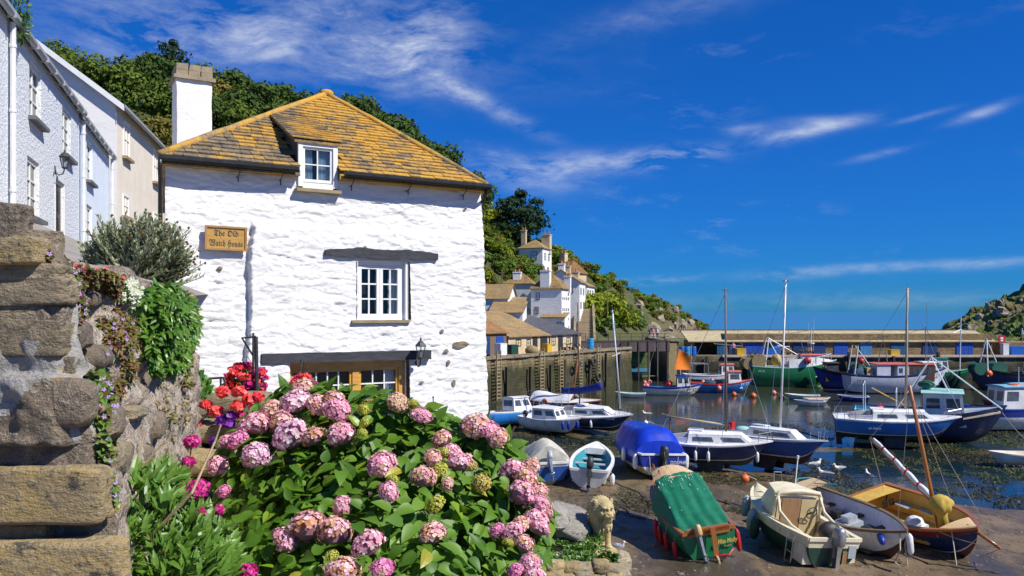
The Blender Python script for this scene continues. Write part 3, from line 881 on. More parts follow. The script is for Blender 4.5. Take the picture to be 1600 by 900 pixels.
def store(label, t0, t1, h, rise, d, wall, roof, doors, wins):
 a = FA + FD * t0; b = FA + FD * t1
 t = cottage(label, (a.x, a.y), (b.x, b.y), d, QZ, QZ + h, rise, wall, roof, lean=True, name='fish_store', cat='store building', wins=wins, frame='black_paint')
 for (x, w, hh, c) in doors:
  m = MB(); n = max(2, int(w / .25))
  for k in range(n):
   m.box(x + w * k / n + .008, x + w * (k + 1) / n - .008, -.06 - .01 * (k % 2), .05, .02, hh)
  m.build('door', c, t)
 return t
store('low store with an orange brown roof at the near end of the quay', 1.5, 6.6, 2.3, 3.0, 6.5, 'old_wood', 'brown_roof', [(1.0, 1.4, 1.9, 'door_navy'), (3.4, 1.2, 1.9, 'door_royal')], [])
store('cream fish store with a mossy yellow roof', 6.9, 14.1, 1.85, 2.5, 6.5, 'far_cream', 'tan_roof', [(4.2, .85, 1.7, 'black_paint'), (5.6, 1.3, 1.7, 'black_paint')], [('f', 1.7, .8, .9, .7), ('f', 3.5, .7, .7, .8)])
store('cream fish store with a dark slate roof', 14.4, 20.6, 1.85, 2.1, 7.5, 'far_cream', 'grey_roof', [(1.5, .9, 1.7, 'black_paint'), (4.4, 1.0, 1.7, 'black_paint')], [('f', .6, .7, .7, .9), ('f', 3.6, .7, .8, .8)])
ss = thing('stone_steps', 'flight of stone steps climbing between the shrubs to the end cottage', 'steps', (9.2, 101, 0))
mk('step_stone', (.36, .28, .17), (.25, .20, .13), 2, .9, .4, vary=.15)
mb = MB(); mb.box(-1.0, 1.0, 0, .75, -.6, 0); stp = mb.mesh('step', 'step_stone')
for k in range(14):
 link('step', stp, ss, (.06 * k + .04 * (k % 2), k * .7, 4.6 + k * .34))
g = MB()
g.hexa([(-1.4, 0, 4), (-1.1, 0, 4), (-.3, 9.8, 8), (-.6, 9.8, 8), (-1.4, 0, 5.4), (-1.1, 0, 5.4), (-.3, 9.8, 10), (-.6, 9.8, 10)]); g.build('side_wall', 'parapet_stone', ss)
g = MB()
g.hexa([(1.1, 0, 4), (1.4, 0, 4), (2.2, 9.8, 8), (1.9, 9.8, 8), (1.1, 0, 5.2), (1.4, 0, 5.2), (2.2, 9.8, 9.6), (1.9, 9.8, 9.6)]); g.build('side_wall', 'parapet_stone', ss)
tw = thing('terrace_wall', 'pale garden wall along the slope beside the steps', 'wall')
wall_run('wall', [(10.5, 118), (18, 126)], 5.5, 8.6, .5, 'parapet_stone', parent=tw)
for (u, v0, v1, Y, lab) in ((784, 420, 478, 108, 'thin utility pole among the trees beside the pale grey house'), (949, 437, 485, 112, 'utility pole standing on the slope above the shrubs')):
 a = P(u, v1, Y); b = P(u, v0, Y)
 t = thing('utility_pole', lab, 'pole', (a.x, a.y, a.z - 1.5))
 g = MB(); g.tube([(0, 0, 0), (0, 0, b.z - a.z + 1.5)], [.11, .08], 6); g.build('shaft', 'old_wood', t)
 g = MB(); g.box(-.4, .4, -.05, .05, b.z - a.z + .9, b.z - a.z + 1.0); g.build('crossarm', 'old_wood', t)
# ================================================================== THE WHITE HOUSE AT THE HARBOUR EDGE
HA = Vector((-6.29, 14.5)); HD = Vector((.863, .507)).normalized(); ZB = 5.4; EY = H - ZB
house = thing('watch_house', 'whitewashed rubble cottage with a mossy yellow slate roof and a hanging wooden name board', 'house', (HA.x, HA.y, ZB), math.atan2(HD.y, HD.x))
def WP(u, v):
 k = (u - 800) / F
 s = (k * HA.y - HA.x) / (HD.x - k * HD.y)
 return s, EY + (HZ - v) / F * (HA.y + s * HD.y)
def white_wall_mat(name, base, dirt, stain, sc=1.0, bump=.55):
 m, t, b = _mat(name)
 v = t.node('ShaderNodeTexCoord').outputs['Object']
 vs = t.mapping(v, (1, 1, 2.6))
 col = t.mix(t.ramp(t.noise(vs, 1.7 * sc, 7, .7), .5, .8), c4(base), c4(dirt))
 col = t.mix(t.ramp(t.noise(t.mapping(v, (1, 1, .35)), 2.3 * sc, 6, .7, .3), .68, .82), col, c4(stain))
 t.l.new(col, b.inputs['Base Color']); b.inputs['Roughness'].default_value = .75
 bp = t.node('ShaderNodeBump'); bp.inputs['Strength'].default_value = bump; bp.inputs['Distance'].default_value = .03
 t.l.new(t.m('ADD', t.noise(vs, 9 * sc, 7, .7), t.m('MULTIPLY', t.noise(v, 45 * sc, 4, .65), .3)), bp.inputs['Height'])
 t.l.new(bp.outputs[0], b.inputs['Normal'])
 return m
white_wall_mat('limewash', (.78, .775, .755), (.67, .655, .62), (.48, .43, .35), 1.0, .5)
mk('bare_stone', (.27, .21, .13), (.17, .13, .09), 9, .9, .6)
mk('honey_wood', (.66, .36, .075), (.52, .26, .045), 3.5, .4, .15, stretch=(1, 1, 7), coat=.2)
mk('sill_stone', (.33, .26, .14), (.24, .19, .11), 5, .85, .3)
mk('gutter_black', (.016, .016, .018), (.03, .03, .03), 8, .4)
mk('curtain', (.72, .72, .70), (.62, .63, .62), 3, .9, stretch=(12, 12, 1))
mk('net_curtain', (.62, .70, .74), (.45, .55, .62), 2, .9, stretch=(14, 14, 1))
mk('tarred_beam', (.022, .024, .032), (.05, .052, .06), 6, .7, .5, stretch=(.6, 4, 4))
W1 = [WP(556, 408), WP(636, 501)]
W2 = [WP(447, 563), WP(632, 660)]
hole1 = (W1[0][0], W1[1][0], 3.03, 4.25)
hole2 = (W2[0][0], W2[1][0], .75, 2.20)
dorm = (2.40, 3.19, 5.62, 6.9)
STEP = [(4.95, 1.50), (4.75, 1.52), (4.4, 1.44), (3.9, 1.43), (3.2, 1.45), (2.6, 1.40), (1.8, 1.30), (.5, 1.28)]
def step_at(z):
 for (z1, s1), (z0, s0) in zip(STEP[:-1], STEP[1:]):
  if z0 <= z <= z1:
   return s0 + (s1 - s0) * (z - z0) / (z1 - z0)
 return STEP[-1][1]
def wall_off(s, z):
 d = .013 * fbm(s * 1.15, z * 3.0, 2.0, 4) + .011 * fbm(s * 3.6 + 5, z * 10.5, 7.0, 3) + .04 * nz(s * .5, z * .5, 3)
 q = z * 4.2 + 1.5 * fbm(s * 1.1, z * .9, 5.5); fr = q - math.floor(q)
 d += .022 * (fr ** 4) * max(0, .10 + 1.2 * fbm(s * 2.6, math.floor(q) * 3.7, 1.0, 3)) - .050 * max(0, fbm(s * 2.6 + 9, z * 9.5, 4.0, 3) - .26)
 vd, vp = noise.voronoi(Vector((s * 2.1 + .5 * fbm(s, z, 3), z * 6.2 + .7 * fbm(s * 1.4, z, 8), .3)))
 e = min(1.0, (vd[1] - vd[0]) * 5.0)
 d += .013 * (1 - (1 - e) ** 2) * (.5 + .9 * max(0, .5 + fbm(s * .8, z * .8, 31))) + .010 * nz(vp[0][0] * 9, vp[0][1] * 9)
 if z < 4.95:
  k = min(1, (4.95 - z) / .12)
  x = (s - step_at(z) - .03 * fbm(z * 3, 1.0, 8.0)) / .035
  d += .15 * k * max(0, min(1, x)) * max(.35, 1 - max(0, s - 1.5) / 3.0)
 return -d
def house_wall():
 sx = sorted(set([round(x, 4) for x in frange(0, 6.5, .024)] + [hole1[0], hole1[1], hole2[0], hole2[1], dorm[0], dorm[1]]))
 zx = sorted(set([round(x, 4) for x in frange(.9, 6.02, .024)] + [hole1[2], hole1[3], hole2[2], hole2[3], dorm[2]]))
 m = MB(); n = len(sx)
 for z in zx:
  for s in sx:
   k = s / 6.5
   se = s + k * .16 * (1 - z / 6) + k ** 6 * .05 * fbm(z * 2.5, 3.0)
   m.v.append((se, wall_off(s, z) - .03 * (1 - z / 6), z))
 def inside(s, z):
  for a, b, c, d in (hole1, hole2, dorm):
   if a < s < b and c < z < d:
    return True
 for j in range(len(zx) - 1):
  for i in range(n - 1):
   if not inside((sx[i] + sx[i + 1]) / 2, (zx[j] + zx[j + 1]) / 2):
    m.f.append((j * n + i, j * n + i + 1, (j + 1) * n + i + 1, (j + 1) * n + i)); m.mi.append(0)
 o = m.build('front_wall', 'limewash', house, smooth=True)
 for nm, (a, b, c, d) in (('reveal', hole1), ('reveal', hole2)):
  g = MB(); D = .26; f = -.09
  def q(x0, x1, z0, z1, nx, nz_):
   pass
  g.add([(a, f, c), (a, D, c), (a, D, d), (a, f, d)], [(0, 1, 2, 3)])
  g.add([(b, f, c), (b, D, c), (b, D, d), (b, f, d)], [(3, 2, 1, 0)])
  g.add([(a, f, d), (b, f, d), (b, D, d), (a, D, d)], [(0, 1, 2, 3)])
  g.add([(a, f, c), (b, f, c), (b, D, c), (a, D, c)], [(3, 2, 1, 0)])
  g.add([(a, D, c), (b, D, c), (b, D, d), (a, D, d)], [(0, 1, 2, 3)], 1)
  g.build(nm, ['limewash', mk('room_dark', (.02, .018, .016))], house)
house_wall()
BD = Vector((-.39, .92))
bl = Vector((BD.x * HD.x + BD.y * HD.y, BD.x * -HD.y + BD.y * HD.x)).normalized() * 7.5
g = MB()
br_ = Vector((6.55, 0)) + Vector((0, 7.0))
cs = [(0.0, .02), (bl.x, bl.y), (br_.x, br_.y), (6.50, .03)]
for a, b in zip(cs[:-1], cs[1:]):
 g.add([(a[0], a[1], -3.5), (b[0], b[1], -3.5), (b[0], b[1], 6.0), (a[0], a[1], 6.0)], [(0, 1, 2, 3)])
g.add([(0, .02, -3.5), (6.6, .02, -3.5), (6.6, .02, 0), (0, .02, 0)], [(0, 1, 2, 3)])
g.build('side_wall', 'limewash', house)
# ---- roof
mk('slate_lichen', (.0, .0, .0))
del MATS['slate_lichen']
def slate_mat():
 m, t, b = _mat('lichen_slate')
 g_ = t.node('ShaderNodeNewGeometry'); pos = g_.outputs['Position']
 oi = t.node('ShaderNodeObjectInfo').outputs['Random']
 sx = t.node('ShaderNodeSeparateXYZ'); t.l.new(pos, sx.inputs[0])
 oi = t.m('FRACT', t.m('ADD', oi, g_.outputs['Random Per Island']))
 base = t.mix(oi, c4((.165, .130, .086)), c4((.26, .20, .12)))
 base = t.mix(t.ramp(t.noise(pos, 5, 6, .7), .45, .65), base, c4((.10, .082, .062)))
 base = t.mix(t.ramp(t.noise(pos, 11, 5, .7), .56, .66), base, c4((.30, .25, .17)))
 bias = t.m('ADD', t.m('ADD', t.m('MULTIPLY', t.ramp(sx.outputs[0], -6.4, -2.8), .125), .03), t.m('MULTIPLY', t.m('SUBTRACT', oi, .5), .13))
 bias = t.m('ADD', bias, t.m('MULTIPLY', t.ramp(sx.outputs[2], 12.9, 13.8), .12))
 n = t.m('ADD', t.m('MULTIPLY', t.noise(pos, 1.5, 3, .5), .5), t.m('MULTIPLY', t.noise(pos, 8, 6, .75), .5))
 f = t.ramp(t.m('ADD', n, bias), .545, .66)
 lich = t.mix(t.ramp(t.noise(pos, 17, 5, .7), .4, .62), c4((.58, .31, .028)), c4((.44, .26, .05)))
 lich = t.mix(t.ramp(t.noise(pos, 3.2, 4, .7), .5, .68), lich, c4((.40, .24, .07)))
 t.l.new(t.mix(f, base, lich), b.inputs['Base Color']); b.inputs['Roughness'].default_value = .9
 bp = t.node('ShaderNodeBump'); bp.inputs['Strength'].default_value = .9; bp.inputs['Distance'].default_value = .02
 t.l.new(t.noise(pos, 26, 5, .7), bp.inputs['Height']); t.l.new(bp.outputs[0], b.inputs['Normal'])
slate_mat()
APX = Vector((3.99, 3.2, 8.42)); EVY, EVZ = -.25, 5.98
RISE = (APX.z - EVZ) / (APX.y - EVY); RL = math.hypot(APX.z - EVZ, APX.y - EVY)
cA, cB = math.cos(math.atan(RISE)), math.sin(math.atan(RISE))
EL, ER = -.12, 6.50
def on_roof(s, q, off=0.0):
 return (s, EVY + q * cA - off * cB, EVZ + q * cB + off * cA)
back = Vector((APX.x + bl.x * .4, 7.2))
roof = MB()
rb = (APX.x - .5, 6.4, APX.z)
A_, B_ = on_roof(EL, 0, -.05), on_roof(ER, 0, -.05)
lb = (bl.x - .2, bl.y + .1, EVZ - .04); rbk = (6.55, 7.2, EVZ - .04)
ap = (APX.x, APX.y, APX.z - .06); rb = (rb[0], rb[1], APX.z - .06)
d0b, d1b = on_roof(dorm[0], 0, -.05), on_roof(dorm[1], 0, -.05)
d0t, d1t = on_roof(dorm[0], 2.1, -.05), on_roof(dorm[1], 2.1, -.05)
roof.add([A_, d0b, d0t, ap], [(0, 1, 2, 3)]); roof.add([d0t, d1t, ap], [(0, 1, 2)]); roof.add([d1b, B_, ap, d1t], [(0, 1, 2, 3)])
roof.add([A_, ap, rb, lb], [(3, 2, 1, 0)])
roof.add([B_, rbk, rb, ap], [(0, 1, 2, 3)])
roof.add([lb, rb, rbk], [(2, 1, 0)])
for p, q in ((A_, d0b), (d1b, B_), (B_, rbk), (lb, A_)):
 roof.add([p, q, (q[0], q[1], q[2] - .1), (p[0], p[1], p[2] - .1)], [(3, 2, 1, 0)])
roof.add([(p[0], p[1], p[2] - .1) for p in (A_, d0b, (dorm[0], .1, d0b[2]), (dorm[1], .1, d0b[2]), d1b, B_, rbk, lb)], [(0, 1, 2, 3, 4, 5, 6, 7)])
roof_o = roof.build('roof', 'lichen_slate', house)
rs = random.Random(44)
q = 0.0; row = 0
NSL = 0
SLM = MB()
def slate(pts, th, parent):
 """four corners on the slope, lower pair first; thickness outwards"""
 global NSL
 a, b, c, d = [Vector(p) for p in pts]
 n = (b - a).cross(d - a).normalized()
 top = [a + n * th, b + n * th, c + n * th * .6, d + n * th * .6]
 if NSL >= 235 and parent is roof_o:
  SLM.hexa([a, b, c, d] + top); return
 m = MB(); m.hexa([a, b, c, d] + top)
 m.build('slate', 'lichen_slate', parent); NSL += 1
while q < RL - .1:
 ex = .165 + rs.uniform(-.015, .022); hgt = ex * 1.28
 def lim(qq):
  f = min(1, qq / RL)
  return EL + (APX.x - EL) * f, ER + (APX.x - ER) * f
 l0, r0 = lim(q); l1, r1 = lim(q + hgt)
 s = l0 - rs.uniform(0, .2)
 while s < r0:
  w = rs.uniform(.17, .37)
  a0, b0 = max(s, l0), min(s + w - .010, r0)
  a1, b1 = max(s, l1), min(s + w - .010, r1)
  if b1 <= a1: a1 = b1 = max(l1, min(r1, (a0 + b0) / 2)); b1 += .01
  ymid = EVY + (q + ex) * cA; sm = (a0 + b0) / 2
  under = False
  if ymid < 1.75:
   if dorm[0] - .02 < sm < dorm[1] + .02: under = True
   elif a0 < dorm[0] < b0: b0 = dorm[0] - .01; b1 = min(b1, b0)
   elif a0 < dorm[1] < b0: a0 = dorm[1] + .01; a1 = max(a1, a0)
  if b0 - a0 > .03 and not under:
   dz = rs.uniform(-.006, .010); tq = rs.uniform(-.012, .012)
   slate([on_roof(a0, q + tq, .024 + dz), on_roof(b0, q + tq + rs.uniform(-.008, .008), .024 + dz), on_roof(b1, q + hgt, .0), on_roof(a1, q + hgt, .0)], .020 + rs.random() * .012, roof_o)
  s += w
 q += ex; row += 1
if SLM.v:
 SLM.build('upper_slates', 'lichen_slate', roof_o)['kind'] = 'stuff'
g = MB()
for e in (EL, ER):
 pts = [Vector(on_roof(e + (APX.x - e) * k / 14, RL * k / 14, .03 + .012 * fbm(k * .9, e))) for k in range(15)]
 g.tube(pts, [.075 + .02 * nz(k * 1.3, e) for k in range(15)], 6)
g.tube([APX + Vector((0, -.05, .03)), Vector((rb[0], rb[1], APX.z + .03))], .09, 6)
g.ball((APX.x, APX.y - .02, APX.z + .03), .15, 8, sc=(1.2, 1, .7))
g.build('hip_bedding', 'lichen_slate', roof_o, smooth=True)
dm = MB(); DZ = 6.56; DS = .45
yj = 1.86
def dz_(y): return DZ + DS * (y + .15)
for s in (dorm[0] - .01, dorm[1] + .01):
 sgn = -1 if s < 2.8 else 1
 dm.add([(s, -.02, 5.95), (s, yj, dz_(yj)), (s, -.02, dz_(-.02))], [(0, 1, 2)] if sgn > 0 else [(2, 1, 0)])
dorm_o = dm.build('dormer_cheek', mk('shaded_slate_cheek', (.10, .09, .075), (.06, .055, .05), 6, .8, .3), house)  # slate colour darkened to carry the shade on the dormer cheeks
g = MB(); g.hexa([(dorm[0] - .08, -.12, DZ - .05), (dorm[1] + .08, -.12, DZ - .05), (dorm[1] + .10, yj + .1, dz_(yj + .1) - .05), (dorm[0] - .10, yj + .1, dz_(yj + .1) - .05),
    (dorm[0] - .08, -.12, DZ), (dorm[1] + .08, -.12, DZ), (dorm[1] + .10, yj + .1, dz_(yj + .1)), (dorm[0] - .10, yj + .1, dz_(yj + .1))])
dr_o = g.build('dormer_roof', 'lichen_slate', house)
ux = math.hypot(1, DS); y = -.14; k = 0
while y < yj:
 s = dorm[0] - .13 - rs.random() * .15
 while s < dorm[1] + .12:
  w = rs.uniform(.2, .36); a = max(s, dorm[0] - .13); b = min(s + w - .008, dorm[1] + .13)
  if b - a > .04:
   o_ = .03 + rs.uniform(-.005, .008)
   slate([(a, y, dz_(y) + o_), (b, y + rs.uniform(-.01, .01), dz_(y) + o_), (b, y + .24, dz_(y + .24) + .006), (a, y + .24, dz_(y + .24) + .006)], .022, dr_o)
  s += w
 y += .185
M = frame_matrix(((dorm[0] + dorm[1]) / 2, -.06, 5.72), (1, 0, 0), (0, 0, 1))
g = MB(); g.box(dorm[0], dorm[0] + .09, -.09, .12, 5.66, 6.55); g.box(dorm[1] - .09, dorm[1], -.09, .12, 5.66, 6.55); g.box(dorm[0] + .09, dorm[1] - .09, -.085, .12, 6.45, 6.53)
g.build('dormer_frame', 'white_paint', house)
g = MB(); g.box(dorm[0] + .09, dorm[1] - .09, -.08, .1, 5.62, 5.74); g.build('apron', 'white_paint', house)
g = MB(); g.box(dorm[0] - .06, dorm[1] + .05, -.20, .1, 5.55, 5.615); g.build('sill', 'sill_stone', house)
M = frame_matrix(((dorm[0] + dorm[1]) / 2, -.03, 5.76), (1, 0, 0), (0, 0, 1))
def casement(parent, M, w, h, nx, nz_, frame='white_paint', t=.055, b=.022, glass='dark_glass', depth=.05):
 a = w / 2; mb = MB()
 mb.box(-a, -a + t, 0, h, -depth, .02); mb.box(a - t, a, 0, h, -depth, .02)
 mb.box(-a + t, a - t, 0, t, -depth, .02); mb.box(-a + t, a - t, h - t, h, -depth, .02)
 me = mb.mesh('window', frame); me.transform(M); wo = link('window', me, parent)
 iw = (w - 2 * t); ih = h - 2 * t
 mb = MB()
 for k in range(1, nx):
  x = -a + t + iw * k / nx; mb.box(x - b / 2, x + b / 2, t, h - t, -depth * .7, .008)
 for k in range(1, nz_):
  z = t + ih * k / nz_
  for q_ in range(nx):
   mb.box(-a + t + iw * q_ / nx + (b / 2 if q_ else 0), -a + t + iw * (q_ + 1) / nx - (b / 2 if q_ < nx - 1 else 0), z - b / 2, z + b / 2, -depth * .7, .006)
 if mb.v:
  me = mb.mesh('glazing_bar', 'white_paint' if frame == 'honey_wood' else frame); me.transform(M); link('glazing_bar', me, wo)
 for i in range(nx):
  for j in range(nz_):
   g = MB(); x0 = -a + t + iw * i / nx; x1 = x0 + iw / nx; z0 = t + ih * j / nz_; z1 = z0 + ih / nz_
   g.box(x0 + b / 2, x1 - b / 2, z0 + b / 2, z1 - b / 2, -depth * .6, -depth * .45)
   me = g.mesh('pane', glass); me.transform(M); link('pane', me, wo)
 return wo
def window_glass(name, alpha=.35):
 m, t, b = _mat(name)
 tr = t.node('ShaderNodeBsdfTransparent'); tr.inputs[0].default_value = (.9, .95, .97, 1)
 gl = t.node('ShaderNodeBsdfGlossy'); gl.inputs['Roughness'].default_value = .02
 fr = t.node('ShaderNodeFresnel'); fr.inputs[0].default_value = 1.5
 mx = t.node('ShaderNodeMixShader')
 t.l.new(t.m('MULTIPLY', fr.outputs[0], .55), mx.inputs[0]); t.l.new(tr.outputs[0], mx.inputs[1]); t.l.new(gl.outputs[0], mx.inputs[2])
 t.l.new(mx.outputs[0], m.node_tree.nodes['Material Output'].inputs[0])
window_glass('clear_glass')
casement(house, M, .62, .70, 2, 2, glass='clear_glass')
def curtain(x0, x1, y, z0, z1, mat, folds=9, amp=.018):
 m = MB(); n = folds * 4
 for k in range(n + 1):
  x = x0 + (x1 - x0) * k / n; yy = y + amp * math.sin(k * PI / 2 + .3 * math.sin(k))
  m.v += [(x, yy, z0), (x, yy, z1)]
 for k in range(n):
  m.f.append((2 * k, 2 * k + 2, 2 * k + 3, 2 * k + 1)); m.mi.append(0)
 return m.build('curtain', mat, house, smooth=True)
curtain(2.5, 2.72, .08, 5.76, 6.44, 'net_curtain'); curtain(2.82, 3.1, .08, 5.76, 6.44, 'net_curtain')
g = MB(); g.box(dorm[0] + .05, dorm[1] - .05, .2, .24, 5.7, 6.5); g.build('blind', mk('room_blue', (.10, .16, .20), (.16, .24, .28), 2), house)
a, b, c, d = hole1
g = MB(); g.box(a - .12, b + .02, -.14, .2, c - .06, c - .004); g.build('sill', 'sill_stone', house)
g = MB(); g.box(a, a + .06, .02, .12, c, d); g.box(b - .14, b - .06, .02, .12, c, d); g.box(a + .06, b - .14, .02, .12, c, c + .06); g.box(a + .06, b - .14, .02, .12, d - .1, d)
g.build('window_frame', 'white_paint', house)
g = MB(); g.box(b - .06, b - .004, -.065, .13, c, d); g.build('reveal_filler', 'white_paint', house)  # added white strip closing the reveal so its shaded side stays light
wm = (a + b - .08) / 2
ww = (b - .14 - a - .06) / 2
for k in (0, 1):
 M = frame_matrix((a + .06 + ww * (k + .5), .035, c + .06), (1, 0, 0), (0, 0, 1))
 casement(house, M, ww - .006, d - c - .165, 2, 3, t=.065, b=.03, glass='clear_glass')
curtain(b - .36, b - .16, .17, c + .05, d - .05, 'curtain', 4)
g = MB(); n_ = 26
L0, L1 = WP(505, 400)[0], WP(680, 400)[0]
rings = []
for k in range(n_ + 1):
 x = L0 + (L1 - L0) * k / n_; mid = 1 - abs(k / n_ - .52) * 2
 zc = 4.37 + .02 * math.sin(k * .35) + .015 * fbm(k * .4) + (.03 if 6 < k < 20 else 0); hh = .06 + .035 * min(1, mid * 2.2) + .01 * fbm(k * .7, 4)
 y0 = wall_off(min(6.4, max(0, x)), 4.3)
 rings.append([(x, y0 - .08, zc - hh), (x, y0 - .085, zc + hh), (x, y0 + .15, zc + hh), (x, y0 + .15, zc - hh)])
g.loft(rings, close=True, caps=True); g.build('lintel', 'tarred_beam', house)
a, b, c, d = hole2
g = MB()
xs = [a, a + .10, None, None, b - .10, b]
xm = WP(556, 600)[0]
g.box(a, a + .10, .0, .14, c, d); g.box(b - .13, b, .0, .14, c, d); g.box(xm - .07, xm + .07, .0, .14, c, d)
g.box(a + .10, xm - .07, .0, .14, d - .16, d); g.box(xm + .07, b - .13, .0, .14, d - .16, d); g.box(a + .1, xm - .07, 0, .14, c, c + .1); g.box(xm + .07, b - .13, 0, .14, c, c + .1)
g.build('window_frame', 'honey_wood', house)
for x0, x1, nx in ((a + .10, xm - .07, 5), (xm + .07, b - .13, 3)):
 M = frame_matrix(((x0 + x1) / 2, .05, c + .1), (1, 0, 0), (0, 0, 1))
 casement(house, M, x1 - x0 - .004, d - c - .262, nx, 4, 'honey_wood', t=.05, b=.026, glass='clear_glass')
curtain(b - .36, b - .16, .2, c + .1, d - .1, 'curtain', 4)
rings = []
L0, L1 = WP(405, 556)[0], WP(668, 550)[0]
for k in range(31):
 x = L0 + (L1 - L0) * k / 30
 zc = WP(405 + (668 - 405) * k / 30, 560 - 6.5 * k / 30)[1] + .012 * fbm(k * .3, 9); hh = .095 + .008 * fbm(k * .6, 2)
 rings.append([(x, -.20, zc - hh), (x, -.20, zc + hh), (x, .1, zc + hh), (x, .1, zc - hh)])
g = MB(); g.loft(rings, close=True, caps=True); g.build('beam', 'tarred_beam', house)
bz = rings[15][0][2] + .1
mk_g = []
for x0, x1 in ((-.15, dorm[0] - .06), (dorm[1] + .06, 6.55)):
 g = MB(); prof = [(-.06, .05), (-.055, -.01), (-.02, -.05), (.03, -.05), (.06, -.01), (.06, .05)]
 g.loft([[(x, -.34 + p, 5.93 + z) for p, z in prof] for x in (x0, x1)]); g.loft([[(x, -.34 + p * .85, 5.935 + z * .85) for p, z in prof][::-1] for x in (x0, x1)])
 g.build('gutter', 'gutter_black', house)
 g = MB(); g.box(x0 + .05, x1 - .05, -.27, -.2, 5.87, 5.95); g.build('fascia', 'gutter_black', house)
for u in (370, 436, 546, 634, 720):
 s = WP(u, 280)[0]
 g = MB(); g.tube([(s, -.33, 5.88), (s, -.26, 5.80), (s, -.12, 5.74), (s, .02, 5.74)], .012, 5); g.tube([(s, -.12, 5.74), (s, -.12, 5.64)], .012, 5)
 g.build('gutter_bracket', 'gutter_black', house)
g = MB(); g.tube([(-.12, -.34, 5.9), (-.12, -.3, 5.75), (-.09, -.1, 5.6), (-.09, -.1, 2.0)], .04, 8); g.build('downpipe', 'gutter_black', house, smooth=True)
g = MB(); g.tube([(6.50, -.32, 5.88), (6.50, -.14, 5.74), (6.52, .04, 5.6), (6.53, .06, 3.5), (6.60, .06, 0)], .04, 8); g.build('downpipe', 'gutter_black', house, smooth=True)
cm = MB(); cx, cy, cw = 1.15, 4.55, .385
rings = []
for k in range(31):
 z = 5.0 + 3.62 * k / 30; r = []
 for i in range(24):
  t_ = i / 24 * 4; sd_ = int(t_); f = t_ - sd_
  cxy = [(-1, -1), (1, -1), (1, 1), (-1, 1), (-1, -1)]
  x = cxy[sd_][0] + (cxy[sd_ + 1][0] - cxy[sd_][0]) * f; y_ = cxy[sd_][1] + (cxy[sd_ + 1][1] - cxy[sd_][1]) * f
  o_ = 1 + .05 * fbm(x * 2.1 + 3, y_ * 2.1, z * 2.3)
  r.append((cx + x * cw * o_, cy + y_ * cw * o_, z))
 rings.append(r)
cm.loft(rings, close=True, caps=True); ch_o = cm.build('chimney', 'limewash', house, smooth=False); auto_smooth(ch_o, 50)
mk('chimney_cap', (.34, .28, .19), (.22, .19, .13), 5, .9, .5, c3=(.45, .22, .05))
g = MB(); g.box(cx - .46, cx + .46, cy - .46, cy + .46, 8.60, 8.68); g.build('cap_slab', 'chimney_cap', ch_o)
g = MB(); r2 = random.Random(3)
for lay in range(2):
 for sx_ in (-1, 0, 1):
  for sy_ in (-1, 0, 1):
   x = cx + sx_ * .27 + r2.uniform(-.01, .01); y_ = cy + sy_ * .27
   m = MB(); w = .128; m.hexa([(x - w, y_ - w, 8.68 + lay * .14), (x + w, y_ - w, 8.68 + lay * .14), (x + w, y_ + w, 8.68 + lay * .14), (x - w, y_ + w, 8.68 + lay * .14),
         (x - w * r2.uniform(.85, 1), y_ - w, 8.81 + lay * .14), (x + w, y_ - w, 8.81 + lay * .14 + r2.uniform(0, .02)), (x + w, y_ + w, 8.81 + lay * .14), (x - w, y_ + w, 8.81 + lay * .14)])
   m.build('cap_stone', 'chimney_cap', ch_o)
g = MB(); p = Vector((5.9, 3.6, 6.9)); g.box(p.x - .2, p.x + .75, p.y - .55, p.y + .55, p.z - .9, p.z + .12); sdo = g.build('side_dormer', 'white_paint', house)
g = MB(); g.hexa([(p.x - 1.9, p.y - .7, p.z + .62), (p.x + .9, p.y - .7, p.z + .10), (p.x + .9, p.y + .7, p.z + .10), (p.x - 1.9, p.y + .7, p.z + .62),
    (p.x - 1.9, p.y - .7, p.z + .70), (p.x + .9, p.y - .7, p.z + .18), (p.x + .9, p.y + .7, p.z + .18), (p.x - 1.9, p.y + .7, p.z + .70)]); g.build('dormer_roof', 'lichen_slate', house)
r3 = random.Random(8)
for (u, v, w, h) in ((716, 538, .36, .16), (688, 517, .10, .08), (694, 548, .12, .09), (697, 566, .08, .13), (706, 598, .08, .16), (568, 387, .08, .06), (726, 326, .07, .06), (342, 420, .10, .09), (655, 597, .12, .05)):
 s, z = WP(u, v); m = MB(); n = 14; ring = []
 for k in range(n):
  a_ = 2 * PI * k / n; rr_ = 1 + .45 * nz(math.cos(a_) * 1.5 + u, math.sin(a_) * 1.5, 2.0)
  x = s + w / 2 * math.cos(a_) * rr_; zz = z + h / 2 * math.sin(a_) * rr_
  ring.append((x, wall_off(min(x, 6.5), zz) - .028 - .03 * (1 - zz / 6), zz))
 cpt = (s, wall_off(s, z) - .05, z)
 m.add(ring + [cpt], [(k, (k + 1) % n, n) for k in range(n)])
 m.build('bare_stone', 'bare_stone', house, fix=True)
s0, s1 = WP(318, 372)[0], WP(383, 372)[0]
yb = -.13
sb = thing('name_board', 'framed wooden board with black gothic lettering on the white house wall', 'sign', (HA.x, HA.y, ZB), math.atan2(HD.y, HD.x))
mk('board_wood', (.50, .29, .06), (.40, .21, .035), 3, .45, .12, stretch=(1, 1, 9), coat=.2)
mk('board_frame', (.40, .22, .075), (.30, .16, .05), 3, .5, .1, coat=.1)
zc = 4.565; hw = (s1 - s0) / 2; xc = (s0 + s1) / 2; hh = .225
tilt = Matrix.Translation((xc, yb, zc)) @ Matrix.Rotation(R(.6), 4, 'Y')
g = MB(); g.box(-hw + .03, hw - .03, -.02, .02, -hh + .03, hh - .03, M=tilt); g.build('board', 'board_wood', sb)
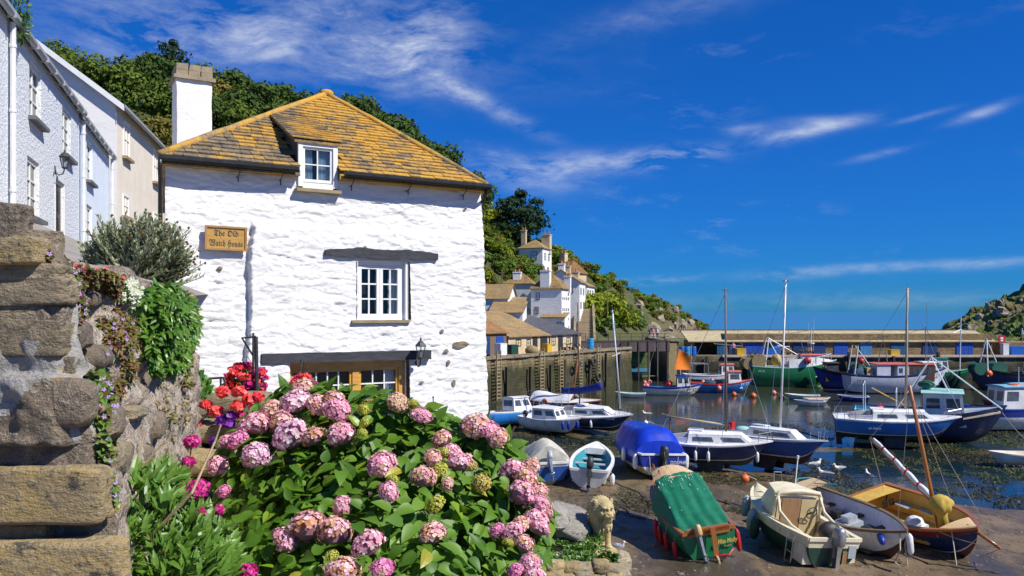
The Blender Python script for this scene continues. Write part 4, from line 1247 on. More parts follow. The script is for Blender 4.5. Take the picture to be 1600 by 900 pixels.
for bx in ((-hw, -hw + .035, -hh, hh), (hw - .035, hw, -hh, hh), (-hw + .036, hw - .036, hh - .035, hh), (-hw + .036, hw - .036, -hh, -hh + .035)):
 g = MB(); g.box(bx[0], bx[1], -.042, .022, bx[2], bx[3], M=tilt); g.build('frame', 'board_frame', sb)
g = MB(); g.box(-hw + .1, -hw + .14, .0, .13, -.02, .02, M=tilt); g.box(hw - .14, hw - .1, .0, .13, -.02, .02, M=tilt); g.build('bracket', 'black_paint', sb)
def gothic(s):
 o = ''
 for ch in s:
  if 'A' <= ch <= 'Z': o += chr(0x1D56C + ord(ch) - 65)
  elif 'a' <= ch <= 'z': o += chr(0x1D586 + ord(ch) - 97)
  else: o += ch
 return o
for body, dz, wd, hs in (('The Old', .085, .44, .17), ('Watch House', -.10, .60, .17)):
 me = text_mesh(gothic(body), 1.0, .0)
 xs_ = [v.co.x for v in me.vertices]; k = wd / (max(xs_) - min(xs_)); mx_ = (max(xs_) + min(xs_)) / 2
 for v in me.vertices:
  v.co.x = (v.co.x - mx_) * k; v.co.y *= hs * .95
 me.transform(tilt @ frame_matrix((0, -.0235, dz), (1, 0, 0), (0, 0, 1)))
 me.materials.clear(); me.materials.append(MATS['black_paint'])
 link('lettering', me, sb)
mk('lamp_glass', (.75, .78, .80), (.6, .63, .66), 3, .15, spec=.6)
def lantern(label, M, sc=1.0):
 """M: origin on the wall, x along the wall, y outwards, z up"""
 t = thing('wall_lantern', label, 'lantern', M.to_translation())
 t.matrix_world = M
 g = MB(); g.lathe([(.0, 0), (.05, .01), (.05, .03), (0, .04)], 8, M=Matrix.Translation((0, 0, -.15 * sc)) @ Matrix.Rotation(-PI / 2, 4, 'X') @ Matrix.Scale(sc, 4))
 pts = [(0, .02, -.15), (0, .08, -.22), (0, .16, -.19), (0, .19, -.08)]
 g.tube([Vector(p) * sc for p in pts], .014 * sc, 6); g.build('bracket', 'black_paint', t)
 T = Matrix.Translation((0, .19 * sc, -.08 * sc)) @ Matrix.Scale(sc, 4)
 g = MB(); g.lathe([(.02, 0), (.055, .01), (.06, .035), (.05, .04)], 6, M=T); g.build('holder', 'black_paint', t); g = MB(); g.lathe([(.11, .24), (.115, .255), (.07, .31), (.03, .345), (.018, .36), (.022, .38), (.005, .42)], 6, M=T); g.build('cap', 'black_paint', t)
 g = MB()
 for k in range(6):
  a_ = 2 * PI * k / 6
  g.tube([T @ Vector((.052 * math.cos(a_), .052 * math.sin(a_), .035)), T @ Vector((.098 * math.cos(a_), .098 * math.sin(a_), .245))], .006 * sc, 4)
 g.build('frame', 'black_paint', t)
 g = MB(); g.lathe([(.046, .042), (.088, .24)], 6, M=T); g.build('glass', 'clear_glass', t)
 g = MB(); g.lathe([(.018, .04), (.018, .13), (.002, .14)], 8, M=T); g.build('bulb', 'lamp_glass', t)
 return t
sl, zl = WP(645, 552)
HM = Matrix.Translation((HA.x, HA.y, ZB)) @ Matrix.Rotation(math.atan2(HD.y, HD.x), 4, 'Z')
lantern('black lantern on the white wall at the end of the tarred beam', HM @ frame_matrix((sl, -.20, zl - .02), (-1, 0, 0), (0, -1, 0)), 1.12)
s_, z_ = WP(666, 632)
t = thing('iron_finial', 'small black iron cross standing before the white wall above the hydrangea', 'finial', HM @ Vector((s_, -.35, z_ - 1.6)))
g = MB(); g.tube([(0, 0, 0), (0, 0, 1.78)], .012, 5); g.tube([(-.06, 0, 1.68), (.06, 0, 1.68)], .012, 5); g.ball((0, 0, 1.79), .022, 6); g.build('cross', 'black_paint', t)
# ================================================================== THE TERRACE ON THE LANE
LD = Vector((-.335, .942)).normalized()
def wall_holes(w, h, holes, mat, parent, name='wall', depth=.25, back='room_dark', M=None):
 xs = sorted({0, w, *[x for hl in holes for x in hl[:2]]}); zs = sorted({0, h, *[z for hl in holes for z in hl[2:4]]})
 m = MB()
 for i in range(len(xs) - 1):
  for j in range(len(zs) - 1):
   cx_, cz_ = (xs[i] + xs[i + 1]) / 2, (zs[j] + zs[j + 1]) / 2
   if any(a < cx_ < b and c < cz_ < d for a, b, c, d in holes): continue
   m.add([(xs[i], 0, zs[j]), (xs[i + 1], 0, zs[j]), (xs[i + 1], 0, zs[j + 1]), (xs[i], 0, zs[j + 1])], [(0, 1, 2, 3)])
 for a, b, c, d in holes:
  D = depth
  m.add([(a, 0, c), (a, D, c), (a, D, d), (a, 0, d)], [(0, 1, 2, 3)]); m.add([(b, 0, c), (b, D, c), (b, D, d), (b, 0, d)], [(3, 2, 1, 0)])
  m.add([(a, 0, d), (b, 0, d), (b, D, d), (a, D, d)], [(0, 1, 2, 3)]); m.add([(a, 0, c), (b, 0, c), (b, D, c), (a, D, c)], [(3, 2, 1, 0)])
  m.add([(a, D + .3, c), (b, D + .3, c), (b, D + .3, d), (a, D + .3, d)], [(0, 1, 2, 3)], 1)
 return m.build(name, [mat, back], parent)
def pebble_mat():
 m, t, b = _mat('pebble_dash')
 v = t.node('ShaderNodeTexCoord').outputs['Object']
 n = t.noise(v, 11, 5, .6); n2 = t.noise(v, 26, 3, .6)
 col = t.mix(t.ramp(n, .3, .7), c4((.68, .73, .78)), c4((.82, .83, .84)))
 t.l.new(col, b.inputs['Base Color']); b.inputs['Roughness'].default_value = .85
 bp = t.node('ShaderNodeBump'); bp.inputs['Strength'].default_value = 1; bp.inputs['Distance'].default_value = .07
 t.l.new(t.m('ADD', n, t.m('MULTIPLY', n2, .5)), bp.inputs['Height']); t.l.new(bp.outputs[0], b.inputs['Normal'])
pebble_mat()
mk('blue_render', (.66, .73, .80), (.74, .79, .83), 2, .8, .2, 40)
mk('pale_render', (.78, .79, .78), (.70, .71, .70), 2, .8, .2, 30)
white_wall_mat('gable_white', (.78, .76, .72), (.66, .63, .57), (.58, .52, .44), .6, .35)
mk('cream_render', (.76, .68, .55), (.68, .60, .48), 1.2, .85, .15, 30)
mk('roof_slate', (.16, .16, .165), (.10, .10, .11), 2, .7, .4)
mk('door_brown', (.045, .018, .014), (.025, .012, .010), 3, .35, .1)
LZ = 10.2
blue = thing('blue_cottage', 'pale blue pebble dashed terraced cottage with a dark brown door', 'house', (-10.8 - LD.x * 6, 18 - LD.y * 6, LZ), math.atan2(LD.y, LD.x))
hs = [(5.55, 6.75, .52, 1.85), (5.75, 6.95, 2.75, 4.02), (9.5, 10.75, 2.62, 3.90), (8.55, 9.65, 0, 1.80)]
wall_holes(12.0, 4.3, hs, 'pebble_dash', blue, 'wall', .22)
hs2 = [(1.6, 2.75, 2.55, 3.85), (1.6, 2.7, .5, 1.8)]
o = wall_holes(6.7, 4.22, hs2, 'blue_render', blue, 'wall', .22); o.location = (12.0, .03, 0)
g = MB(); g.box(0, 18.7, .62, 3.2, -1, 4.25); g.box(18.55, 18.7, .04, .62, -1, 4.2); g.box(0, 18.7, .03, .5, -2.0, -.002); g.build('inner_wall', 'pale_render', blue)
g = MB(); g.hexa([(0, -.12, 4.33), (12, -.12, 4.33), (12, 3.2, 5.1), (0, 3.2, 5.1), (0, -.12, 4.43), (12, -.12, 4.43), (12, 3.2, 5.2), (0, 3.2, 5.2)])
g.hexa([(12.02, -.10, 4.23), (18.75, -.10, 4.23), (18.75, 3.2, 5.0), (12.02, 3.2, 5.0), (12.02, -.10, 4.33), (18.75, -.10, 4.33), (18.75, 3.2, 5.1), (12.02, 3.2, 5.1)]); g.build('roof', 'roof_slate', blue)
mk('grey_gutter', (.42, .43, .43), (.34, .35, .35), 4, .4)
for x0, x1, z in ((0, 12.05, 4.25), (12.1, 18.8, 4.15)):
 g = MB(); prof = [(-.07, .06), (-.065, -.01), (-.025, -.06), (.035, -.06), (.07, -.01), (.07, .06)]
 g.loft([[(x, -.16 + p, z + q_) for p, q_ in prof] for x in (x0, x1)]); g.loft([[(x, -.16 + p * .85, z + .008 + q_ * .85) for p, q_ in prof][::-1] for x in (x0, x1)])
 go = g.build('gutter', 'grey_gutter', blue)
 k = x0 + .5
 while k < x1:
  g = MB(); g.box(k - .03, k + .03, -.245, -.08, z - .075, z + .045); g.build('bracket', 'grey_gutter', go); k += 1.0
for (a, b, c, d), base in [(h_, 0) for h_ in hs[:3]] + [((a + 12, b + 12, c, d), .03) for a, b, c, d in hs2]:
 M = frame_matrix(((a + b) / 2, base + .08, c + .01), (1, 0, 0), (0, 0, 1))
 window_part(blue, M, b - a - .02, d - c - .02, 'white_paint', 2, 3, .05, .09, .03)
 g = MB(); g.box(a - .12, b + .12, base - .16, base - .003, c - .09, c - .004); g.box(a + .01, b - .01, base + .005, base + .11, c - .0, c + .03); g.build('sill', 'roof_slate', blue)
a, b, c, d = hs[3]
g = MB(); g.box(a, a + .05, .03, .12, 0, d); g.box(b - .08, b, .03, .12, 0, d); g.box(a + .05, b - .08, .03, .12, d - .08, d); g.build('door_frame', 'white_paint', blue)
g = MB(); g.box(a + .052, b - .082, .05, .12, .02, d - .085); do = g.build('door', 'door_brown', blue)
for pz in ((.15, .85), (1.0, d - .25)):
 for px_ in (a + .17, (a + b) / 2 + .04):
  g = MB(); g.box(px_, px_ + .33, .038, .049, pz[0], pz[1]); g.build('panel', 'door_brown', do)
g = MB(); g.ball((a + .16, .02, .95), .03, 8); g.build('handle', 'steel', do)
g = MB(); g.box(a - .06, a - .003, -.02, -.003, 0, d + .09); g.box(b + .003, b + .10, -.03, -.003, 0, d + .09); g.box(a - .002, b + .002, -.03, -.003, d + .003, d + .09); g.build('door_surround', 'white_paint', blue)
g = MB(); g.hexa([(0, -.20, .0), (8.4, -.20, -.25), (8.4, -.02, -.25), (0, -.02, 0), (0, -.22, .36), (8.4, -.22, .08), (8.4, -.02, .14), (0, -.02, .42)]); g.build('plinth', 'blue_render', blue)
for x, z0, z1 in ((3.9, -1, 4.2), (12.25, -1, 4.1), (18.55, -1, 4.1)):
 g = MB(); g.tube([(x, -.09, z0), (x, -.09, z1)], .055, 8)
 for z in (.8, 2.4, 3.7):
  g.lathe([(.068, z), (.068, z + .07)], 8, M=Matrix.Translation((x, -.09, 0)))
 g.build('downpipe', 'white_plastic', blue, smooth=False)
LM = Matrix.Translation((-10.8 - LD.x * 6, 18 - LD.y * 6, LZ)) @ Matrix.Rotation(math.atan2(LD.y, LD.x), 4, 'Z')
lantern('black lantern on the pale blue cottage beside its door', LM @ frame_matrix((8.35, -.02, 2.12), (-1, 0, 0), (0, -1, 0)), 1.2)
CD = Vector((-.228, .974)).normalized()
cream = cottage('tall cream rendered house with a white gable beyond the blue cottage', (-15.9, 32), (-15.9 + CD.x * 13.5, 32 + CD.y * 13.5), 9, 9.6, 17.0, 3.4, wall='cream_render', roof='roof_slate',
    wins=[('f', 1.9, 5.5, 1.05, 1.5, 'white_paint'), ('f', 7.9, 5.4, 1.1, 1.6, 'white_paint'), ('f', 1.8, 3.0, 1.0, .9, 'white_paint'), ('f', 7.9, 3.2, 1.0, .7, 'white_paint')], name='cream_house')
g = MB(); g.add([(-.03, -.03, -3), (-.03, 9, -3), (-.03, 9, 7.4), (-.03, 4.5, 10.8), (-.03, -.03, 7.4)], [(4, 3, 2, 1, 0)]); g.add([(-.03, -.03, -3), (.25, -.03, -3), (.25, -.03, 7.4), (-.03, -.03, 7.4)], [(0, 1, 2, 3)]); g.build('gable_wall', 'gable_white', cream)
for x, z, w in ((1.9, 5.5, 1.05), (7.9, 5.4, 1.1), (1.8, 3.0, 1.0), (7.9, 3.2, 1.0)):
 g = MB(); g.box(x - w / 2 - .15, x + w / 2 + .15, -.2, -.001, z - .12, z - .004); g.build('sill', 'sill_stone', cream)
g = MB(); g.loft([[(x, -.34 + p, 7.22 + q_) for p, q_ in [(-.08, .07), (-.07, -.03), (0, -.07), (.07, -.03), (.08, .07)]] for x in (-.1, 13.6)]); g.build('gutter', 'grey_gutter', cream)
g = MB(); g.hexa([(-.3, -.4, 7.0), (-.18, -.4, 7.0), (-.18, 4.6, 10.75), (-.3, 4.6, 10.75), (-.3, -.4, 7.25), (-.18, -.4, 7.25), (-.18, 4.6, 11.0), (-.3, 4.6, 11.0)]); g.build('bargeboard', 'white_paint', cream)
# ================================================================== BOATS
def paint(name, c, rough=.3, dirt=None):
 m, t, b = _mat(name)
 v = t.node('ShaderNodeTexCoord').outputs['Object']
 vs = t.mapping(v, (3.2, 3.2, .35)); n1 = t.noise(v, 1.8, 6, .65); n2 = t.noise(vs, 2.6, 6, .7)
 col = t.mix(t.ramp(n1, .42, .78), c4(c), c4(dirt or tuple(x * .70 for x in c)))
 col = t.mix(t.m('MULTIPLY', t.ramp(n2, .56, .72), .75), col, c4((c[0] * .45 + .07, c[1] * .45 + .05, c[2] * .40 + .03)))
 col = t.mix(t.m('MULTIPLY', t.ramp(t.noise(t.mapping(v, (1, 1, 1), (0, 0, 0), (7, 1, 3)), 9, 5, .75), .60, .66), .6), col, c4(tuple(min(.8, x * .6 + .10) for x in c)))
 hsv = t.ramp(t.noise(vs, 1.1, 4, .6), .62, .74); col = t.mix(t.m('MULTIPLY', hsv, .45), col, c4((.20, .10, .045)))
 t.l.new(col, b.inputs['Base Color']); t.l.new(t.m('ADD', t.m('MULTIPLY', n1, .35), rough - .02), b.inputs['Roughness'])
 bp = t.node('ShaderNodeBump'); bp.inputs['Strength'].default_value = .12; bp.inputs['Distance'].default_value = .02
 t.l.new(t.noise(v, 6, 5, .6), bp.inputs['Height']); t.l.new(bp.outputs[0], b.inputs['Normal'])
 return m
paint('boat_white', (.76, .76, .74)); paint('boat_cream', (.74, .66, .45)); paint('boat_blue', (.02, .20, .60)); paint('boat_navy', (.012, .030, .11))
paint('boat_midblue', (.014, .085, .32)); paint('boat_green', (.010, .20, .075)); paint('boat_darkgreen', (.008, .055, .035)); paint('boat_maroon', (.17, .018, .02))
paint('boat_royal', (.008, .035, .30)); paint('boat_cyan', (.015, .20, .55)); paint('boat_grey', (.36, .40, .42)); paint('boat_paleblue', (.22, .48, .60)); paint('boat_red', (.50, .035, .04))
paint('boat_teal', (.03, .26, .33)); paint('boat_yellow', (.66, .42, .08)); paint('boat_mint', (.35, .62, .55)); paint('boat_black', (.015, .015, .018)); paint('boat_tan', (.60, .40, .17))
paint('boat_coral', (.72, .16, .11)); paint('boat_lilac', (.60, .62, .70))
class Hull:
 """x forward, y to port, z up, keel at z = 0"""
 def __init__(s, L, B, D, tf=.8, bow=.30, stern=.06, rake=.5, vee=1.0, full=2.4, keel=0.0, trake=.12, round_=0.0):
  s.L, s.B, s.D, s.tf, s.bow, s.stern, s.rake, s.vee, s.full, s.keel, s.trake = L, B, D, tf, bow, stern, rake, vee, full, keel, trake
  s.round = round_
 def hb(s, t):
  if t < .42:
   f = s.tf + (1 - s.tf) * math.sin(PI / 2 * t / .42)
  else:
   w = (t - .42) / .58
   f = max(0.0, 1 - w ** 2.25) ** .92
  return s.B / 2 * f
 def zs(s, t):
  return s.keel + s.D * (1 + s.bow * max(0, (t - .35) / .65) ** 2 + s.stern * max(0, (.4 - t) / .4) ** 2)
 def zk(s, t):
  z = s.keel
  if t > .70: z += s.D * .85 * ((t - .70) / .30) ** 2.6
  if t < .2: z += s.D * .08 * ((.2 - t) / .2) ** 2
  return z
 def X(s, t, z):
  x = -s.L / 2 + s.L * t
  c = (z - s.zk(t)) / max(.05, s.zs(t) - s.zk(t))
  if t > .5: x -= s.rake * (1 - c) * ((t - .5) / .5) ** 2 * .8
  if t < .15: x -= s.trake * c * ((.15 - t) / .15) ** 2
  return x
 def pt(s, t, c, side=1, inset=0.0):
  """c: 0 gunwale .. 1 keel"""
  zs_, zk_ = s.zs(t), s.zk(t); z = zs_ + (zk_ - zs_) * c
  w = max(0, (t - .42) / .58)
  p = s.full * (1 - w) + 1.15 * w
  y = s.hb(t) * max(0, 1 - c ** p) ** (.62 + .3 * w)
  y = max(0, y - inset)
  return Vector((s.X(t, z), side * y, z))
 def gun(s, t, side=1, inset=0.0, dz=0.0):
  v = s.pt(t, 0, side, inset); v.z += dz
  return v
 def shell(s, parent, top, side, bottom, stripe=.10, wl=.45, N=26, boot=None, inner='boat_white', sole=.35, t0in=.0, t1in=.97, transom=None, wall=.05, planks=0, name='hull'):
  m = MB(); cols = []
  cs = [0, stripe]
  k = 5
  cs += [stripe + (wl - stripe) * i / k for i in range(1, k)]
  cs += [wl]
  if boot: cs += [wl + .05]
  cb = cs[-1]
  cs += [cb + (1 - cb) * i / 5 for i in range(1, 6)]
  mats = [top, side, bottom, boot or side, inner]
  def mi(c):
   if c < stripe - 1e-6: return 0
   if c < wl - 1e-6: return 1
   if boot and c < wl + .05 - 1e-6: return 3
   return 2
  for sd in (1, -1):
   b = len(m.v)
   for i in range(N + 1):
    t = i / N
    for j, c in enumerate(cs):
     p = s.pt(t, c, sd)
     if planks and c < .9: p.y += sd * .014 * ((j % 2) - .5)
     m.v.append(tuple(p))
   n = len(cs)
   for i in range(N):
    for j in range(n - 1):
     q = (b + i * n + j, b + i * n + j + 1, b + (i + 1) * n + j + 1, b + (i + 1) * n + j)
     m.f.append(q if sd > 0 else q[::-1]); m.mi.append(mi(cs[j]))
  for j in range(len(cs) - 1):
   a, b_, c_, d = s.pt(0, cs[j], 1), s.pt(0, cs[j], -1), s.pt(0, cs[j + 1], -1), s.pt(0, cs[j + 1], 1)
   m.add([a, b_, c_, d], [(0, 1, 2, 3)], mi(cs[j]) if mi(cs[j]) != 1 or transom is None else 5)
  zin = s.keel + s.D * sole
  ts = [t0in + (t1in - t0in) * i / N for i in range(N + 1)]
  for sd in (1, -1):
   b = len(m.v)
   for t in ts:
    tt = max(t, .012)
    g_ = s.gun(tt, sd, wall); zz = zin
    c = min(.93, max(.02, (s.zs(tt) - zz) / max(.05, s.zs(tt) - s.zk(tt))))
    lo = s.pt(tt, c, sd, wall); lo.z = max(lo.z, zz)
    mid = s.pt(tt, c * .5, sd, wall)
    m.v += [tuple(g_), tuple(mid), tuple(lo), (lo.x, 0, lo.z)]
   for i in range(N):
    for j in range(3):
     q = (b + i * 4 + j, b + (i + 1) * 4 + j, b + (i + 1) * 4 + j + 1, b + i * 4 + j + 1)
     m.f.append(q if sd > 0 else q[::-1]); m.mi.append(4)
  a, b_ = s.gun(.012, 1, wall), s.gun(.012, -1, wall)
  lo1 = s.pt(.012, (s.zs(0) - zin) / (s.zs(0) - s.zk(0)), 1, wall); lo2 = lo1.copy(); lo2.y *= -1
  m.add([a, lo1, lo2, b_], [(0, 1, 2, 3)], 4)
  o = m.build(name, mats + [transom or side], parent, smooth=True)
  auto_smooth(o, 34)
  return o
 def rail(s, parent, mat, w=.09, h=.055, out=.03, t1=1.0, N=26, name='gunwale', transom=True):
  m = MB()
  for sd in (1, -1):
   rings = []
   for i in range(N + 1):
    t = t1 * i / N
    g_ = s.gun(t, sd); y = abs(g_.y)
    yo, yi = y + out, max(0, y - w)
    r = [(g_.x, sd * yo, g_.z - h), (g_.x, sd * yo, g_.z + h * .6), (g_.x, sd * yi, g_.z + h * .6), (g_.x, sd * yi, g_.z - h * .5)]
    rings.append(r if sd > 0 else r[::-1])
   m.loft(rings, close=True, caps=True)
  if transom:
   a = s.gun(0, 1); m.box(a.x - .04, a.x + .07, -a.y, a.y, a.z - h, a.z + h * .6 - .003)
  return m.build(name, mat, parent)
 def deck(s, parent, t0, t1, mat, dz=-.01, camber=.06, N=14, inset=.05, name='deck'):
  m = MB(); rings = []
  for i in range(N + 1):
   t = t0 + (t1 - t0) * i / N; r = []
   g_ = s.gun(t, 1, inset)
   for k in range(7):
    f = 1 - 2 * k / 6
    r.append((g_.x, g_.y * f, g_.z + dz + camber * (1 - f * f)))
   rings.append(r)
  m.loft(rings)
  e = rings[0]
  m.add(list(e) + [(p[0], p[1], p[2] - .25) for p in (e[0], e[-1])], [(0, 1, 2, 3, 4, 5, 6, 8, 7)])
  return m.build(name, mat, parent, smooth=False)
 def foil(s, parent, y, x0, x1, depth, mat, name='keel', th=.06):
  m = MB(); zz = s.keel + s.D * .12
  m.hexa([(x0 + .1, y - th, zz - depth), (x1 - .15, y - th, zz - depth), (x1 - .15, y + th, zz - depth), (x0 + .1, y + th, zz - depth),
    (x0, y * .8 - th, zz + .1), (x1, y * .8 - th, zz + .1), (x1, y * .8 + th, zz + .1), (x0, y * .8 + th, zz + .1)])
  return m.build(name, mat, parent)
def cabin(parent, x0, x1, w0, w1, z0, z1, fr=.3, br=.0, tumble=.06, mat='boat_white', roof=None, rov=.06, side=2, front=2, back=0, wz=(.45, .86), glass='boat_glass', roof_h=.05, name='cabin', door=False, camber=.07):
 """x0 aft, x1 forward; half widths at either end; raked front"""
 z = z1
 lo = [(x0, -w0, z0), (x1, -w1, z0), (x1, w1, z0), (x0, w0, z0)]
 up = [(x0 + br, -w0 + tumble, z), (x1 - fr, -w1 + tumble, z), (x1 - fr, w1 - tumble, z), (x0 + br, w0 - tumble, z)]
 m = MB(); m.hexa(lo + up)
 c = m.build(name, mat, parent)
 def quad(face, fx0, fx1, fz0, fz1, nm='window', mt=glass, off=.006):
  idx = {'s': (0, 1, 5, 4), 'p': (2, 3, 7, 6), 'f': (1, 2, 6, 5), 'b': (3, 0, 4, 7)}[face]
  pts = [Vector((lo + up)[i]) for i in idx]
  def q(u, v):
   return pts[0].lerp(pts[1], u).lerp(pts[3].lerp(pts[2], u), v)
  a, b, c_, d = q(fx0, fz0), q(fx1, fz0), q(fx1, fz1), q(fx0, fz1)
  n = (b - a).cross(d - a).normalized()
  g = MB(); g.hexa([a - n * .01, b - n * .01, c_ - n * .01, d - n * .01] + [x + n * off for x in (a, b, c_, d)])
  return g.build(nm, mt, c, fix=True)
 for face, n in (('s', side), ('p', side), ('f', front), ('b', back)):
  for k in range(n):
   mg = .10 / n + .03
   a = k / n + mg; b = (k + 1) / n - mg
   if face == 'b' and door: pass
   quad(face, a, b, *wz)
 if door:
  quad('b', .30, .62, .02, .92, 'door', 'brown_bottom', .012)
 if roof:
  m = MB(); o = rov; rings = []
  for (x, w) in ((x0 + br - o, w0 - tumble + o), ((x0 + br + x1 - fr) / 2, (w0 + w1) / 2 - tumble + o), (x1 - fr + o, w1 - tumble + o)):
   top = [(x, w * (1 - 2 * k / 6), z + .003 + roof_h + camber * (1 - (1 - 2 * k / 6) ** 2)) for k in range(7)]
   rings.append(top + [(x, -w, z + .003), (x, w, z + .003)])
  m.loft(rings, close=True, caps=True); m.build('roof', roof, c, fix=True)
 c['__quad'] = 0
 return c
def fender(parent, p, r=.10, l=.5, mat='white_plastic', rope_to=None):
 m = MB(); prof = [(.012, l / 2 + .05), (.03, l / 2 + .03), (r * .6, l / 2), (r * .95, l / 2 - r * .6), (r, 0), (r * .95, -l / 2 + r * .6), (r * .6, -l / 2), (.02, -l / 2 - .03)]
 m.lathe(prof[::-1], 10, 0, Matrix.Translation(p))
 if rope_to is not None:
  m.tube([Vector(p) + Vector((0, 0, l / 2)), rope_to], .010, 4, 1)
 return m.build('fender', [mat, 'rope'], parent, smooth=True)
def ball_float(parent, p, r, mat):
 m = MB(); m.ball(p, r, 12); m.lathe([(.05, r * .9), (.06, r * 1.15), (.03, r * 1.3)], 8, 0, Matrix.Translation(p))
 return m.build('float', mat, parent, smooth=True)
def outboard(parent, p, sc=1.0, tilt=0, cowl='black_paint', leg='grey_metal', yaw=0):
 """hung on the transom; x aft is negative"""
 M = Matrix.Translation(p) @ Matrix.Rotation(R(yaw), 4, 'Z') @ Matrix.Rotation(R(tilt), 4, 'Y') @ Matrix.Scale(sc, 4)
 m = MB(); m.box(-.14, .02, -.11, .11, -.25, .06, 0, M)
 m.hexa([M @ Vector(v) for v in ((-.30, -.05, -.95), (-.12, -.05, -.95), (-.12, .05, -.95), (-.30, .05, -.95), (-.34, -.08, .1), (-.10, -.08, .1), (-.10, .08, .1), (-.34, .08, .1))])
 m.box(-.44, -.08, -.09, .09, -.72, -.69, 0, M)
 m.lathe([(.02, -.22), (.07, -.12), (.075, .12), (.05, .22)], 8, 0, M @ Matrix.Translation((-.24, 0, -.93)) @ Matrix.Rotation(PI / 2, 4, 'Y'))
 m.hexa([M @ Vector(v) for v in ((-.25, -.012, -1.15), (-.16, -.012, -1.15), (-.16, .012, -1.15), (-.25, .012, -1.15), (-.33, -.012, -.95), (-.12, -.012, -.95), (-.12, .012, -.95), (-.33, .012, -.95))])
 o = m.build('outboard_motor', leg, parent)
 m = MB(); prof = []
 rings = []
 for z, f, sh in ((.08, .85, 0), (.12, 1.0, 0), (.30, 1.05, -.01), (.45, .95, -.02), (.53, .72, -.03), (.55, .4, -.03)):
  r = []
  for k in range(14):
   a = 2 * PI * k / 14; cx_, cy_ = math.cos(a), math.sin(a)
   ex = lambda q: math.copysign(abs(q) ** .6, q)
   r.append(M @ Vector((-.22 + sh + .25 * f * ex(cx_), .155 * f * ex(cy_), z)))
  rings.append(r)
 m.loft(rings, close=True, caps=True); m.build('cowling', cowl, o, smooth=True, fix=True)
 m = MB()
 for k in range(3):
  a = 2 * PI * k / 3
  m.hexa([M @ Vector(v) for v in ((-.475, -.01 + .02 * math.cos(a), -.93 + .02 * math.sin(a)), (-.465, .03 * math.cos(a + .6), -.93 + .03 * math.sin(a + .6)), (-.47, .13 * math.cos(a + .5), -.93 + .13 * math.sin(a + .5)), (-.48, .12 * math.cos(a), -.93 + .12 * math.sin(a)),
          (-.455, -.01 + .02 * math.cos(a), -.93 + .02 * math.sin(a)), (-.445, .03 * math.cos(a + .6), -.93 + .03 * math.sin(a + .6)), (-.45, .13 * math.cos(a + .5), -.93 + .13 * math.sin(a + .5)), (-.46, .12 * math.cos(a), -.93 + .12 * math.sin(a)))])
 m.build('propeller', 'steel', o)
 return o
def wire(mb, a, b, r=.010, sag=0.0, mi=0):
 a, b = Vector(a), Vector(b)
 if sag:
  mb.tube([a.lerp(b, k / 6) - Vector((0, 0, sag * 4 * (k / 6) * (1 - k / 6))) for k in range(7)], r, 4, mi)
 else:
  mb.tube([a, b], r, 4, mi)
def mast(parent, base, top, r0, r1, mat, stays=(), spreader=None, name='mast', wire_mat='steel', wr=.011):
 m = MB(); m.tube([base, Vector(base).lerp(Vector(top), .5), top], [r0, (r0 + r1) / 2, r1], 8)
 o = m.build(name, mat, parent, smooth=True)
 if spreader:
  f, hw_ = spreader; p = Vector(base).lerp(Vector(top), f)
  g = MB(); g.tube([p + Vector((0, -hw_, .02)), p, p + Vector((0, hw_, .02))], .02, 5); g.build('spreader', mat, o)
 for q in stays:
  g = MB(); a = Vector(top) - (Vector(top) - Vector(base)) * .03
  if len(q) == 2:
   g_ = [Vector(q[0]), Vector(q[1])]; wire(g, a, g_[0], wr); wire(g, g_[0], g_[1], wr)
  else:
   wire(g, a, q, wr)
  g.build('stay', wire_mat, o)
 return o
def pulpit(parent, H_, ts, h=.5, mat='steel', r=.018, inset=.06, both=True):
 g = MB()
 tops = []
 for sd in (1, -1):
  pts = [H_.gun(t, sd, inset) for t in ts]
  top = [p + Vector((0, 0, h)) for p in pts]
  if sd > 0: tops = top
  else:
   line = tops + top[::-1]
   g.tube(line, r, 5)
  for p, q in zip(pts, top):
   g.tube([p, q], r, 5)
 return g.build('rail', mat, parent)
def boat(name, label, cat, u, v, heading, heel=0.0, pitch=0.0, z=0.0, group=None):
 p = G(u, v, z)
 t = thing(name, label, cat, (p.x, p.y, z), 0, group)
 t.rotation_euler = (R(heel), R(pitch), R(heading))
 return t
def tarp_mat(name, c, rough=.45, c3=None):
 return mk(name, c, tuple(x * .7 for x in c), 3, rough, .3, 9, c3=c3, s3=16, lo3=.66, hi3=.70) if c3 else mk(name, c, tuple(x * .7 for x in c), 3, rough, .3, 9)
tarp_mat('tarp_blue', (.010, .045, .50), .32); tarp_mat('tarp_cream', (.56, .54, .46), .8); tarp_mat('tarp_yellow', (.52, .36, .05), .75); tarp_mat('sail_blue', (.010, .03, .26), .7)
tarp_mat('tarp_green', (.006, .17, .085), .6)
mk('sail_orange', (.92, .25, .012), (.80, .19, .01), 2, .7, .1)
mk('sail_white', (.74, .74, .74), (.6, .6, .62), 6, .8, .3)
mk('birdlime', (.75, .76, .72), None, rough=.8)
mk('plywood', (.33, .19, .09), (.22, .125, .06), 2.5, .5, .1, stretch=(6, 6, 1))
mk('sole_brown', (.12, .075, .045), (.08, .05, .035), 5, .7)
mk('deck_cream', (.70, .50, .26), (.60, .42, .22), 3, .6, .1)
mk('net_green', (.03, .16, .10), (.02, .10, .07), 9, .9, .8, 60)
mk('net_tan', (.33, .25, .11), (.22, .16, .08), 9, .9, .8, 60)
mk('net_blue', (.02, .07, .12), (.015, .05, .08), 9, .9, .8, 60)
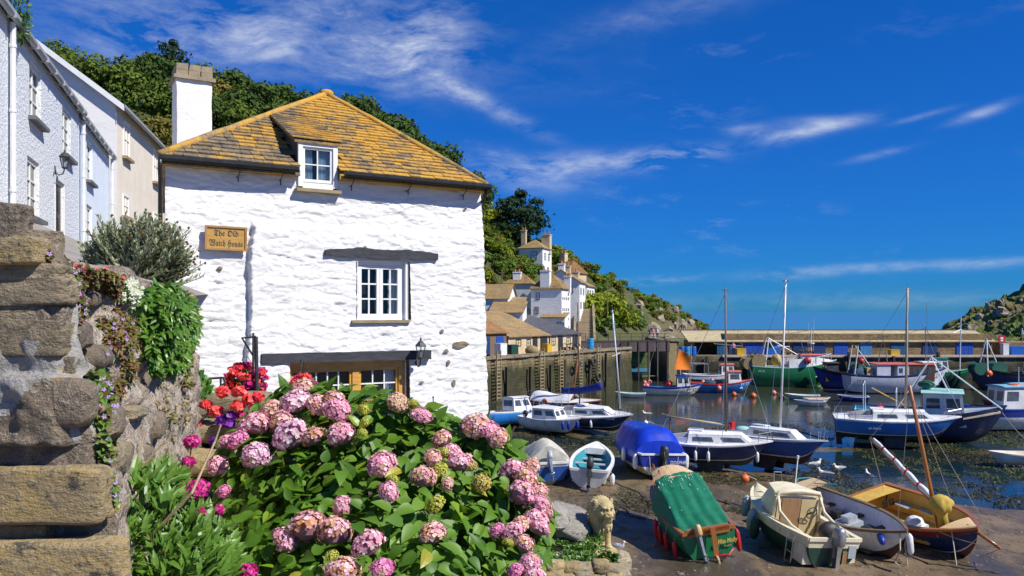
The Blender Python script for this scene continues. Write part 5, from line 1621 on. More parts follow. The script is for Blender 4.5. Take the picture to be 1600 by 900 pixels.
# ---- (a) green boat with the long green canopy, stern to the house
t = boat('covered_boat', 'dark green boat under a long green canopy with a wooden rudder on its stern', 'boat', 1074, 848, 93, heel=-9, pitch=-3)
t.scale = (.93, .98, 1.34)
h = Hull(7.0, 2.15, 1.0, tf=.84, bow=.25, rake=.4, keel=.15)
h.shell(t, 'varnish', 'boat_green', 'black_bottom', stripe=.10, wl=.72, inner='boat_tan', sole=.4)
h.rail(t, 'varnish', .10, .06)
h.deck(t, .74, .99, 'deck_cream', .02, .10)
c_ = cabin(t, .05, 1.95, .88, .62, 1.02, 1.72, fr=.35, mat='boat_tan', roof='deck_cream', rov=.10, side=2, front=2, camber=.14, roof_h=.06)
m = MB(); rings = []
N_ = 26
for i in range(N_ + 1):
 f = i / N_; x = .18 - f * 3.62; t_ = (x + 3.5) / 7
 hb_ = h.hb(max(0, t_)) + .07; zg = h.zs(max(0, t_)) - .10
 top = 1.86 - .72 * f ** 1.15; wt = .84 - .10 * f + .12 * f
 r = []
 for k in range(33):
  g_ = -1 + 2 * k / 32; a = abs(g_)
  if a < .62:
   y = g_ / .62 * wt * .98; zz = top + .10 * (1 - (g_ / .62) ** 2) * (1 - .4 * f)
  else:
   q = (a - .62) / .38; y = math.copysign(wt * .98 + (hb_ - wt * .98) * q ** .7, g_); zz = top + (zg - top) * q
  fold = (.030 * math.sin(g_ * 21 + f * 3.0 + 2 * nz(f * 2, g_ * 2)) + .018 * math.sin(g_ * 47 - f * 4)) * (.35 + .5 * f) + .04 * nz(f * 4, g_ * 4, 2)
  r.append((x + .02 * nz(g_ * 3, 1.0), y * (1 + .02 * math.sin(f * 9)), zz + fold - .05 * math.sin(f * PI) * (1 - a)))
 rings.append(r)
m.loft(rings); cn = m.build('canopy', 'tarp_green', t, smooth=True)
m = MB(); rb_ = random.Random(5)
for k in range(64):
 i = int(abs(rb_.gauss(0, .22)) * N_) % N_; j = rb_.randrange(6, 27); p = Vector(rings[i][j]); q = Vector(rings[i + 1][j]) - p; d = q.normalized()
 w = rb_.uniform(.006, .020); l = rb_.uniform(.015, .05) if rb_.random() < .8 else rb_.uniform(.12, .3); w = w if l < .1 else .008
 n_ = Vector((d.z * -1, 0, d.x)); n_ = n_ if n_.z > 0 else -n_
 p = p + n_ * .014
 m.add([p + Vector((0, -w, 0)), p + Vector((0, w, 0)), p + d * l + Vector((0, w * .6, 0)) + n_ * .006, p + d * l + Vector((0, -w * .6, 0)) + n_ * .006], [(0, 1, 2, 3)])
so_ = m.build('bird_droppings', 'birdlime', cn); so_['kind'] = 'stuff'
m = MB(); a = h.gun(0, 1); m.box(-3.66, -3.54, -.72, .74, a.z - .12, a.z + .075); m.build('transom_cap', 'varnish', t)
m = MB(); xs_ = -3.72; m.box(xs_ - .10, xs_ - .02, -.12 - .08, -.12 + .08, .55, 1.30); m.build('rudder_stock', 'varnish', t)
m = MB(); m.prism([(xs_ - .06, .62), (xs_ - .34, .55), (xs_ - .42, -.0), (xs_ - .36, -.12), (xs_ - .16, -.12), (xs_ - .02, .1)], -.15, -.09); m.build('rudder_blade', 'pale_wood', t)
m = MB(); m.tube([(xs_ - .12, -.14, .60), (xs_ - .2, -.5, .58), (xs_ - .04, -.70, .66)], .03, 6); m.build('steering_pipe', 'red_plastic', t)
outboard(t, (-3.66, .38, 1.02), .62, 22, 'boat_tan', 'grey_metal', 12)
for sd, x, zz in ((1, -3.0, .62), (1, -2.0, .60), (1, -.6, .66), (1, -1.2, .63), (-1, -3.25, .72)):
 tt = (x + 3.5) / 7; g_ = h.gun(tt, sd); fender(t, (x, g_.y + sd * .13, zz), .095, .52, 'red_plastic', (x, g_.y, g_.z))
mtr = frame_matrix((-3.655, -.27, .86), (0, -1, 0), (0, 0, 1))
lettering('Miss Molly', .155, 'boat_yellow', t, Matrix.Translation((-.035, -.30, .02)) @ mtr, shear=.25, bold=.004)
lettering('POLPERRO', .05, 'boat_yellow', t, Matrix.Translation((-.05, -.30, -.10)) @ mtr)
m = MB(); m.tube([(.9, .2, 1.95), (.9, .2, 2.45)], .012, 5); m.build('staff', 'pale_wood', t)
m = MB(); m.prism([(.88, 2.42), (.60, 2.2), (.70, 2.1), (.88, 2.22)], .195, .205); m.build('flag', 'tarp_green', t)
for x in (.5, 1.5):
 m = MB(); m.tube([(x, .55, 1.88), (x + .05, .55, 2.0), (x + .3, .55, 2.0), (x + .35, .55, 1.87)], .018, 5); m.build('grab_rail', 'varnish', t)
# ---- (b) cream motor boat with cabin and outboard
t = boat('cabin_motorboat', 'cream topped motorboat with dark green sides, an open cabin and a grey outboard', 'boat', 1226, 866, 104, heel=5, pitch=-6)
t.scale = (.86, 1.02, 1.24)
h = Hull(5.6, 2.15, 1.05, tf=.88, bow=.20, rake=.6, keel=.12, full=2.0)
h.shell(t, 'boat_cream', 'boat_darkgreen', 'red_bottom', stripe=.24, wl=.74, inner='boat_cream', sole=.38)
h.rail(t, 'boat_cream', .16, .06, .05)
h.deck(t, .60, .985, 'boat_cream', .02, .14)
cb_ = cabin(t, -.35, 1.55, .92, .55, 1.05, 1.85, fr=.75, br=.10, mat='boat_cream', roof='boat_cream', side=1, front=1, rov=.05, wz=(.35, .85), camber=.05, tumble=.07)
m = MB(); m.box(-.42, -.36, -.10, .62, .55, 1.72); m.build('bulkhead_board', 'plywood', t)
m = MB(); m.box(-.405, -.355, -.78, -.14, .55, 1.70); m.box(-.40, -.36, .66, .78, .55, 1.70); m.build('bulkhead', mk('faded_cream', (.52, .42, .22), (.44, .35, .18), 2, .6), t)
for sd in (1, -1):
 m = MB(); pts = [(-2.55, sd * .80, 1.17), (-1.6, sd * .86, 1.24), (-.75, sd * .86, 1.42), (-.36, sd * .80, 1.86)]
 m.tube(pts, [.05, .055, .055, .05], 6); m.build('coaming', 'boat_cream', t, smooth=True)
m = MB(); pts = [(-.40, .90, 1.1), (-.43, .88, 1.74), (-.43, .78, 1.90), (-.43, 0, 1.95), (-.43, -.78, 1.90), (-.43, -.88, 1.74), (-.40, -.90, 1.1)]; m.tube(pts, .055, 6); m.build('cabin_arch', 'boat_cream', t, smooth=True)
m = MB(); M_ = Matrix.Translation((-.62, -.45, 1.38)) @ Matrix.Rotation(PI / 2 - .4, 4, 'Y')
m.tube([M_ @ Vector((.19 * math.cos(2 * PI * k / 16), .19 * math.sin(2 * PI * k / 16), 0)) for k in range(17)], .016, 5, cap=False)
for k in range(3): m.tube([M_ @ Vector((0, 0, 0)), M_ @ Vector((.19 * math.cos(2 * PI * k / 3), .19 * math.sin(2 * PI * k / 3), 0))], .012, 4)
m.tube([M_ @ Vector((0, 0, 0)), (-.40, -.45, 1.3)], .03, 6); m.build('steering_wheel', 'black_rubber', t)
m = MB(); m.box(-2.75, -2.0, -.95, -.35, .5, .98); m.build('stern_seat', 'boat_cream', t); m = MB(); m.box(-2.75, -2.1, .40, .98, .5, 1.0); m.build('stern_seat', 'boat_cream', t)
m = MB(); m.ball((-1.75, -.5, 1.15), .36, 12, sc=(1, 1.1, .75))
for i, v_ in enumerate(m.v):
 k = 1 + .12 * fbm(v_[0] * 4, v_[1] * 4, v_[2] * 4); m.v[i] = ((v_[0] + 1.75) * k - 1.75, (v_[1] + .5) * k - .5, v_[2])
m.build('black_bag', 'black_rubber', t, smooth=True)
outboard(t, (-2.86, -.02, 1.0), 1.02, 4, 'grey_metal', 'steel')
m = MB()
for y in (.50, .86): m.tube([(-2.2 + .0, y * 0 + 1.115 + .02, .98 - (0)), (-2.2, 1.115, .35)], .02, 5)
m = MB()
for x in (-2.35, -1.95): m.tube([(x, 1.10, 1.14), (x, 1.17, 1.0), (x, 1.16, .42), (x + (.05 if x < -2 else -.05), 1.16, .38)], .02, 5)
for zz in (.42, .70, .98): m.tube([(-2.35, 1.165, zz), (-1.95, 1.165, zz)], .018, 5)
m.build('boarding_ladder', 'steel', t)
m = MB(); m.box(-2.93, -2.90, -.82, -.55, .72, 1.06); m.build('number_plate', 'boat_grey', t)
m = MB(); m.box(-2.92, -2.89, -.52, -.36, .55, .9); m.build('bracket_board', 'plywood', t)
for x, mt, zz in ((1.75, 'boat_grey', .98), (.55, 'boat_grey', .86), (.15, 'boat_darkgreen', .72)):
 tt = (x + 2.8) / 5.6; g_ = h.gun(tt, 1); fender(t, (x, g_.y + .17, zz), .17, .58, mt, (x, g_.y, g_.z))
g_ = h.gun(.42, -1); ball_float(t, (-.6, g_.y - .28, .72), .20, 'orange_plastic'); fender(t, (-.25, g_.y - .12, .95), .12, .5, 'boat_navy', g_)
m = MB(); m.tube([(.9, .3, 1.95), (1.0, .3, 2.2), (1.0, -.0, 2.2), (.9, 0, 1.97)], .02, 5); m.build('roof_rail', 'steel', t)
m = MB(); m.tube([(.7, -.45, 1.9), (.95, -.55, 2.65)], .02, 5); m.tube([(.95, -.55, 2.62), (.95, -.55, 2.72)], .05, 6); m.build('aerial', 'white_plastic', t)
# ---- (c) open cream boat with brown bottom, blue fenders, bow to the house
t = boat('open_boat', 'open cream workboat with a brown bottom and blue fenders along its side', 'boat', 1326, 858, -70, heel=10, pitch=4)
t.scale = (.88, 1.08, 1.2)
h = Hull(6.4, 2.1, 1.05, tf=.80, bow=.22, rake=.35, keel=.10, full=1.9)
h.shell(t, 'boat_black', 'boat_white', 'brown_bottom', stripe=.06, wl=.66, inner='boat_lilac', sole=.38)
h.rail(t, 'old_wood', .08, .05)
m = MB()
for x in (-1.9, -.3, 1.1):
 tt = (x + 3.2) / 6.4; y = h.hb(tt) - .06; m.box(x - .14, x + .14, -y, y, .78, .83)
m.build('thwart', 'sole_brown', t)
m = MB(); y = h.hb(.5) - .1; m.box(-2.6, 1.9, -.6, .6, .51, .55); m.build('floor_boards', 'sole_brown', t)
m = MB(); m.box(-2.95, -2.2, -.75, -.25, .55, 1.42); m.build('locker', 'boat_lilac', t)
m = MB(); m.box(-2.5, -2.15, -.2, .45, .55, 1.40); m.build('wheel_box', 'brown_bottom', t)
m = MB(); m.box(-2.95, -2.12, -.76, .80, 1.43, 1.48); m.build('shelf', 'pale_wood', t)
m = MB(); m.box(-.2, .55, -.32, .32, .56, .95); m.box(.0, .4, -.2, .2, .95, 1.12); m.build('engine_box', 'boat_grey', t)
for k, (x, y) in enumerate(((-1.2, .5), (-.9, -.45), (.75, .35))):
 m = MB(); m.box(x - .2, x + .2, y - .15, y + .15, .56, .82); m.box(x - .17, x + .17, y - .12, y + .12, .82, .83); m.build('fish_box', 'black_rubber' if k != 1 else 'boat_grey', t)
for x in (.9, -1.2):
 tt = (x + 3.2) / 6.4; g_ = h.gun(tt, -1)
 m = MB(); prof = [(.02, -.32), (.09, -.27), (.10, 0), (.09, .27), (.02, .32)]
 m.lathe(prof, 10, 0, Matrix.Translation((x, g_.y - .11, .86)) @ Matrix.Rotation(PI / 2, 4, 'Y'))
 for e in (-.3, .3): m.tube([(x + e, g_.y - .11, .88), (x + e * 1.3, g_.y, g_.z)], .009, 4, 1)
 m.build('fender', ['boat_royal', 'rope'], t, smooth=True)
g_ = h.gun(.90, -1)
m = MB(); m.lathe([(.02, -.32), (.10, -.25), (.11, 0), (.10, .25), (.02, .32)], 10, 0, Matrix.Translation((g_.x, g_.y - .14, 1.13)) @ Matrix.Rotation(PI / 2, 4, 'Y') @ Matrix.Rotation(.5, 4, 'X')); m.build('fender', 'boat_royal', t, smooth=True)
fender(t, (3.12, .12, .95), .11, .55, 'white_plastic', (3.1, .05, 1.3))
m = MB(); m.tube([(2.95, -.1, 1.33), (3.15, -.3, .9), (2.9, -.35, .5), (3.2, -.1, .12), (2.95, .05, .9), (3.05, .1, 1.33)], .025, 5); m.build('mooring_rope', 'rope', t)
m = MB(); m.tube([(-2.2, -.8, 1.5), (-2.9, .1, 1.62), (-3.1, .8, 1.45)], .02, 5); m.tube([(-2.2, .3, 1.55), (-1.6, .9, 1.5)], .02, 5); m.build('teal_rope', 'boat_teal', t)
# ---- (d) varnished sailing boat with furled sail
t = boat('sailing_boat', 'open gaff sailing boat with a yellow interior, maroon rail and raked varnished mast', 'boat', 1446, 856, -75, heel=14, pitch=4)
t.scale = (.84, 1.0, 1.15)
h = Hull(6.3, 2.5, 1.05, tf=.74, bow=.30, rake=.25, keel=.12, full=1.8)
h.shell(t, 'boat_maroon', 'boat_navy', 'red_bottom', stripe=.24, wl=.72, boot='boat_white', inner='boat_yellow', sole=.36)
h.rail(t, 'varnish', .13, .05)
h.deck(t, .80, .99, 'deck_cream', .0, .05)
h.deck(t, .012, .13, 'boat_yellow', -.03, .04)
m = MB()
for sd in (1, -1):
 rings = []
 for i in range(15):
  tt = .10 + .62 * i / 14; y = h.hb(tt) - .08
  r = [(h.X(tt, .8), sd * y, .80), (h.X(tt, .8), sd * (y - .42), .80), (h.X(tt, .8), sd * (y - .42), .70), (h.X(tt, .8), sd * (y - .10), .70)]
  rings.append(r if sd < 0 else r[::-1])
 m.loft(rings, close=True, caps=True)
m.build('side_bench', 'boat_yellow', t)
for x, y, w, l in ((-1.9, .62, .26, .75), (-.8, .78, .14, .5), (-.1, .80, .14, .4), (.7, .74, .14, .4), (1.45, -.58, .18, .4)):
 m = MB(); m.box(x - l / 2, x + l / 2, y - w / 2, y + w / 2, .805, .83); m.build('locker_lid', 'boat_grey', t)
for y in (.15, .45):
 m = MB(); m.box(-2.45, -2.40, y - .11, y + .11, .75, .98); m.build('cubby_hole', 'boat_black', t)
m = MB(); m.box(-.4, .5, -.55, -.05, .5, .92); m.ball((.05, -.3, .98), .33, 10, sc=(1.2, .9, .55)); m.build('engine_cover', 'sail_white', t)
m = MB(); m.box(.85, .95, -1.02, 1.02, .80, .86); m.build('thwart', 'varnish', t)
mb_, mt_ = Vector((1.0, 0, .55)), Vector((.78, -.12, 5.5))
mo = mast(t, mb_, mt_, .085, .06, 'varnish', [h.gun(.55, 1), h.gun(.55, -1)], wire_mat='rope', wr=.010)
m = MB(); wire(m, mb_.lerp(mt_, .92), (4.05, 0, 1.10), .012); m.build('forestay', 'rope', mo)
m = MB(); bs0, bs1 = Vector((2.6, 0, 1.42)), Vector((4.1, 0, 1.12)); m.tube([bs0, bs1], [.06, .045], 8); m.build('bowsprit', 'varnish', t, smooth=True)
m = MB(); wire(m, bs1, (2.95, 0, .5), .012); wire(m, bs1, h.gun(.8, -1), .01, .08); wire(m, bs1, h.gun(.8, 1), .01, .08); m.build('bobstay', 'rope', t)
bm0, bm1 = Vector((.85, .02, 1.75)), Vector((-3.35, .55, 2.95))
m = MB(); m.tube([bm0, bm1], [.07, .055], 8); bo = m.build('boom', 'varnish', t, smooth=True)
m = MB(); pts = []; rr_ = []
for k in range(25):
 f = k / 24; p = bm0.lerp(bm1, .03 + f * .9) + Vector((0, 0, .12 + .02 * math.sin(k))); pts.append(p); rr_.append((.082 + .026 * abs(math.sin(k * PI / 5))) * (1 - .35 * f))
m.tube(pts, rr_, 9); m.build('furled_sail', 'sail_white', bo, smooth=True)
for k in (4, 9, 14, 19):
 p, q = pts[k], pts[k + 1]; m = MB(); m.tube([p, p.lerp(q, .55)], rr_[k] * 1.12, 9); m.build('sail_tie', 'red_plastic', bo)
m = MB(); wire(m, bm1, mb_.lerp(mt_, .97), .010); wire(m, bm1, (-2.6, .3, 1.1), .010); m.build('topping_lift', 'rope', bo)
m = MB(); m.ball((1.45, -.1, 1.85), .38, 26, sc=(1.25, .95, .72)); m.lathe([(.20, -.75), (.17, -.3), (.30, 0)], 10, 0, Matrix.Translation((1.45, -.1, 1.75)))
for i, v_ in enumerate(m.v):
 k = 1 + .22 * fbm(v_[0] * 5, v_[1] * 5, v_[2] * 3) + .05 * math.sin(10 * math.atan2(v_[1] + .1, v_[0] - 1.45)); m.v[i] = (1.45 + (v_[0] - 1.45) * k, -.1 + (v_[1] + .1) * k, v_[2])
m.build('yellow_cover', 'tarp_yellow', t, smooth=True)
fender(t, (.1, -1.36, .62), .10, .5, 'boat_royal', h.gun(.5, -1)); fender(t, (-1.9, -1.15, .75), .10, .55, 'white_plastic', h.gun(.2, -1)); ball_float(t, (.8, .22, 1.65), .16, 'boat_grey')
m = MB(); wire(m, (2.4, -.5, 1.4), (3.6, -1.4, .0), .018, .1); m.build('mooring_rope', 'rope', t)
# ---- yachts
def yacht(label, u, v, heading, heel, L, B, D, side, bottom, stripe, mast_m, mast_h, mast_t=.55, cab=(-.9, 1.5, .78, .5), name='yacht', wins=2, keels=True, boot='boat_white', mast_r=.06, lean=(0, 0), roof_mat=None, cabmat='boat_white', keelz=.45, pul=True, boom_=True, cover=None):
 t = boat(name, label, 'yacht', u, v, heading, heel)
 h = Hull(L, B, D, tf=.68, bow=.18, rake=.8, keel=keelz, full=1.9, stern=.02)
 h.shell(t, stripe, side, bottom, stripe=.07, wl=.66, boot=boot, inner='boat_white', sole=.45)
 h.rail(t, 'boat_white' if boot else 'varnish', .10, .04)
 x0, x1, w0, w1 = cab; zt = keelz + D
 tc = (x0 + L / 2) / L
 h.deck(t, tc, .985, 'boat_white', .0, .06)
 h.deck(t, .012, .10, 'boat_white', .0, .02)
 for sd in (1, -1):
  m = MB(); ta = .10; tb = tc
  a, b = h.gun(ta, sd, .05), h.gun(tb, sd, .05); m.hexa([(a.x, a.y, a.z - .1), (b.x, b.y, b.z - .1), (b.x, b.y - sd * .25, b.z - .1), (a.x, a.y - sd * .22, a.z - .1), (a.x, a.y, a.z + .03), (b.x, b.y, b.z + .03), (b.x, b.y - sd * .25, b.z + .03), (a.x, a.y - sd * .22, a.z + .03)])
  m.build('side_deck', 'boat_white', t, fix=True)
  m = MB(); m.hexa([(a.x, a.y - sd * .22, a.z), (b.x, b.y - sd * .25, b.z), (b.x, b.y - sd * .33, b.z), (a.x, a.y - sd * .30, a.z), (a.x, a.y - sd * .24, a.z + .18), (b.x, b.y - sd * .27, b.z + .32), (b.x, b.y - sd * .33, b.z + .32), (a.x, a.y - sd * .30, a.z + .18)]); m.build('coaming', 'boat_white', t, fix=True)
 c_ = cabin(t, x0, x1, w0, w1, zt - .03, zt + .48, fr=.7, br=.08, mat=cabmat, roof=roof_mat or 'boat_white', side=wins, front=0, wz=(.35, .78), rov=.0, roof_h=.02, camber=.10, tumble=.12)
 m = MB(); m.box(x0 - .02, x0 + .75, -.33, .33, zt + .56, zt + .64); m.build('hatch', 'boat_white', t)
 m = MB(); m.box(x0 - .012, x0 + .06, -.26, .26, zt - .05, zt + .48); m.build('companionway', 'varnish', t)
 mx = -L / 2 + L * mast_t; base = Vector((mx, 0, zt + .55)); top = Vector((mx + lean[0], lean[1], zt + mast_h))
 ch = h.gun(mast_t - .02, 1, .08), h.gun(mast_t - .02, -1, .08); sp = base.lerp(top, .55)
 mo = mast(t, base, top, mast_r, mast_r * .8, mast_m, [(sp + Vector((0, .6, 0)), ch[0]), (sp + Vector((0, -.6, 0)), ch[1]), h.gun(1, 1), h.gun(0.0, 1)], (.55, .6))
 m = MB(); m.tube([top + Vector((-.2, 0, -.05)), top + Vector((.2, 0, -.05))], .03, 5); m.tube([top, top + Vector((0, 0, .35))], .012, 4); m.build('masthead', 'grey_metal', mo)
 if boom_:
  e = Vector((-L / 2 + .3, .1, zt + 1.25)); s0 = Vector((mx - .05, 0, zt + .95)); m = MB(); m.tube([s0, e], .05, 8); bo = m.build('boom', 'pale_wood' if cover is None else mast_m, t, smooth=True)
  if cover:
   rings = []
   for k in range(13):
    f = k / 12; p = s0.lerp(e, .02 + .9 * f); q = .12 + .14 * (1 - f) + .02 * math.sin(k * 1.7)
    rings.append([p + Vector((0, .13 * math.cos(a) * (1 - .3 * f), q * math.sin(a) + .05)) for a in [2 * PI * j / 10 for j in range(10)]])
   m = MB(); m.loft(rings, close=True, caps=True); m.build('sail_cover', cover, bo, smooth=True, fix=True)
 if pul:
  pulpit(t, h, (.88, .95, .995), .48); pulpit(t, h, (.14, .06, .01), .48)
 if keels:
  for y in (.55, -.55): h.foil(t, y, -.9, .5, keelz + .02, bottom)
  m = MB(); m.hexa([(-L / 2 + .02, -.03, .08), (-L / 2 + .38, -.03, .08), (-L / 2 + .38, .03, .08), (-L / 2 + .02, .03, .08), (-L / 2 - .12, -.03, zt - .1), (-L / 2 + .2, -.03, zt - .1), (-L / 2 + .2, .03, zt - .1), (-L / 2 - .12, .03, zt - .1)]); m.build('rudder', bottom, t)
 return t, h
t, h = yacht('navy yacht with a white cabin, white fenders and a dark mast, resting on twin keels', 1117, 740, -20, 3, 5.9, 2.3, 1.2, 'boat_navy', 'weedy_bottom', 'boat_white', 'old_wood', 8.1, .60, (-1.35, 2.1, .86, .52), wins=2, keelz=.5)
for x in (-2.9, -1.9, -.85, -.2, 2.2):
 tt = (x + 3.25) / 6.5; g_ = h.gun(tt, -1); fender(t, (x, g_.y - .12, 1.18), .085, .48, 'white_plastic', g_)
m = MB(); m.tube([(-2.35, .1, 1.9), (-2.35, .1, 3.0)], .05, 6); m.tube([(-2.35, .1, 2.95), (-2.8, .1, 3.05)], .05, 6); m.build('boom_crutch', 'old_wood', t)
t, h = yacht('bright navy yacht with a pale mast tucked behind the bow of the dark masted yacht', 1207, 735, -50, -4, 6.2, 2.2, 1.25, 'boat_midblue', 'brown_bottom', 'boat_white', 'white_plastic', 8.6, .56, (-1.2, 1.9, .8, .5), wins=1, keelz=.5, boom_=False)
g_ = h.gun(.02, 1); m = MB(); m.box(-3.2, -2.95, .4, .7, 1.6, 2.3); m.build('danbuoy_bag', 'red_plastic', t)
m = MB(); m.ball((-1.9, .0, 1.9), .5, 10, sc=(1.2, .9, .6)); m.build('spray_hood', 'boat_mint', t, smooth=True)
t, h = yacht('bright blue yacht with a grey cabin lying among the seaweed', 1402, 700, -16, 5, 7.2, 2.4, 1.35, 'boat_blue', 'black_bottom', 'boat_white', 'pale_wood', 8.2, .56, (-1.6, 2.2, .86, .5), wins=2, keelz=.55, mast_r=.075, boom_=False)
m = MB(); m.box(-2.2, -2.0, -.1, .1, 1.9, 2.0); mt = frame_matrix((-1.5, -h.hb(.3) - .012, 1.45), (1, 0, 0), (0, 0, 1)); lettering('SEA BREEZE', .14, 'boat_white', t, mt)
t, h = yacht('navy yacht leaning over with a white mast and blue furled sail', 926, 676, -38, 9, 6.8, 2.3, 1.15, 'boat_navy', 'weedy_bottom', 'boat_white', 'white_plastic', 7.4, .86, (-1.1, 2.0, .82, .5), wins=2, keelz=.25, keels=False, cover=None, boom_=False, mast_r=.07)
m = MB(); rings = []
for k in range(11):
 f = k / 10; p = Vector((1.0 - 3.4 * f, .1, 3.3 - .55 * f + .5 * (f - .5) ** 2)); rings.append([p + Vector((0, .13 * math.cos(a), (.22 + .1 * (1 - f)) * math.sin(a))) for a in [2 * PI * j / 10 for j in range(10)]])
m.loft(rings, close=True, caps=True); bo = m.build('furled_sail', 'sail_blue', t, smooth=True, fix=True)
mast(t, (-.9, 0, 1.9), (-.9, .9, 9.2), .055, .05, 'old_wood', [h.gun(.3, 1), h.gun(.3, -1)], name='mizzen_mast')
for x in (-1.2, -.6, .7):
 g_ = h.gun((x + 3.4) / 6.8, -1); fender(t, (x, g_.y - .12, 1.0), .085, .48, 'white_plastic', g_)
lettering('Kestrel', .2, 'boat_white', t, frame_matrix((2.0, -h.hb(.80) - .02, 1.36), (1, .30, .0), (0, -.15, 1)), shear=.2)
# ---- maroon topped boat behind, under a white cover
t = boat('covered_sailboat', 'maroon and blue sailing boat under a white cover with a leaning brown mast', 'boat', 885, 655, -35, 6)
h = Hull(6.6, 2.3, 1.3, tf=.75, bow=.2, rake=.5, keel=.2)
h.shell(t, 'boat_maroon', 'boat_midblue', 'black_bottom', stripe=.3, wl=.75, inner='boat_white', sole=.5); h.rail(t, 'varnish'); h.deck(t, .6, .985, 'boat_white', 0, .06)
m = MB(); rings = []
for k in range(15):
 f = k / 14; x = -2.9 + 3.8 * f; r = []
 for j in range(15):
  g_ = -1 + 2 * j / 14; y = g_ * (h.hb((x + 3.3) / 6.6) + .04); zz = 1.35 + (.75 + .1 * math.sin(f * 9)) * (1 - abs(g_) ** 1.6) + .04 * nz(f * 7, g_ * 3)
  r.append((x, y, zz))
 rings.append(r)
m.loft(rings); m.build('cover', 'sail_white', t, smooth=True)
mast(t, (.6, 0, 1.5), (1.5, .1, 5.9), .10, .08, 'varnish', []); m = MB(); m.lathe([(.24, -.05), (.3, 0), (.24, .05)], 12, 0, Matrix.Translation((-1.2, -1.2, 1.55)) @ Matrix.Rotation(PI / 2, 4, 'X')); m.build('lifebuoy', 'orange_plastic', t)
pulpit(t, h, (.16, .08, .01), .55)
# ---- small cabin boats
def small_cabin(label, u, v, heading, heel, L, B, D, side, bottom, cab, roof='boat_white', stripe='boat_white', name='cabin_boat', cabmat='boat_white', wins=2, inner='boat_white', front=2, planks=0, z1=.85, wl=.7, boot=None):
 t = boat(name, label, 'boat', u, v, heading, heel)
 h = Hull(L, B, D, tf=.82, bow=.24, rake=.4, keel=.10)
 h.shell(t, stripe, side, bottom, stripe=.09, wl=wl, inner=inner, sole=.42, planks=planks, boot=boot); h.rail(t, 'boat_white', .09, .05)
 x0, x1, w0, w1 = cab; h.deck(t, (x0 + L / 2) / L, .985, 'boat_white', .0, .06)
 cabin(t, x0, x1, w0, w1, D + .06, D + z1, fr=.4, br=.0, mat=cabmat, roof=roof, side=wins, front=front, back=1, rov=.07, wz=(.42, .85), tumble=.08)
 return t, h
t, h = small_cabin('bright blue day boat with an open white wheelhouse near the white house corner', 806, 668, 32, -4, 5.4, 2.1, 1.15, 'boat_blue', 'black_bottom', (-.6, 1.2, .86, .66), z1=1.05, boot='boat_white')
fender(t, (2.1, -.62, .95), .10, .45, 'white_plastic', h.gun(.88, -1)); pulpit(t, h, (.86, .93, .99), .4)
t, h = small_cabin('small white clinker boat with a long white cabin and blue fenders', 864, 678, -42, 3, 4.9, 1.95, 1.0, 'boat_white', 'weedy_bottom', (-1.2, .95, .82, .6), planks=1, z1=.82, wl=.86)
for x, y in ((1.9, -.5), (2.2, .1), (1.6, -.75)): fender(t, (x, y - .1, .85), .12, .5, 'boat_royal', (x, y, 1.3))
outboard(t, (-2.5, 0, .95), .8, 35, 'black_paint')
# ---- dinghy with teal inside, stern this way
t = boat('open_dinghy', 'open white dinghy with a teal interior and black outboard', 'boat', 925, 750, 80, 3, pitch=-2)
t.scale = (1, 1, 1.08)
h = Hull(5.4, 2.1, .95, tf=.84, bow=.30, rake=.5, keel=.08)
h.shell(t, 'boat_white', 'boat_white', 'black_bottom', stripe=.1, wl=.86, inner='boat_teal', sole=.42, boot='boat_paleblue'); h.rail(t, 'boat_white', .11, .07, .05)
m = MB()
for x in (-1.3, .2, 1.3):
 tt = (x + 2.7) / 5.4; y = h.hb(tt) - .06; m.box(x - .15, x + .15, -y, y, .70, .75)
m.build('thwart', 'boat_grey', t); m = MB(); m.box(-2.4, -1.7, -.8, .8, .43, .68); m.build('stern_locker', 'boat_white', t); h.deck(t, .80, .985, 'boat_white', 0, .05)
m = MB(); m.box(-1.5, .9, -.5, .5, .41, .44); m.build('floor_boards', 'sole_brown', t)
outboard(t, (-2.72, -.05, 1.0), 1.05, 28, 'black_paint', 'black_rubber')
fender(t, (-1.9, 1.12, .6), .11, .45, 'boat_navy', h.gun(.12, 1)); fender(t, (-2.2, -1.12, .6), .11, .45, 'white_plastic', h.gun(.1, -1))
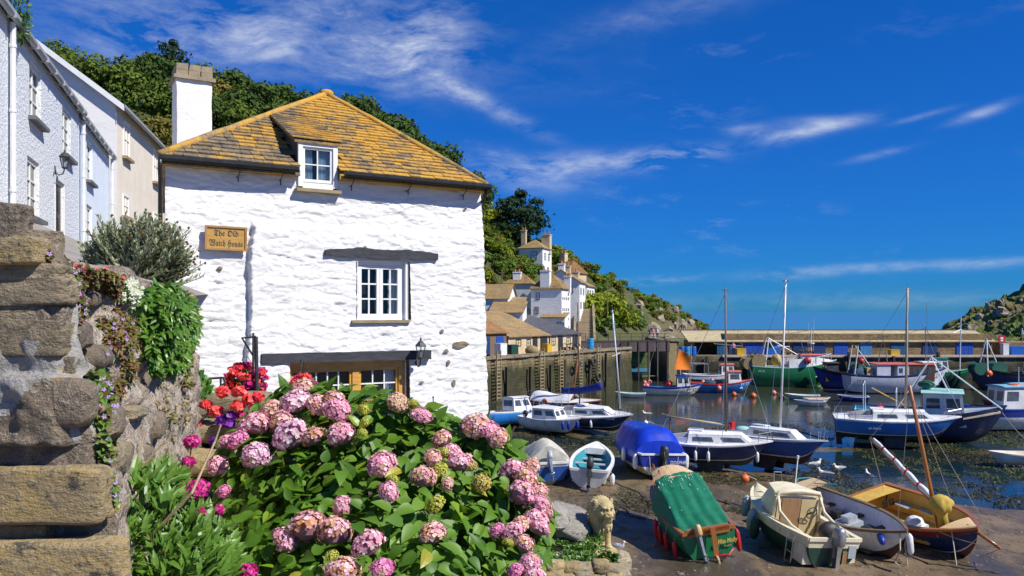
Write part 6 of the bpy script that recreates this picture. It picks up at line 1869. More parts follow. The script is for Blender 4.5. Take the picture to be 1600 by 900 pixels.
# ---- boat under a cream tarpaulin
t = boat('tarpaulin_boat', 'small blue boat under a pale cream tarpaulin with a tilted outboard', 'boat', 851, 748, 95, -2)
t.scale = (1, 1.02, 1.25)
h = Hull(5.0, 2.0, .9, tf=.86, bow=.2, rake=.4, keel=.1)
h.shell(t, 'boat_white', 'boat_midblue', 'black_bottom', stripe=.18, wl=.8, inner='boat_white', sole=.4); h.rail(t, 'boat_white')
def drape(t, h, x0, x1, top, mat, ridge=.35, ov=.08, drop=.18, nx=20, ny=25, seed=0, bulge=0, name='tarpaulin', pow_=1.3):
 m = MB(); rings = []
 for i in range(nx + 1):
  f = i / nx; x = x0 + (x1 - x0) * f; tt = min(1, max(0, (x + h.L / 2) / h.L)); hb_ = h.hb(tt) + ov; zg = h.zs(tt); r = []
  tp = top(f)
  for j in range(ny + 1):
   g_ = -1 + 2 * j / ny; a = abs(g_)
   if a < .82:
    q = a / .82; zz = zg + .05 + (tp - zg) * (1 - q ** pow_); y = math.copysign(hb_ * q ** (.85), g_)
   else:
    zz = zg + .05 - drop * (a - .82) / .18; y = math.copysign(hb_ * (1 + .01), g_)
   zz += .035 * fbm(x * 1.7 + seed, y * 1.7, seed) + .018 * math.sin(x * 6 + seed + g_ * 3) * (.3 + a)
   r.append((x + .03 * nz(y * 3, seed), y, zz))
  rings.append(r)
 m.loft(rings)
 for e, rev in ((rings[0], False), (rings[-1], True)):
  zc_ = h.zs(.02 if not rev else .95) - drop * .3; n = len(e)
  low = [(p[0] + (-.03 if not rev else .03), p[1], min(p[2], zc_ + .02)) for p in e]
  m.loft([e, low] if rev else [low, e])
 return m.build(name, mat, t, smooth=True)
drape(t, h, -2.1, 2.4, lambda f: 1.75 - .5 * abs(f - .35) - .35 * f * f, 'tarp_cream', seed=3)
outboard(t, (-2.52, .0, .95), .85, 50, 'boat_grey', 'steel')
# ---- big blue tarpaulin boat
t = boat('tarpaulin_boat', 'blue and cream boat under a bright blue tarpaulin with a black outboard', 'boat', 1003, 738, 99, 2)
t.scale = (1, 1, 1.15)
h = Hull(6.3, 2.65, 1.15, tf=.88, bow=.2, rake=.5, keel=.12)
h.shell(t, 'boat_royal', 'boat_royal', 'black_bottom', stripe=.1, wl=.50, inner='boat_white', sole=.4, boot='boat_cream'); h.rail(t, 'boat_white', .1, .05)
m = MB()
drape(t, h, -2.75, 2.3, lambda f: 2.35 - .25 * f - .55 * max(0, .12 - f) / .12, 'tarp_blue', seed=8, drop=.25, pow_=3.0)
h.shell(t, 'boat_cream', 'boat_cream', 'boat_cream', wl=.9) if False else None
m = MB()
for c0, c1 in ((.52, .80),):
 for sd in (1, -1):
  rings = [[h.pt(k / 20, c0 + (c1 - c0) * q / 3, sd) + Vector((0, sd * .006, 0)) for q in range(4)] for k in range(0, 19)]
  m.loft(rings)
 m.add([h.pt(0, c0, 1) + Vector((-.006, 0, 0)), h.pt(0, c0, -1) + Vector((-.006, 0, 0)), h.pt(0, c1, -1) + Vector((-.006, 0, 0)), h.pt(0, c1, 1) + Vector((-.006, 0, 0))], [(0, 1, 2, 3)])
m.build('lower_band', 'boat_cream', t)
outboard(t, (-3.2, .05, 1.1), 1.15, 0, 'black_paint', 'black_rubber')
for y in (1.28, -1.30): fender(t, (-2.85, y * 1.03, .95), .13, .6, 'white_plastic', (-2.85, y, 1.3))
fender(t, (-1.4, 1.48, 1.05), .12, .55, 'white_plastic', h.gun(.27, 1))
lettering('DOLPHIN', .21, 'boat_white', t, Matrix.Rotation(0, 4, 'X') @ frame_matrix((-3.30, -.78, .98), (0, -1, 0), (0, 0, 1)), shear=.15)
for y in (.75, -.75):
 m = MB(); m.tube([(-3.26, y, 1.28), (-3.36, y * .9, .6)], .018, 5); m.build('davit_rope', 'rope', t)
# ---- fishing boats
def fishing_boat(label, u, v, heading, heel, L, B, D, top, side, bottom, inner, house, house_mat='boat_white', roof='boat_white', wl=.78, stripe=.14, z=0.0, name='fishing_boat', wins=2, front=3, boot=None, bow=.35, hh=1.9, rail_mat=None, sink=.3, deckmat='boat_grey'):
 t = boat(name, label, 'fishing boat', u, v, heading, heel, z=z)
 h = Hull(L, B, D, tf=.80, bow=bow, rake=.6, keel=-sink, full=1.9)
 h.shell(t, top, side, bottom, stripe=stripe, wl=wl, inner=inner, sole=.62, boot=boot); h.rail(t, rail_mat or top, .10, .06)
 x0, x1, w0, w1 = house; zb = -sink + D * .62
 h.deck(t, max(.5, (x1 + L / 2) / L - .05), .985, deckmat, -.05, .05)
 cabin(t, x0, x1, w0, w1, zb, zb + hh, fr=.25, br=.0, mat=house_mat, roof=roof, side=wins, front=front, back=1, rov=.12, wz=(.55, .86), tumble=.05, name='wheelhouse', door=True)
 return t, h, zb
def gantry(t, x, w, z0, z1, mat='white_plastic', r=.035, lean=0.0):
 m = MB(); m.tube([(x, -w, z0), (x + lean, -w * .9, z1), (x + lean, w * .9, z1), (x, w, z0)], r, 6)
 return m.build('gantry', mat, t)
def drum(t, p, r, w, mat='net_green'):
 m = MB(); M_ = Matrix.Translation(p) @ Matrix.Rotation(PI / 2, 4, 'X')
 m.lathe([(r * .3, -w), (r, -w), (r, -w + .05), (r * .82, -w + .06), (r * .85, 0), (r * .82, w - .06), (r, w - .05), (r, w), (r * .3, w)], 14, 0, M_)
 return m.build('net_drum', mat, t)
t, h, zb = fishing_boat('white and blue fishing boat with an orange mizzen sail', 1052, 617, -7, 0, 6.0, 2.2, 1.15, 'boat_royal', 'boat_white', 'red_bottom', 'boat_paleblue', (.35, 1.75, .72, .6), wins=2, front=2, roof='boat_royal', hh=1.55, bow=.30)
lettering('FY 523', .48, 'black_paint', t, frame_matrix((1.9, -.80, .58), (1, .36, 0), (0, -.2, 1)), bold=.01)
for x, y, r in ((-2.7, -.3, .24), (-2.9, .2, .22), (-2.4, .5, .25), (-2.75, -.1, .2), (-.6, -.2, .26), (-.3, .3, .26), (-.9, .1, .25), (-.5, -.6, .24), (-2.95, -.25, .2)):
 ball_float(t, (x, y, 1.15 if x > -2 else .95 + .3 * (y > 0)), r, 'pink_plastic' if x < -2 else 'red_plastic')
m = MB(); m.tube([(-.35, -.25, 1.7), (-.6, -.25, 2.55)], .035, 5); m.tube([(.75, .2, 2.1), (.75, .2, 2.6)], .035, 5); m.build('sail_post', 'white_plastic', t)
a, b, c_, d = P(1053, 577, 82), P(1076.5, 578, 82), P(1077, 555, 82), P(1060.5, 545, 82)
tw_ = Matrix.Translation(t.location) @ t.rotation_euler.to_matrix().to_4x4()
m = MB(); n_ = 8; rings = []
for i in range(n_ + 1):
 r = []
 for j in range(n_ + 1):
  p = a.lerp(b, j / n_).lerp(d.lerp(c_, j / n_), i / n_); p = p + Vector((0, .22 * math.sin(PI * j / n_) * math.sin(PI * i / n_) - .3, 0)); r.append(tw_.inverted() @ p)
 rings.append(r)
m.loft(rings); m.loft([[q + Vector((0, .02, 0)) for q in r][::-1] for r in rings]); m.build('mizzen_sail', 'sail_orange', t, smooth=True)
m = MB(); ma = tw_.inverted() @ (a.lerp(b, .98) + Vector((.1, -.3, 0))); m.tube([(ma.x, ma.y, .9), (ma.x + .1, ma.y, 5.2)], .04, 6); m.build('mizzen_mast', 'pale_wood', t)
m = MB(); m.tube([(-2.5, 0, .9), (-2.35, 0, 3.4)], .03, 5); m.tube([(-3.2, 0, 1.9), (-1.6, .1, 1.95)], .025, 5); wire(m, (-2.35, 0, 3.4), (-1.6, 0, 5.4), .012); wire(m, (-1.6, .1, 1.95), (-1.6, 0, 5.4), .012); m.build('derrick', 'pale_wood', t)
t, h, zb = fishing_boat('blue fishing boat with a red rail and white wheelhouse', 1129, 613, -4, 0, 6.4, 2.3, 1.25, 'boat_red', 'boat_cyan', 'black_bottom', 'boat_tan', (.5, 2.0, .72, .55), wins=1, front=2, roof='boat_coral', hh=1.75, bow=.42, stripe=.12)
lettering('FY 77', .42, 'boat_white', t, frame_matrix((2.2, -.72, .95), (1, .42, .1), (0, -.2, 1)))
ball_float(t, (-.6, -1.2, .55), .28, 'pink_plastic'); m = MB(); m.ball((-1.3, .2, .95), .6, 10, sc=(1.3, 1, .55)); m.build('net_heap', 'net_blue', t, smooth=True)
ball_float(t, (-2.0, .3, 1.05), .24, 'pink_plastic'); ball_float(t, (-1.0, .6, 1.25), .22, 'pink_plastic')
t, h, zb = fishing_boat('pale workboat with an open rail frame lying against the outer quay', 1112, 603, 0, 0, 6.2, 2.3, 1.6, 'boat_white', 'boat_navy', 'black_bottom', 'boat_white', (1.0, 2.6, .75, .6), wins=2, front=2, roof='boat_coral', hh=1.8, bow=.2, stripe=.30)
gantry(t, -2.4, .95, .9, 2.6, 'grey_metal'); gantry(t, -.6, .95, .9, 2.6, 'grey_metal'); m = MB(); m.tube([(-2.4, -.85, 2.6), (-.6, -.85, 2.6)], .03, 5); m.tube([(-2.4, .85, 2.6), (-.6, .85, 2.6)], .03, 5); m.build('rail', 'grey_metal', t)
m = MB(); m.tube([(1.8, 0, 2.8), (1.2, 0, 5.0)], .03, 5); m.tube([(.2, 0, 4.9), (3.6, 0, 4.6)], .02, 5); m.build('aerial_mast', 'grey_metal', t)
t, h, zb = fishing_boat('green steel trawler with a white wheelhouse and coral roof', 1240, 603, -2, 0, 9.8, 3.4, 2.9, 'boat_green', 'boat_green', 'black_bottom', 'boat_white', (.7, 3.2, 1.15, .95), wins=3, front=3, roof='boat_coral', hh=2.5, bow=.30, stripe=.06, wl=.80, boot='boat_white', sink=.7, rail_mat='boat_mint')
m = MB()
for sd in (1, -1):
 rings = []
 for k in range(15):
  tt = .40 + .55 * k / 14; g_ = h.gun(tt, sd, .06); up = .95 * math.sin(min(1, (1 - (k / 14)) * 1.6 + .05) * PI / 2) * (1 if k > 0 else .9)
  rings.append([g_, g_ + Vector((-.05, -sd * .05, up))])
 m.loft(rings if sd > 0 else [r[::-1] for r in rings])
m.build('bulwark', 'boat_white', t)
lettering('FY 13', .45, 'black_paint', t, frame_matrix((1.6, -1.60, 2.85), (1, .12, .1), (0, 0, 1))); lettering('FY 13', .30, 'boat_white', t, frame_matrix((-4.1, -1.56, 1.8), (1, -.03, 0), (0, -.1, 1)))
ball_float(t, (1.0, -1.75, 3.05), .42, 'red_plastic')
drum(t, (-4.2, .1, 2.9), .85, 1.1, 'net_tan'); drum(t, (-5.2, .2, 2.6), .75, 1.0, 'net_tan')
m = MB(); m.tube([(-3.6, -1.1, 1.8), (-3.0, -.5, 5.6), (-3.0, .5, 5.6), (-3.6, 1.1, 1.8)], .07, 6); m.tube([(-3.0, 0, 5.6), (.8, 0, 3.4)], .06, 6); m.tube([(-3.0, 0, 5.6), (-1.2, -.9, 1.9)], .06, 6); m.build('gantry', 'white_plastic', t)
m = MB(); m.ball((-1.9, .2, 3.0), .7, 10, sc=(.9, 1, 1)); m.build('net_heap', 'tarp_yellow', t, smooth=True)
m = MB(); m.tube([(2.0, 0, 4.0), (2.0, 0, 6.6)], .05, 6); m.tube([(2.3, .2, 4.0), (2.4, .2, 7.8)], .02, 5); m.tube([(1.7, -.2, 4.0), (1.65, -.2, 7.4)], .02, 5); m.lathe([(.4, 4.9), (.4, 5.0)], 10, 0, Matrix.Translation((2.0, 0, 0))); m.build('radar_mast', 'white_plastic', t)
pulpit(t, h, (.72, .82, .92), .9, 'white_plastic', .03)
m = MB(); wire(m, (-3.0, 0, 5.6), (2.0, 0, 6.5), .02); wire(m, (2.0, 0, 6.5), (4.8, 0, 3.6), .02); wire(m, (-3.0, .4, 5.6), (-4.9, .9, 2.4), .02); wire(m, (2.0, 0, 6.4), (.9, -1.3, 3.2), .02); m.build('rigging', 'dark_rope', t)
t, h, zb = fishing_boat('long white trawler with a flat orange red shelter roof', 1402, 614, -2, 0, 10.4, 3.3, 2.5, 'boat_navy', 'boat_lilac', 'boat_navy', 'boat_white', (2.3, 3.9, 1.0, .8), wins=3, front=3, roof='boat_white', hh=2.3, bow=.34, stripe=.08, wl=.72, sink=.6)
m = MB(); m.box(-2.7, 3.4, -1.3, 1.3, 3.05, 3.16); m.build('shelter_roof', 'boat_coral', t)
m = MB(); m.box(-2.6, -1.2, -1.2, 1.2, 1.3, 3.04); m.box(-.5, .7, -1.22, 1.2, 1.3, 3.04); m.build('shelter_side', 'boat_lilac', t)
m = MB(); m.box(.71, 3.3, -1.24, 1.2, 1.3, 3.03); m.build('shelter_screen', 'brown_bottom', t)
for x in (1.1, 1.6, 2.1, 2.6): m = MB(); m.box(x, x + .32, -1.26, -1.235, 2.15, 2.7); m.build('window', 'boat_glass', t)
m = MB(); m.box(-.35, -.0, -1.235, -1.2, 2.2, 2.7); m.build('window', 'boat_glass', t)
m = MB(); m.box(-3.5, -2.9, -.9, -.2, 1.4, 2.7); m.build('fish_bin', 'boat_tan', t); m = MB(); m.ball((-4.2, 0, 2.0), .9, 10, sc=(1, 1.1, .9)); m.build('net_heap', 'net_blue', t, smooth=True); drum(t, (-3.9, .5, 2.6), .6, .7)
m = MB(); m.tube([(-4.9, -1.0, 1.5), (-4.4, -.8, 5.0), (-4.4, .8, 5.0), (-4.9, 1.0, 1.5)], .06, 6); m.tube([(-4.4, 0, 5.0), (-2.9, 0, 2.9)], .05, 6); m.build('gantry', 'white_plastic', t); ball_float(t, (-4.0, -.6, 3.4), .33, 'red_plastic')
m = MB(); m.tube([(-2.0, 0, 3.1), (-1.5, 0, 6.0), (-1.0, 0, 3.1)], .05, 6); m.tube([(3.0, .1, 3.3), (3.0, .1, 7.0)], .04, 6); m.tube([(3.2, .1, 3.3), (3.1, .1, 9.5)], .02, 5); m.build('aerial_mast', 'grey_metal', t)
m = MB(); wire(m, (-4.4, 0, 5.0), (-1.5, 0, 6.0), .02); wire(m, (-1.5, 0, 6.0), (3.0, .1, 6.9), .02, .2); wire(m, (3.0, .1, 6.9), (5.1, 0, 2.8), .02); wire(m, (-4.4, -.8, 5.0), (-5.1, -1.1, 2.0), .02); m.build('rigging', 'dark_rope', t)
lettering('FY 87', .50, 'boat_navy', t, frame_matrix((3.75, -1.02, 1.98), (1, .42, .1), (0, -.2, 1))); lettering('FY 87', .42, 'boat_navy', t, frame_matrix((-4.3, -1.50, 1.35), (1, -.05, 0), (0, -.1, 1)))
t, h, zb = fishing_boat('small fishing boat with a bright green wheelhouse roof behind the white trawler', 1468, 606, -5, 0, 7.0, 2.6, 2.3, 'boat_green', 'boat_darkgreen', 'black_bottom', 'boat_white', (-.8, .8, .9, .8), wins=2, front=3, roof='boat_green', hh=2.4, bow=.2, sink=.5)
m = MB(); m.tube([(2.2, 0, 2.0), (2.3, 0, 8.0)], .06, 6); m.tube([(1.2, -.6, 6.2), (2.3, 0, 6.6), (3.4, .6, 6.2)], .04, 5); m.build('derrick', 'white_plastic', t)
t, h, zb = fishing_boat('dark blue trawler stern with pot stacks between the green and white trawlers', 1322, 607, 180, 0, 7.5, 3.0, 2.2, 'boat_black', 'boat_royal', 'black_bottom', 'brown_bottom', (1.2, 2.6, .9, .8), wins=1, front=2, roof='brown_bottom', house_mat='brown_bottom', hh=2.0, sink=.5)
t, h, zb = fishing_boat('navy fishing boat with a roomy white wheelhouse and mint green roof', 1450, 688, -27, 4, 9.0, 3.1, 1.9, 'boat_navy', 'boat_navy', 'black_bottom', 'boat_paleblue', (-.3, 2.2, 1.15, .95), wins=2, front=3, roof='boat_mint', hh=2.15, bow=.36, wl=.82, sink=0.0)
gantry(t, -3.9, 1.2, 1.4, 3.7); gantry(t, -1.9, 1.1, 1.3, 3.3); m = MB(); m.tube([(-3.4, -.7, 3.5), (-.4, -.9, 1.9)], .05, 6); m.build('yellow_boom', 'boat_yellow', t); ball_float(t, (-2.9, -.9, 2.1), .34, 'red_plastic')
m = MB(); m.tube([(-.9, .4, 3.4), (.2, 0, 5.6), (1.2, -.6, 3.4)], .05, 6); m.tube([(.2, 0, 5.6), (4.2, -.4, 2.4)], .05, 6); m.tube([(.2, 0, 5.6), (-2.0, -1.2, 2.0)], .04, 6); m.build('derrick', 'white_plastic', t)
m = MB(); m.ball((-.1, .1, 3.75), .45, 10, sc=(1.2, 1, .6)); m.build('net_heap', 'net_green', t, smooth=True)
m = MB(); m.hexa([(2.0, -1.25, 1.75), (4.1, -.55, 2.15), (4.1, .55, 2.15), (2.0, 1.25, 1.75), (2.0, -1.25, 1.85), (4.1, -.55, 2.25), (4.1, .55, 2.25), (2.0, 1.25, 1.85)]); m.build('bow_shelter', 'boat_cream', t)
m = MB(); wire(m, (4.2, -.3, 2.2), (6.4, -2.2, .1), .02, .35); m.build('mooring_rope', 'rope', t)
t, h, zb = fishing_boat('white and blue fishing boat with a pale blue wheelhouse roof', 1556, 673, 187, 0, 6.6, 2.5, 1.7, 'boat_royal', 'boat_white', 'black_bottom', 'boat_paleblue', (-2.6, .2, 1.0, .9), wins=2, front=2, roof='boat_paleblue', hh=2.2, bow=.2, stripe=.34, wl=.9, sink=0.05)
m = MB(); m.tube([Vector((-1.3, .2, 3.3)) + Vector((.36 * math.cos(2 * PI * k / 14), .36 * math.sin(2 * PI * k / 14), 0)) for k in range(15)], .10, 7, cap=False); m.build('lifebuoy', 'orange_plastic', t); m = MB(); m.tube([(-1.8, 0, 3.3), (-1.8, 0, 4.6)], .03, 5); m.build('aerial', 'white_plastic', t)
t, h, zb = fishing_boat('maroon fishing boat with a pale wheelhouse cut off by the picture edge', 1606, 670, -172, 0, 7.5, 2.6, 1.8, 'boat_maroon', 'boat_maroon', 'black_bottom', 'boat_white', (-.6, 1.4, 1.0, .85), wins=2, front=3, roof='boat_paleblue', hh=2.2, bow=.25, boot='boat_white', sink=0.05)
lettering('FY 8', .42, 'boat_white', t, frame_matrix((2.0, 1.06, 1.2), (-1, .2, .0), (0, .2, 1)))
t, h, zb = fishing_boat('dark trawler with a white A frame moored by the end of the stores', 1580, 610, 175, 0, 9.0, 3.0, 2.4, 'boat_black', 'boat_navy', 'black_bottom', 'brown_bottom', (-3, -1.5, 1.0, .9), wins=2, front=2, roof='boat_white', hh=2.0, sink=.5)
m = MB(); m.tube([(3.0, -1.2, 1.6), (2.6, -.1, 5.6), (2.6, .1, 5.6), (3.0, 1.2, 1.6)], .07, 6); m.tube([(2.6, 0, 5.6), (1.0, 0, 1.8)], .06, 6); m.build('gantry', 'white_plastic', t); drum(t, (1.6, 0, 2.4), .8, .9); drum(t, (3.6, .2, 2.4), .7, .8); ball_float(t, (2.8, .9, 1.9), .4, 'orange_plastic')
# ---- rowing boats and tenders
def tender(label, u, v, heading, L, B, D, side, inner='boat_white', rail='boat_white', name='rowing_boat', z=0.0, heel=0, sink=.12):
 t = boat(name, label, 'rowing boat', u, v, heading, heel, z=z); h = Hull(L, B, D, tf=.78, bow=.22, rake=.3, keel=-sink, full=2.0)
 h.shell(t, rail, side, side, stripe=.12, wl=.8, inner=inner, sole=.35, N=16); h.rail(t, rail, .05, .04, N=16)
 m = MB()
 for x in (-L * .28, L * .05):
  tt = x / L + .5; y = h.hb(tt) - .05; m.box(x - .1, x + .1, -y, y, D * .62 - sink, D * .62 + .04 - sink)
 m.build('thwart', 'pale_wood', t)
 return t
tender('white rowing boat afloat alone between the yachts and the timber gate', 984, 621, 170, 2.9, 1.25, .55, 'boat_white', 'boat_mint')
tender('small white rowing boat below the quay ladders', 821, 607, -150, 2.2, 1.2, .5, 'boat_white', 'boat_cream')
tender('cream rowing boat half hidden by the corner of the white house', 763, 662, 140, 3.2, 1.4, .6, 'boat_cream', 'boat_tan', z=.05, sink=0)
tender('mint green rowing boat in the cluster of three', 1252, 625, 165, 3.1, 1.35, .6, 'boat_mint', 'boat_white')
tender('dark and white rowing boat in front in the cluster of three', 1263, 634, 170, 2.6, 1.2, .55, 'boat_white', 'boat_navy')
tender('white rowing boat lying behind the other two of the cluster', 1279, 629, 10, 2.4, 1.2, .5, 'boat_white', 'boat_tan')
tender('blue rowing boat floating off the white trawler', 1331, 627, 165, 2.7, 1.3, .6, 'boat_royal', 'boat_midblue')
tender('white rowing boat on the mud at the picture edge', 1590, 726, 178, 3.2, 1.4, .62, 'boat_white', 'boat_cream', z=.12, sink=0)
# ================================================================== NEAR GROUND: path, walls, plants
mk('path_slab', (.36, .30, .21), (.26, .21, .15), 1.5, .85, .5, coords='World', c3=(.16, .13, .09))
mk('lane_ground', (.30, .27, .23), (.22, .20, .17), 1.5, .9, .4, coords='World')
mk('earth', (.10, .07, .04), (.06, .045, .028), 3, .95, .6, coords='World')
def path_z(x, y):
 z = 7.0 - .075 * max(0, y - 3.2) - .03 * max(0, y - 7) + .02 * fbm(x * 1.5, y * 1.5)
 return z
g = grid_mesh(frange(-4.2, -.1, .2), frange(1.0, 7.4, .2), path_z); tag(g.build('path', 'path_slab', smooth=True), kind='structure')
g = grid_mesh(frange(-8, -.75, .25), frange(7.0, 17.2, .25), lambda x, y: 5.75 - .03 * (y - 8) + .04 * fbm(x, y)); tag(g.build('terrace', 'earth', smooth=True), kind='structure')
g = MB(); nn_ = 14
for i in range(nn_ + 1):
 for j in range(9):
  f = i / nn_; k = j / 8
  a = Vector((-1.55, 2.5)).lerp(Vector((-2.6, 6.3)), min(1, f * 3.2)) + Vector((-.355, 1)) * max(0, f * 3.2 - 1) * 12
  b = Vector((-4.9, 1.2)).lerp(Vector((-19.5, 45)), f)
  p = a.lerp(b, k); z0 = H + .12 + max(0, f * 3.2 - 1) * .28; zb = 9.3 + 1.0 * min(1, f * 3)
  g.v.append((p.x, p.y, z0 + (zb - z0) * min(1, k * 1.15)))
for i in range(nn_):
 for j in range(8):
  q = i * 9 + j; g.f.append((q, q + 9, q + 10, q + 1)); g.mi.append(0)
tag(g.build('lane', 'lane_ground', smooth=True), kind='structure')
def rubble_mat(name, c1, c2, c3, lich, sc=1.0, vary=.2, stretch=(1, 1, 2.2), bump=1.0):
 m, t, b = _mat(name)
 v = t.node('ShaderNodeNewGeometry').outputs['Position']
 vs = t.mapping(v, stretch)
 oi = t.node('ShaderNodeObjectInfo').outputs['Random']
 n1 = t.noise(vs, 5 * sc, 7, .68, .2); n2 = t.noise(vs, 19 * sc, 6, .7); n3 = t.noise(v, 60 * sc, 4, .65)
 col = t.mix(t.ramp(n1, .36, .64), c4(c1), c4(c2))
 col = t.mix(t.ramp(n2, .50, .64), col, c4(c3))
 col = t.mix(t.m('MULTIPLY', t.ramp(n3, .55, .68), .55), col, c4((.50, .46, .38)))
 col = t.mix(t.ramp(t.noise(v, 7 * sc, 5, .75), .62, .68), col, c4(lich))
 col = t.mix(t.ramp(t.noise(t.mapping(v, (1, 1, 1), (0, 0, 0), (3, 3, 3)), 9 * sc, 5, .7), .60, .66), col, c4((.10, .085, .06)))
 hv = t.node('ShaderNodeHueSaturation'); t.put(hv.inputs['Value'], t.m('ADD', t.m('MULTIPLY', oi, 2 * vary), 1 - vary)); t.l.new(col, hv.inputs['Color'])
 t.l.new(hv.outputs[0], b.inputs['Base Color']); b.inputs['Roughness'].default_value = .9
 bp = t.node('ShaderNodeBump'); bp.inputs['Strength'].default_value = bump; bp.inputs['Distance'].default_value = .04
 t.l.new(t.m('ADD', t.m('ADD', t.m('MULTIPLY', n1, .8), n2), t.m('MULTIPLY', n3, .5)), bp.inputs['Height']); t.l.new(bp.outputs[0], b.inputs['Normal'])
rubble_mat('slab_ochre', (.56, .40, .15), (.38, .29, .16), (.27, .22, .14), (.50, .28, .03))
rubble_mat('slab_grey', (.43, .345, .215), (.29, .235, .15), (.17, .135, .09), (.44, .25, .04))
rubble_mat('stone_dark', (.25, .195, .135), (.15, .118, .086), (.27, .22, .16), (.42, .23, .03), stretch=(1, 1, 1))
rubble_mat('mortar', (.36, .345, .32), (.27, .255, .23), (.25, .235, .21), (.35, .22, .06), stretch=(1, 1, 1), bump=.6)
rubble_mat('harled', (.62, .54, .45), (.46, .37, .28), (.24, .17, .12), (.36, .25, .09), stretch=(1, 1, .6), bump=1.4)
rubble_mat('cream_stone', (.47, .39, .24), (.35, .28, .17), (.24, .20, .13), (.50, .33, .08))
rubble_mat('pale_rock', (.46, .43, .37), (.36, .33, .28), (.24, .22, .18), (.42, .33, .12), stretch=(1, 2.5, 1))
def rock_block(w, d, h, seed, mat, parent, loc, rot=(0, 0, 0), n=7, ex=5.0, rough=.06, name='stone'):
 """a block of stone with worn edges and a split face, centred on loc"""
 m = MB(); idx = {}
 def key(i, j, k):
  return (i, j, k)
 for i in range(n + 1):
  for j in range(n + 1):
   for k in range(n + 1):
    if 0 < i < n and 0 < j < n and 0 < k < n: continue
    x, y, z = -1 + 2 * i / n, -1 + 2 * j / n, -1 + 2 * k / n
    L = (abs(x) ** ex + abs(y) ** ex + abs(z) ** ex) ** (1 / ex)
    f = 1 / L if L > 0 else 1
    x, y, z = x * f, y * f, z * f
    q = 1 + rough * 1.5 * fbm(x * 1.3 + seed * 3.1, y * 1.3, z * 1.3 + seed) + rough * .6 * fbm(x * 4 + seed, y * 4, z * 4)
    idx[(i, j, k)] = len(m.v); m.v.append((x * q * w / 2, y * q * d / 2, z * q * h / 2 + rough * .5 * h * fbm(x * 1.1 + seed, seed * 1.7, y)))
 for a in range(n):
  for b in range(n):
   for c, fl in ((0, 1), (n, 0)):
    for ax in range(3):
     def P_(u, v):
      return idx[(c, u, v)] if ax == 0 else idx[(v, c, u)] if ax == 1 else idx[(u, v, c)]
     f = (P_(a, b), P_(a + 1, b), P_(a + 1, b + 1), P_(a, b + 1))
     m.f.append(f[::-1] if fl else f); m.mi.append(0)
 o = m.build(name, mat, parent, smooth=True, loc=loc, rot=rot)
 auto_smooth(o, 45)
 return o
def in_poly(u, v, poly):
 c = False; j = len(poly) - 1
 for i in range(len(poly)):
  if (poly[i][1] > v) != (poly[j][1] > v) and u < (poly[j][0] - poly[i][0]) * (v - poly[i][1]) / (poly[j][1] - poly[i][1]) + poly[i][0]: c = not c
  j = i
 return c
def edge_dist(u, v, poly):
 best = 1e9
 for i in range(len(poly)):
  a = Vector(poly[i - 1]); b = Vector(poly[i]); p = Vector((u, v)); d = b - a
  t = max(0, min(1, (p - a).dot(d) / d.length_squared)); best = min(best, (p - a - d * t).length)
 return best
# ---- the old garden wall running away from the picture's edge
gw = thing('garden_wall', 'old lichen spotted stone garden wall below the lane, patched with pale mortar', 'wall', (0, 0, 0))
PY = 2.42
stones = [(-70, 26, 318, 374, 'stone_dark', 4.5, .02), (-70, 52, 372, 412, 'slab_ochre', 5, 0), (-70, 88, 411, 436, 'slab_grey', 6, .03), (-70, 95, 436, 476, 'slab_grey', 6, .03), (-70, 60, 477, 500, 'slab_grey', 6, .04), (62, 97, 478, 508, 'stone_dark', 4, .05),
  (-70, 92, 501, 556, 'slab_grey', 5, .03), (-70, 108, 558, 592, 'stone_dark', 4, .06), (38, 136, 597, 668, 'stone_dark', -2.6, .0), (-70, 34, 600, 655, 'stone_dark', 4, .07), (-70, 130, 668, 737, 'stone_dark', 5, .05),
  (-70, 150, 737, 818, 'slab_ochre', 6, -.02), (-70, 66, 822, 856, 'slab_ochre', 5, .03), (68, 156, 822, 850, 'stone_dark', 4, .08), (-70, 176, 856, 940, 'slab_ochre', 7, -.06)]
for k, (u0, u1, v0, v1, mt, ex, back_) in enumerate(stones):
 Y = PY + back_
 a = P(u0, v1, Y); b = P(u1, v0, Y); w, h_ = (b.x - a.x) * 1.06, (b.z - a.z) * 1.10; d = .09
 rock_block(w, d, h_, k + 2, mt, gw, ((a.x + b.x) / 2, Y + d / 2, (a.z + b.z) / 2), (0, R(random.Random(k).uniform(-1.5, 1.5)), 0), ex=ex + 6, rough=.034, n=13)
m = MB(); rings = []
for j in range(91):
 v = 355 + 590 * j / 90; zz = P(0, v, PY).z; r = []
 for i in range(61):
  f = i / 60; ur = 66 + (v - 380) / 520 * 104 + 6 * nz(v * .02)
  x = -2.0 + (((ur - 800) / F * PY) + 2.0) * f
  r.append((x, PY + .05 - .045 * fbm(x * 5, zz * 5, 2) - (.05 if 585 < v < 700 else 0) + .06 * max(0, f - .9) * 10, zz))
 rings.append(r)
m.loft(rings[::-1])
PATCH = [(-60, 545), (60, 536), (96, 540), (128, 540), (140, 575), (140, 612), (120, 596), (80, 586), (45, 602), (20, 640), (-60, 690)]
for k, f in enumerate(m.f):
 c_ = Vector((0, 0, 0))
 for q in f: c_ += Vector(m.v[q])
 c_ /= len(f); u = 800 + F * c_.x / c_.y; v = HZ - F * (c_.z - H) / c_.y
 if in_poly(u + 6 * nz(u * .07, v * .07), v + 6 * nz(v * .07, u * .07), PATCH) or (104 < u < 150 and 440 < v < 545) or (112 < u and 640 < v < 735): m.mi[k] = 1
m.build('rubble_core', ['stone_dark', 'mortar'], gw, smooth=True)
top_c, top_e = Vector((-1.46, 2.50)), Vector((-2.50, 6.25))
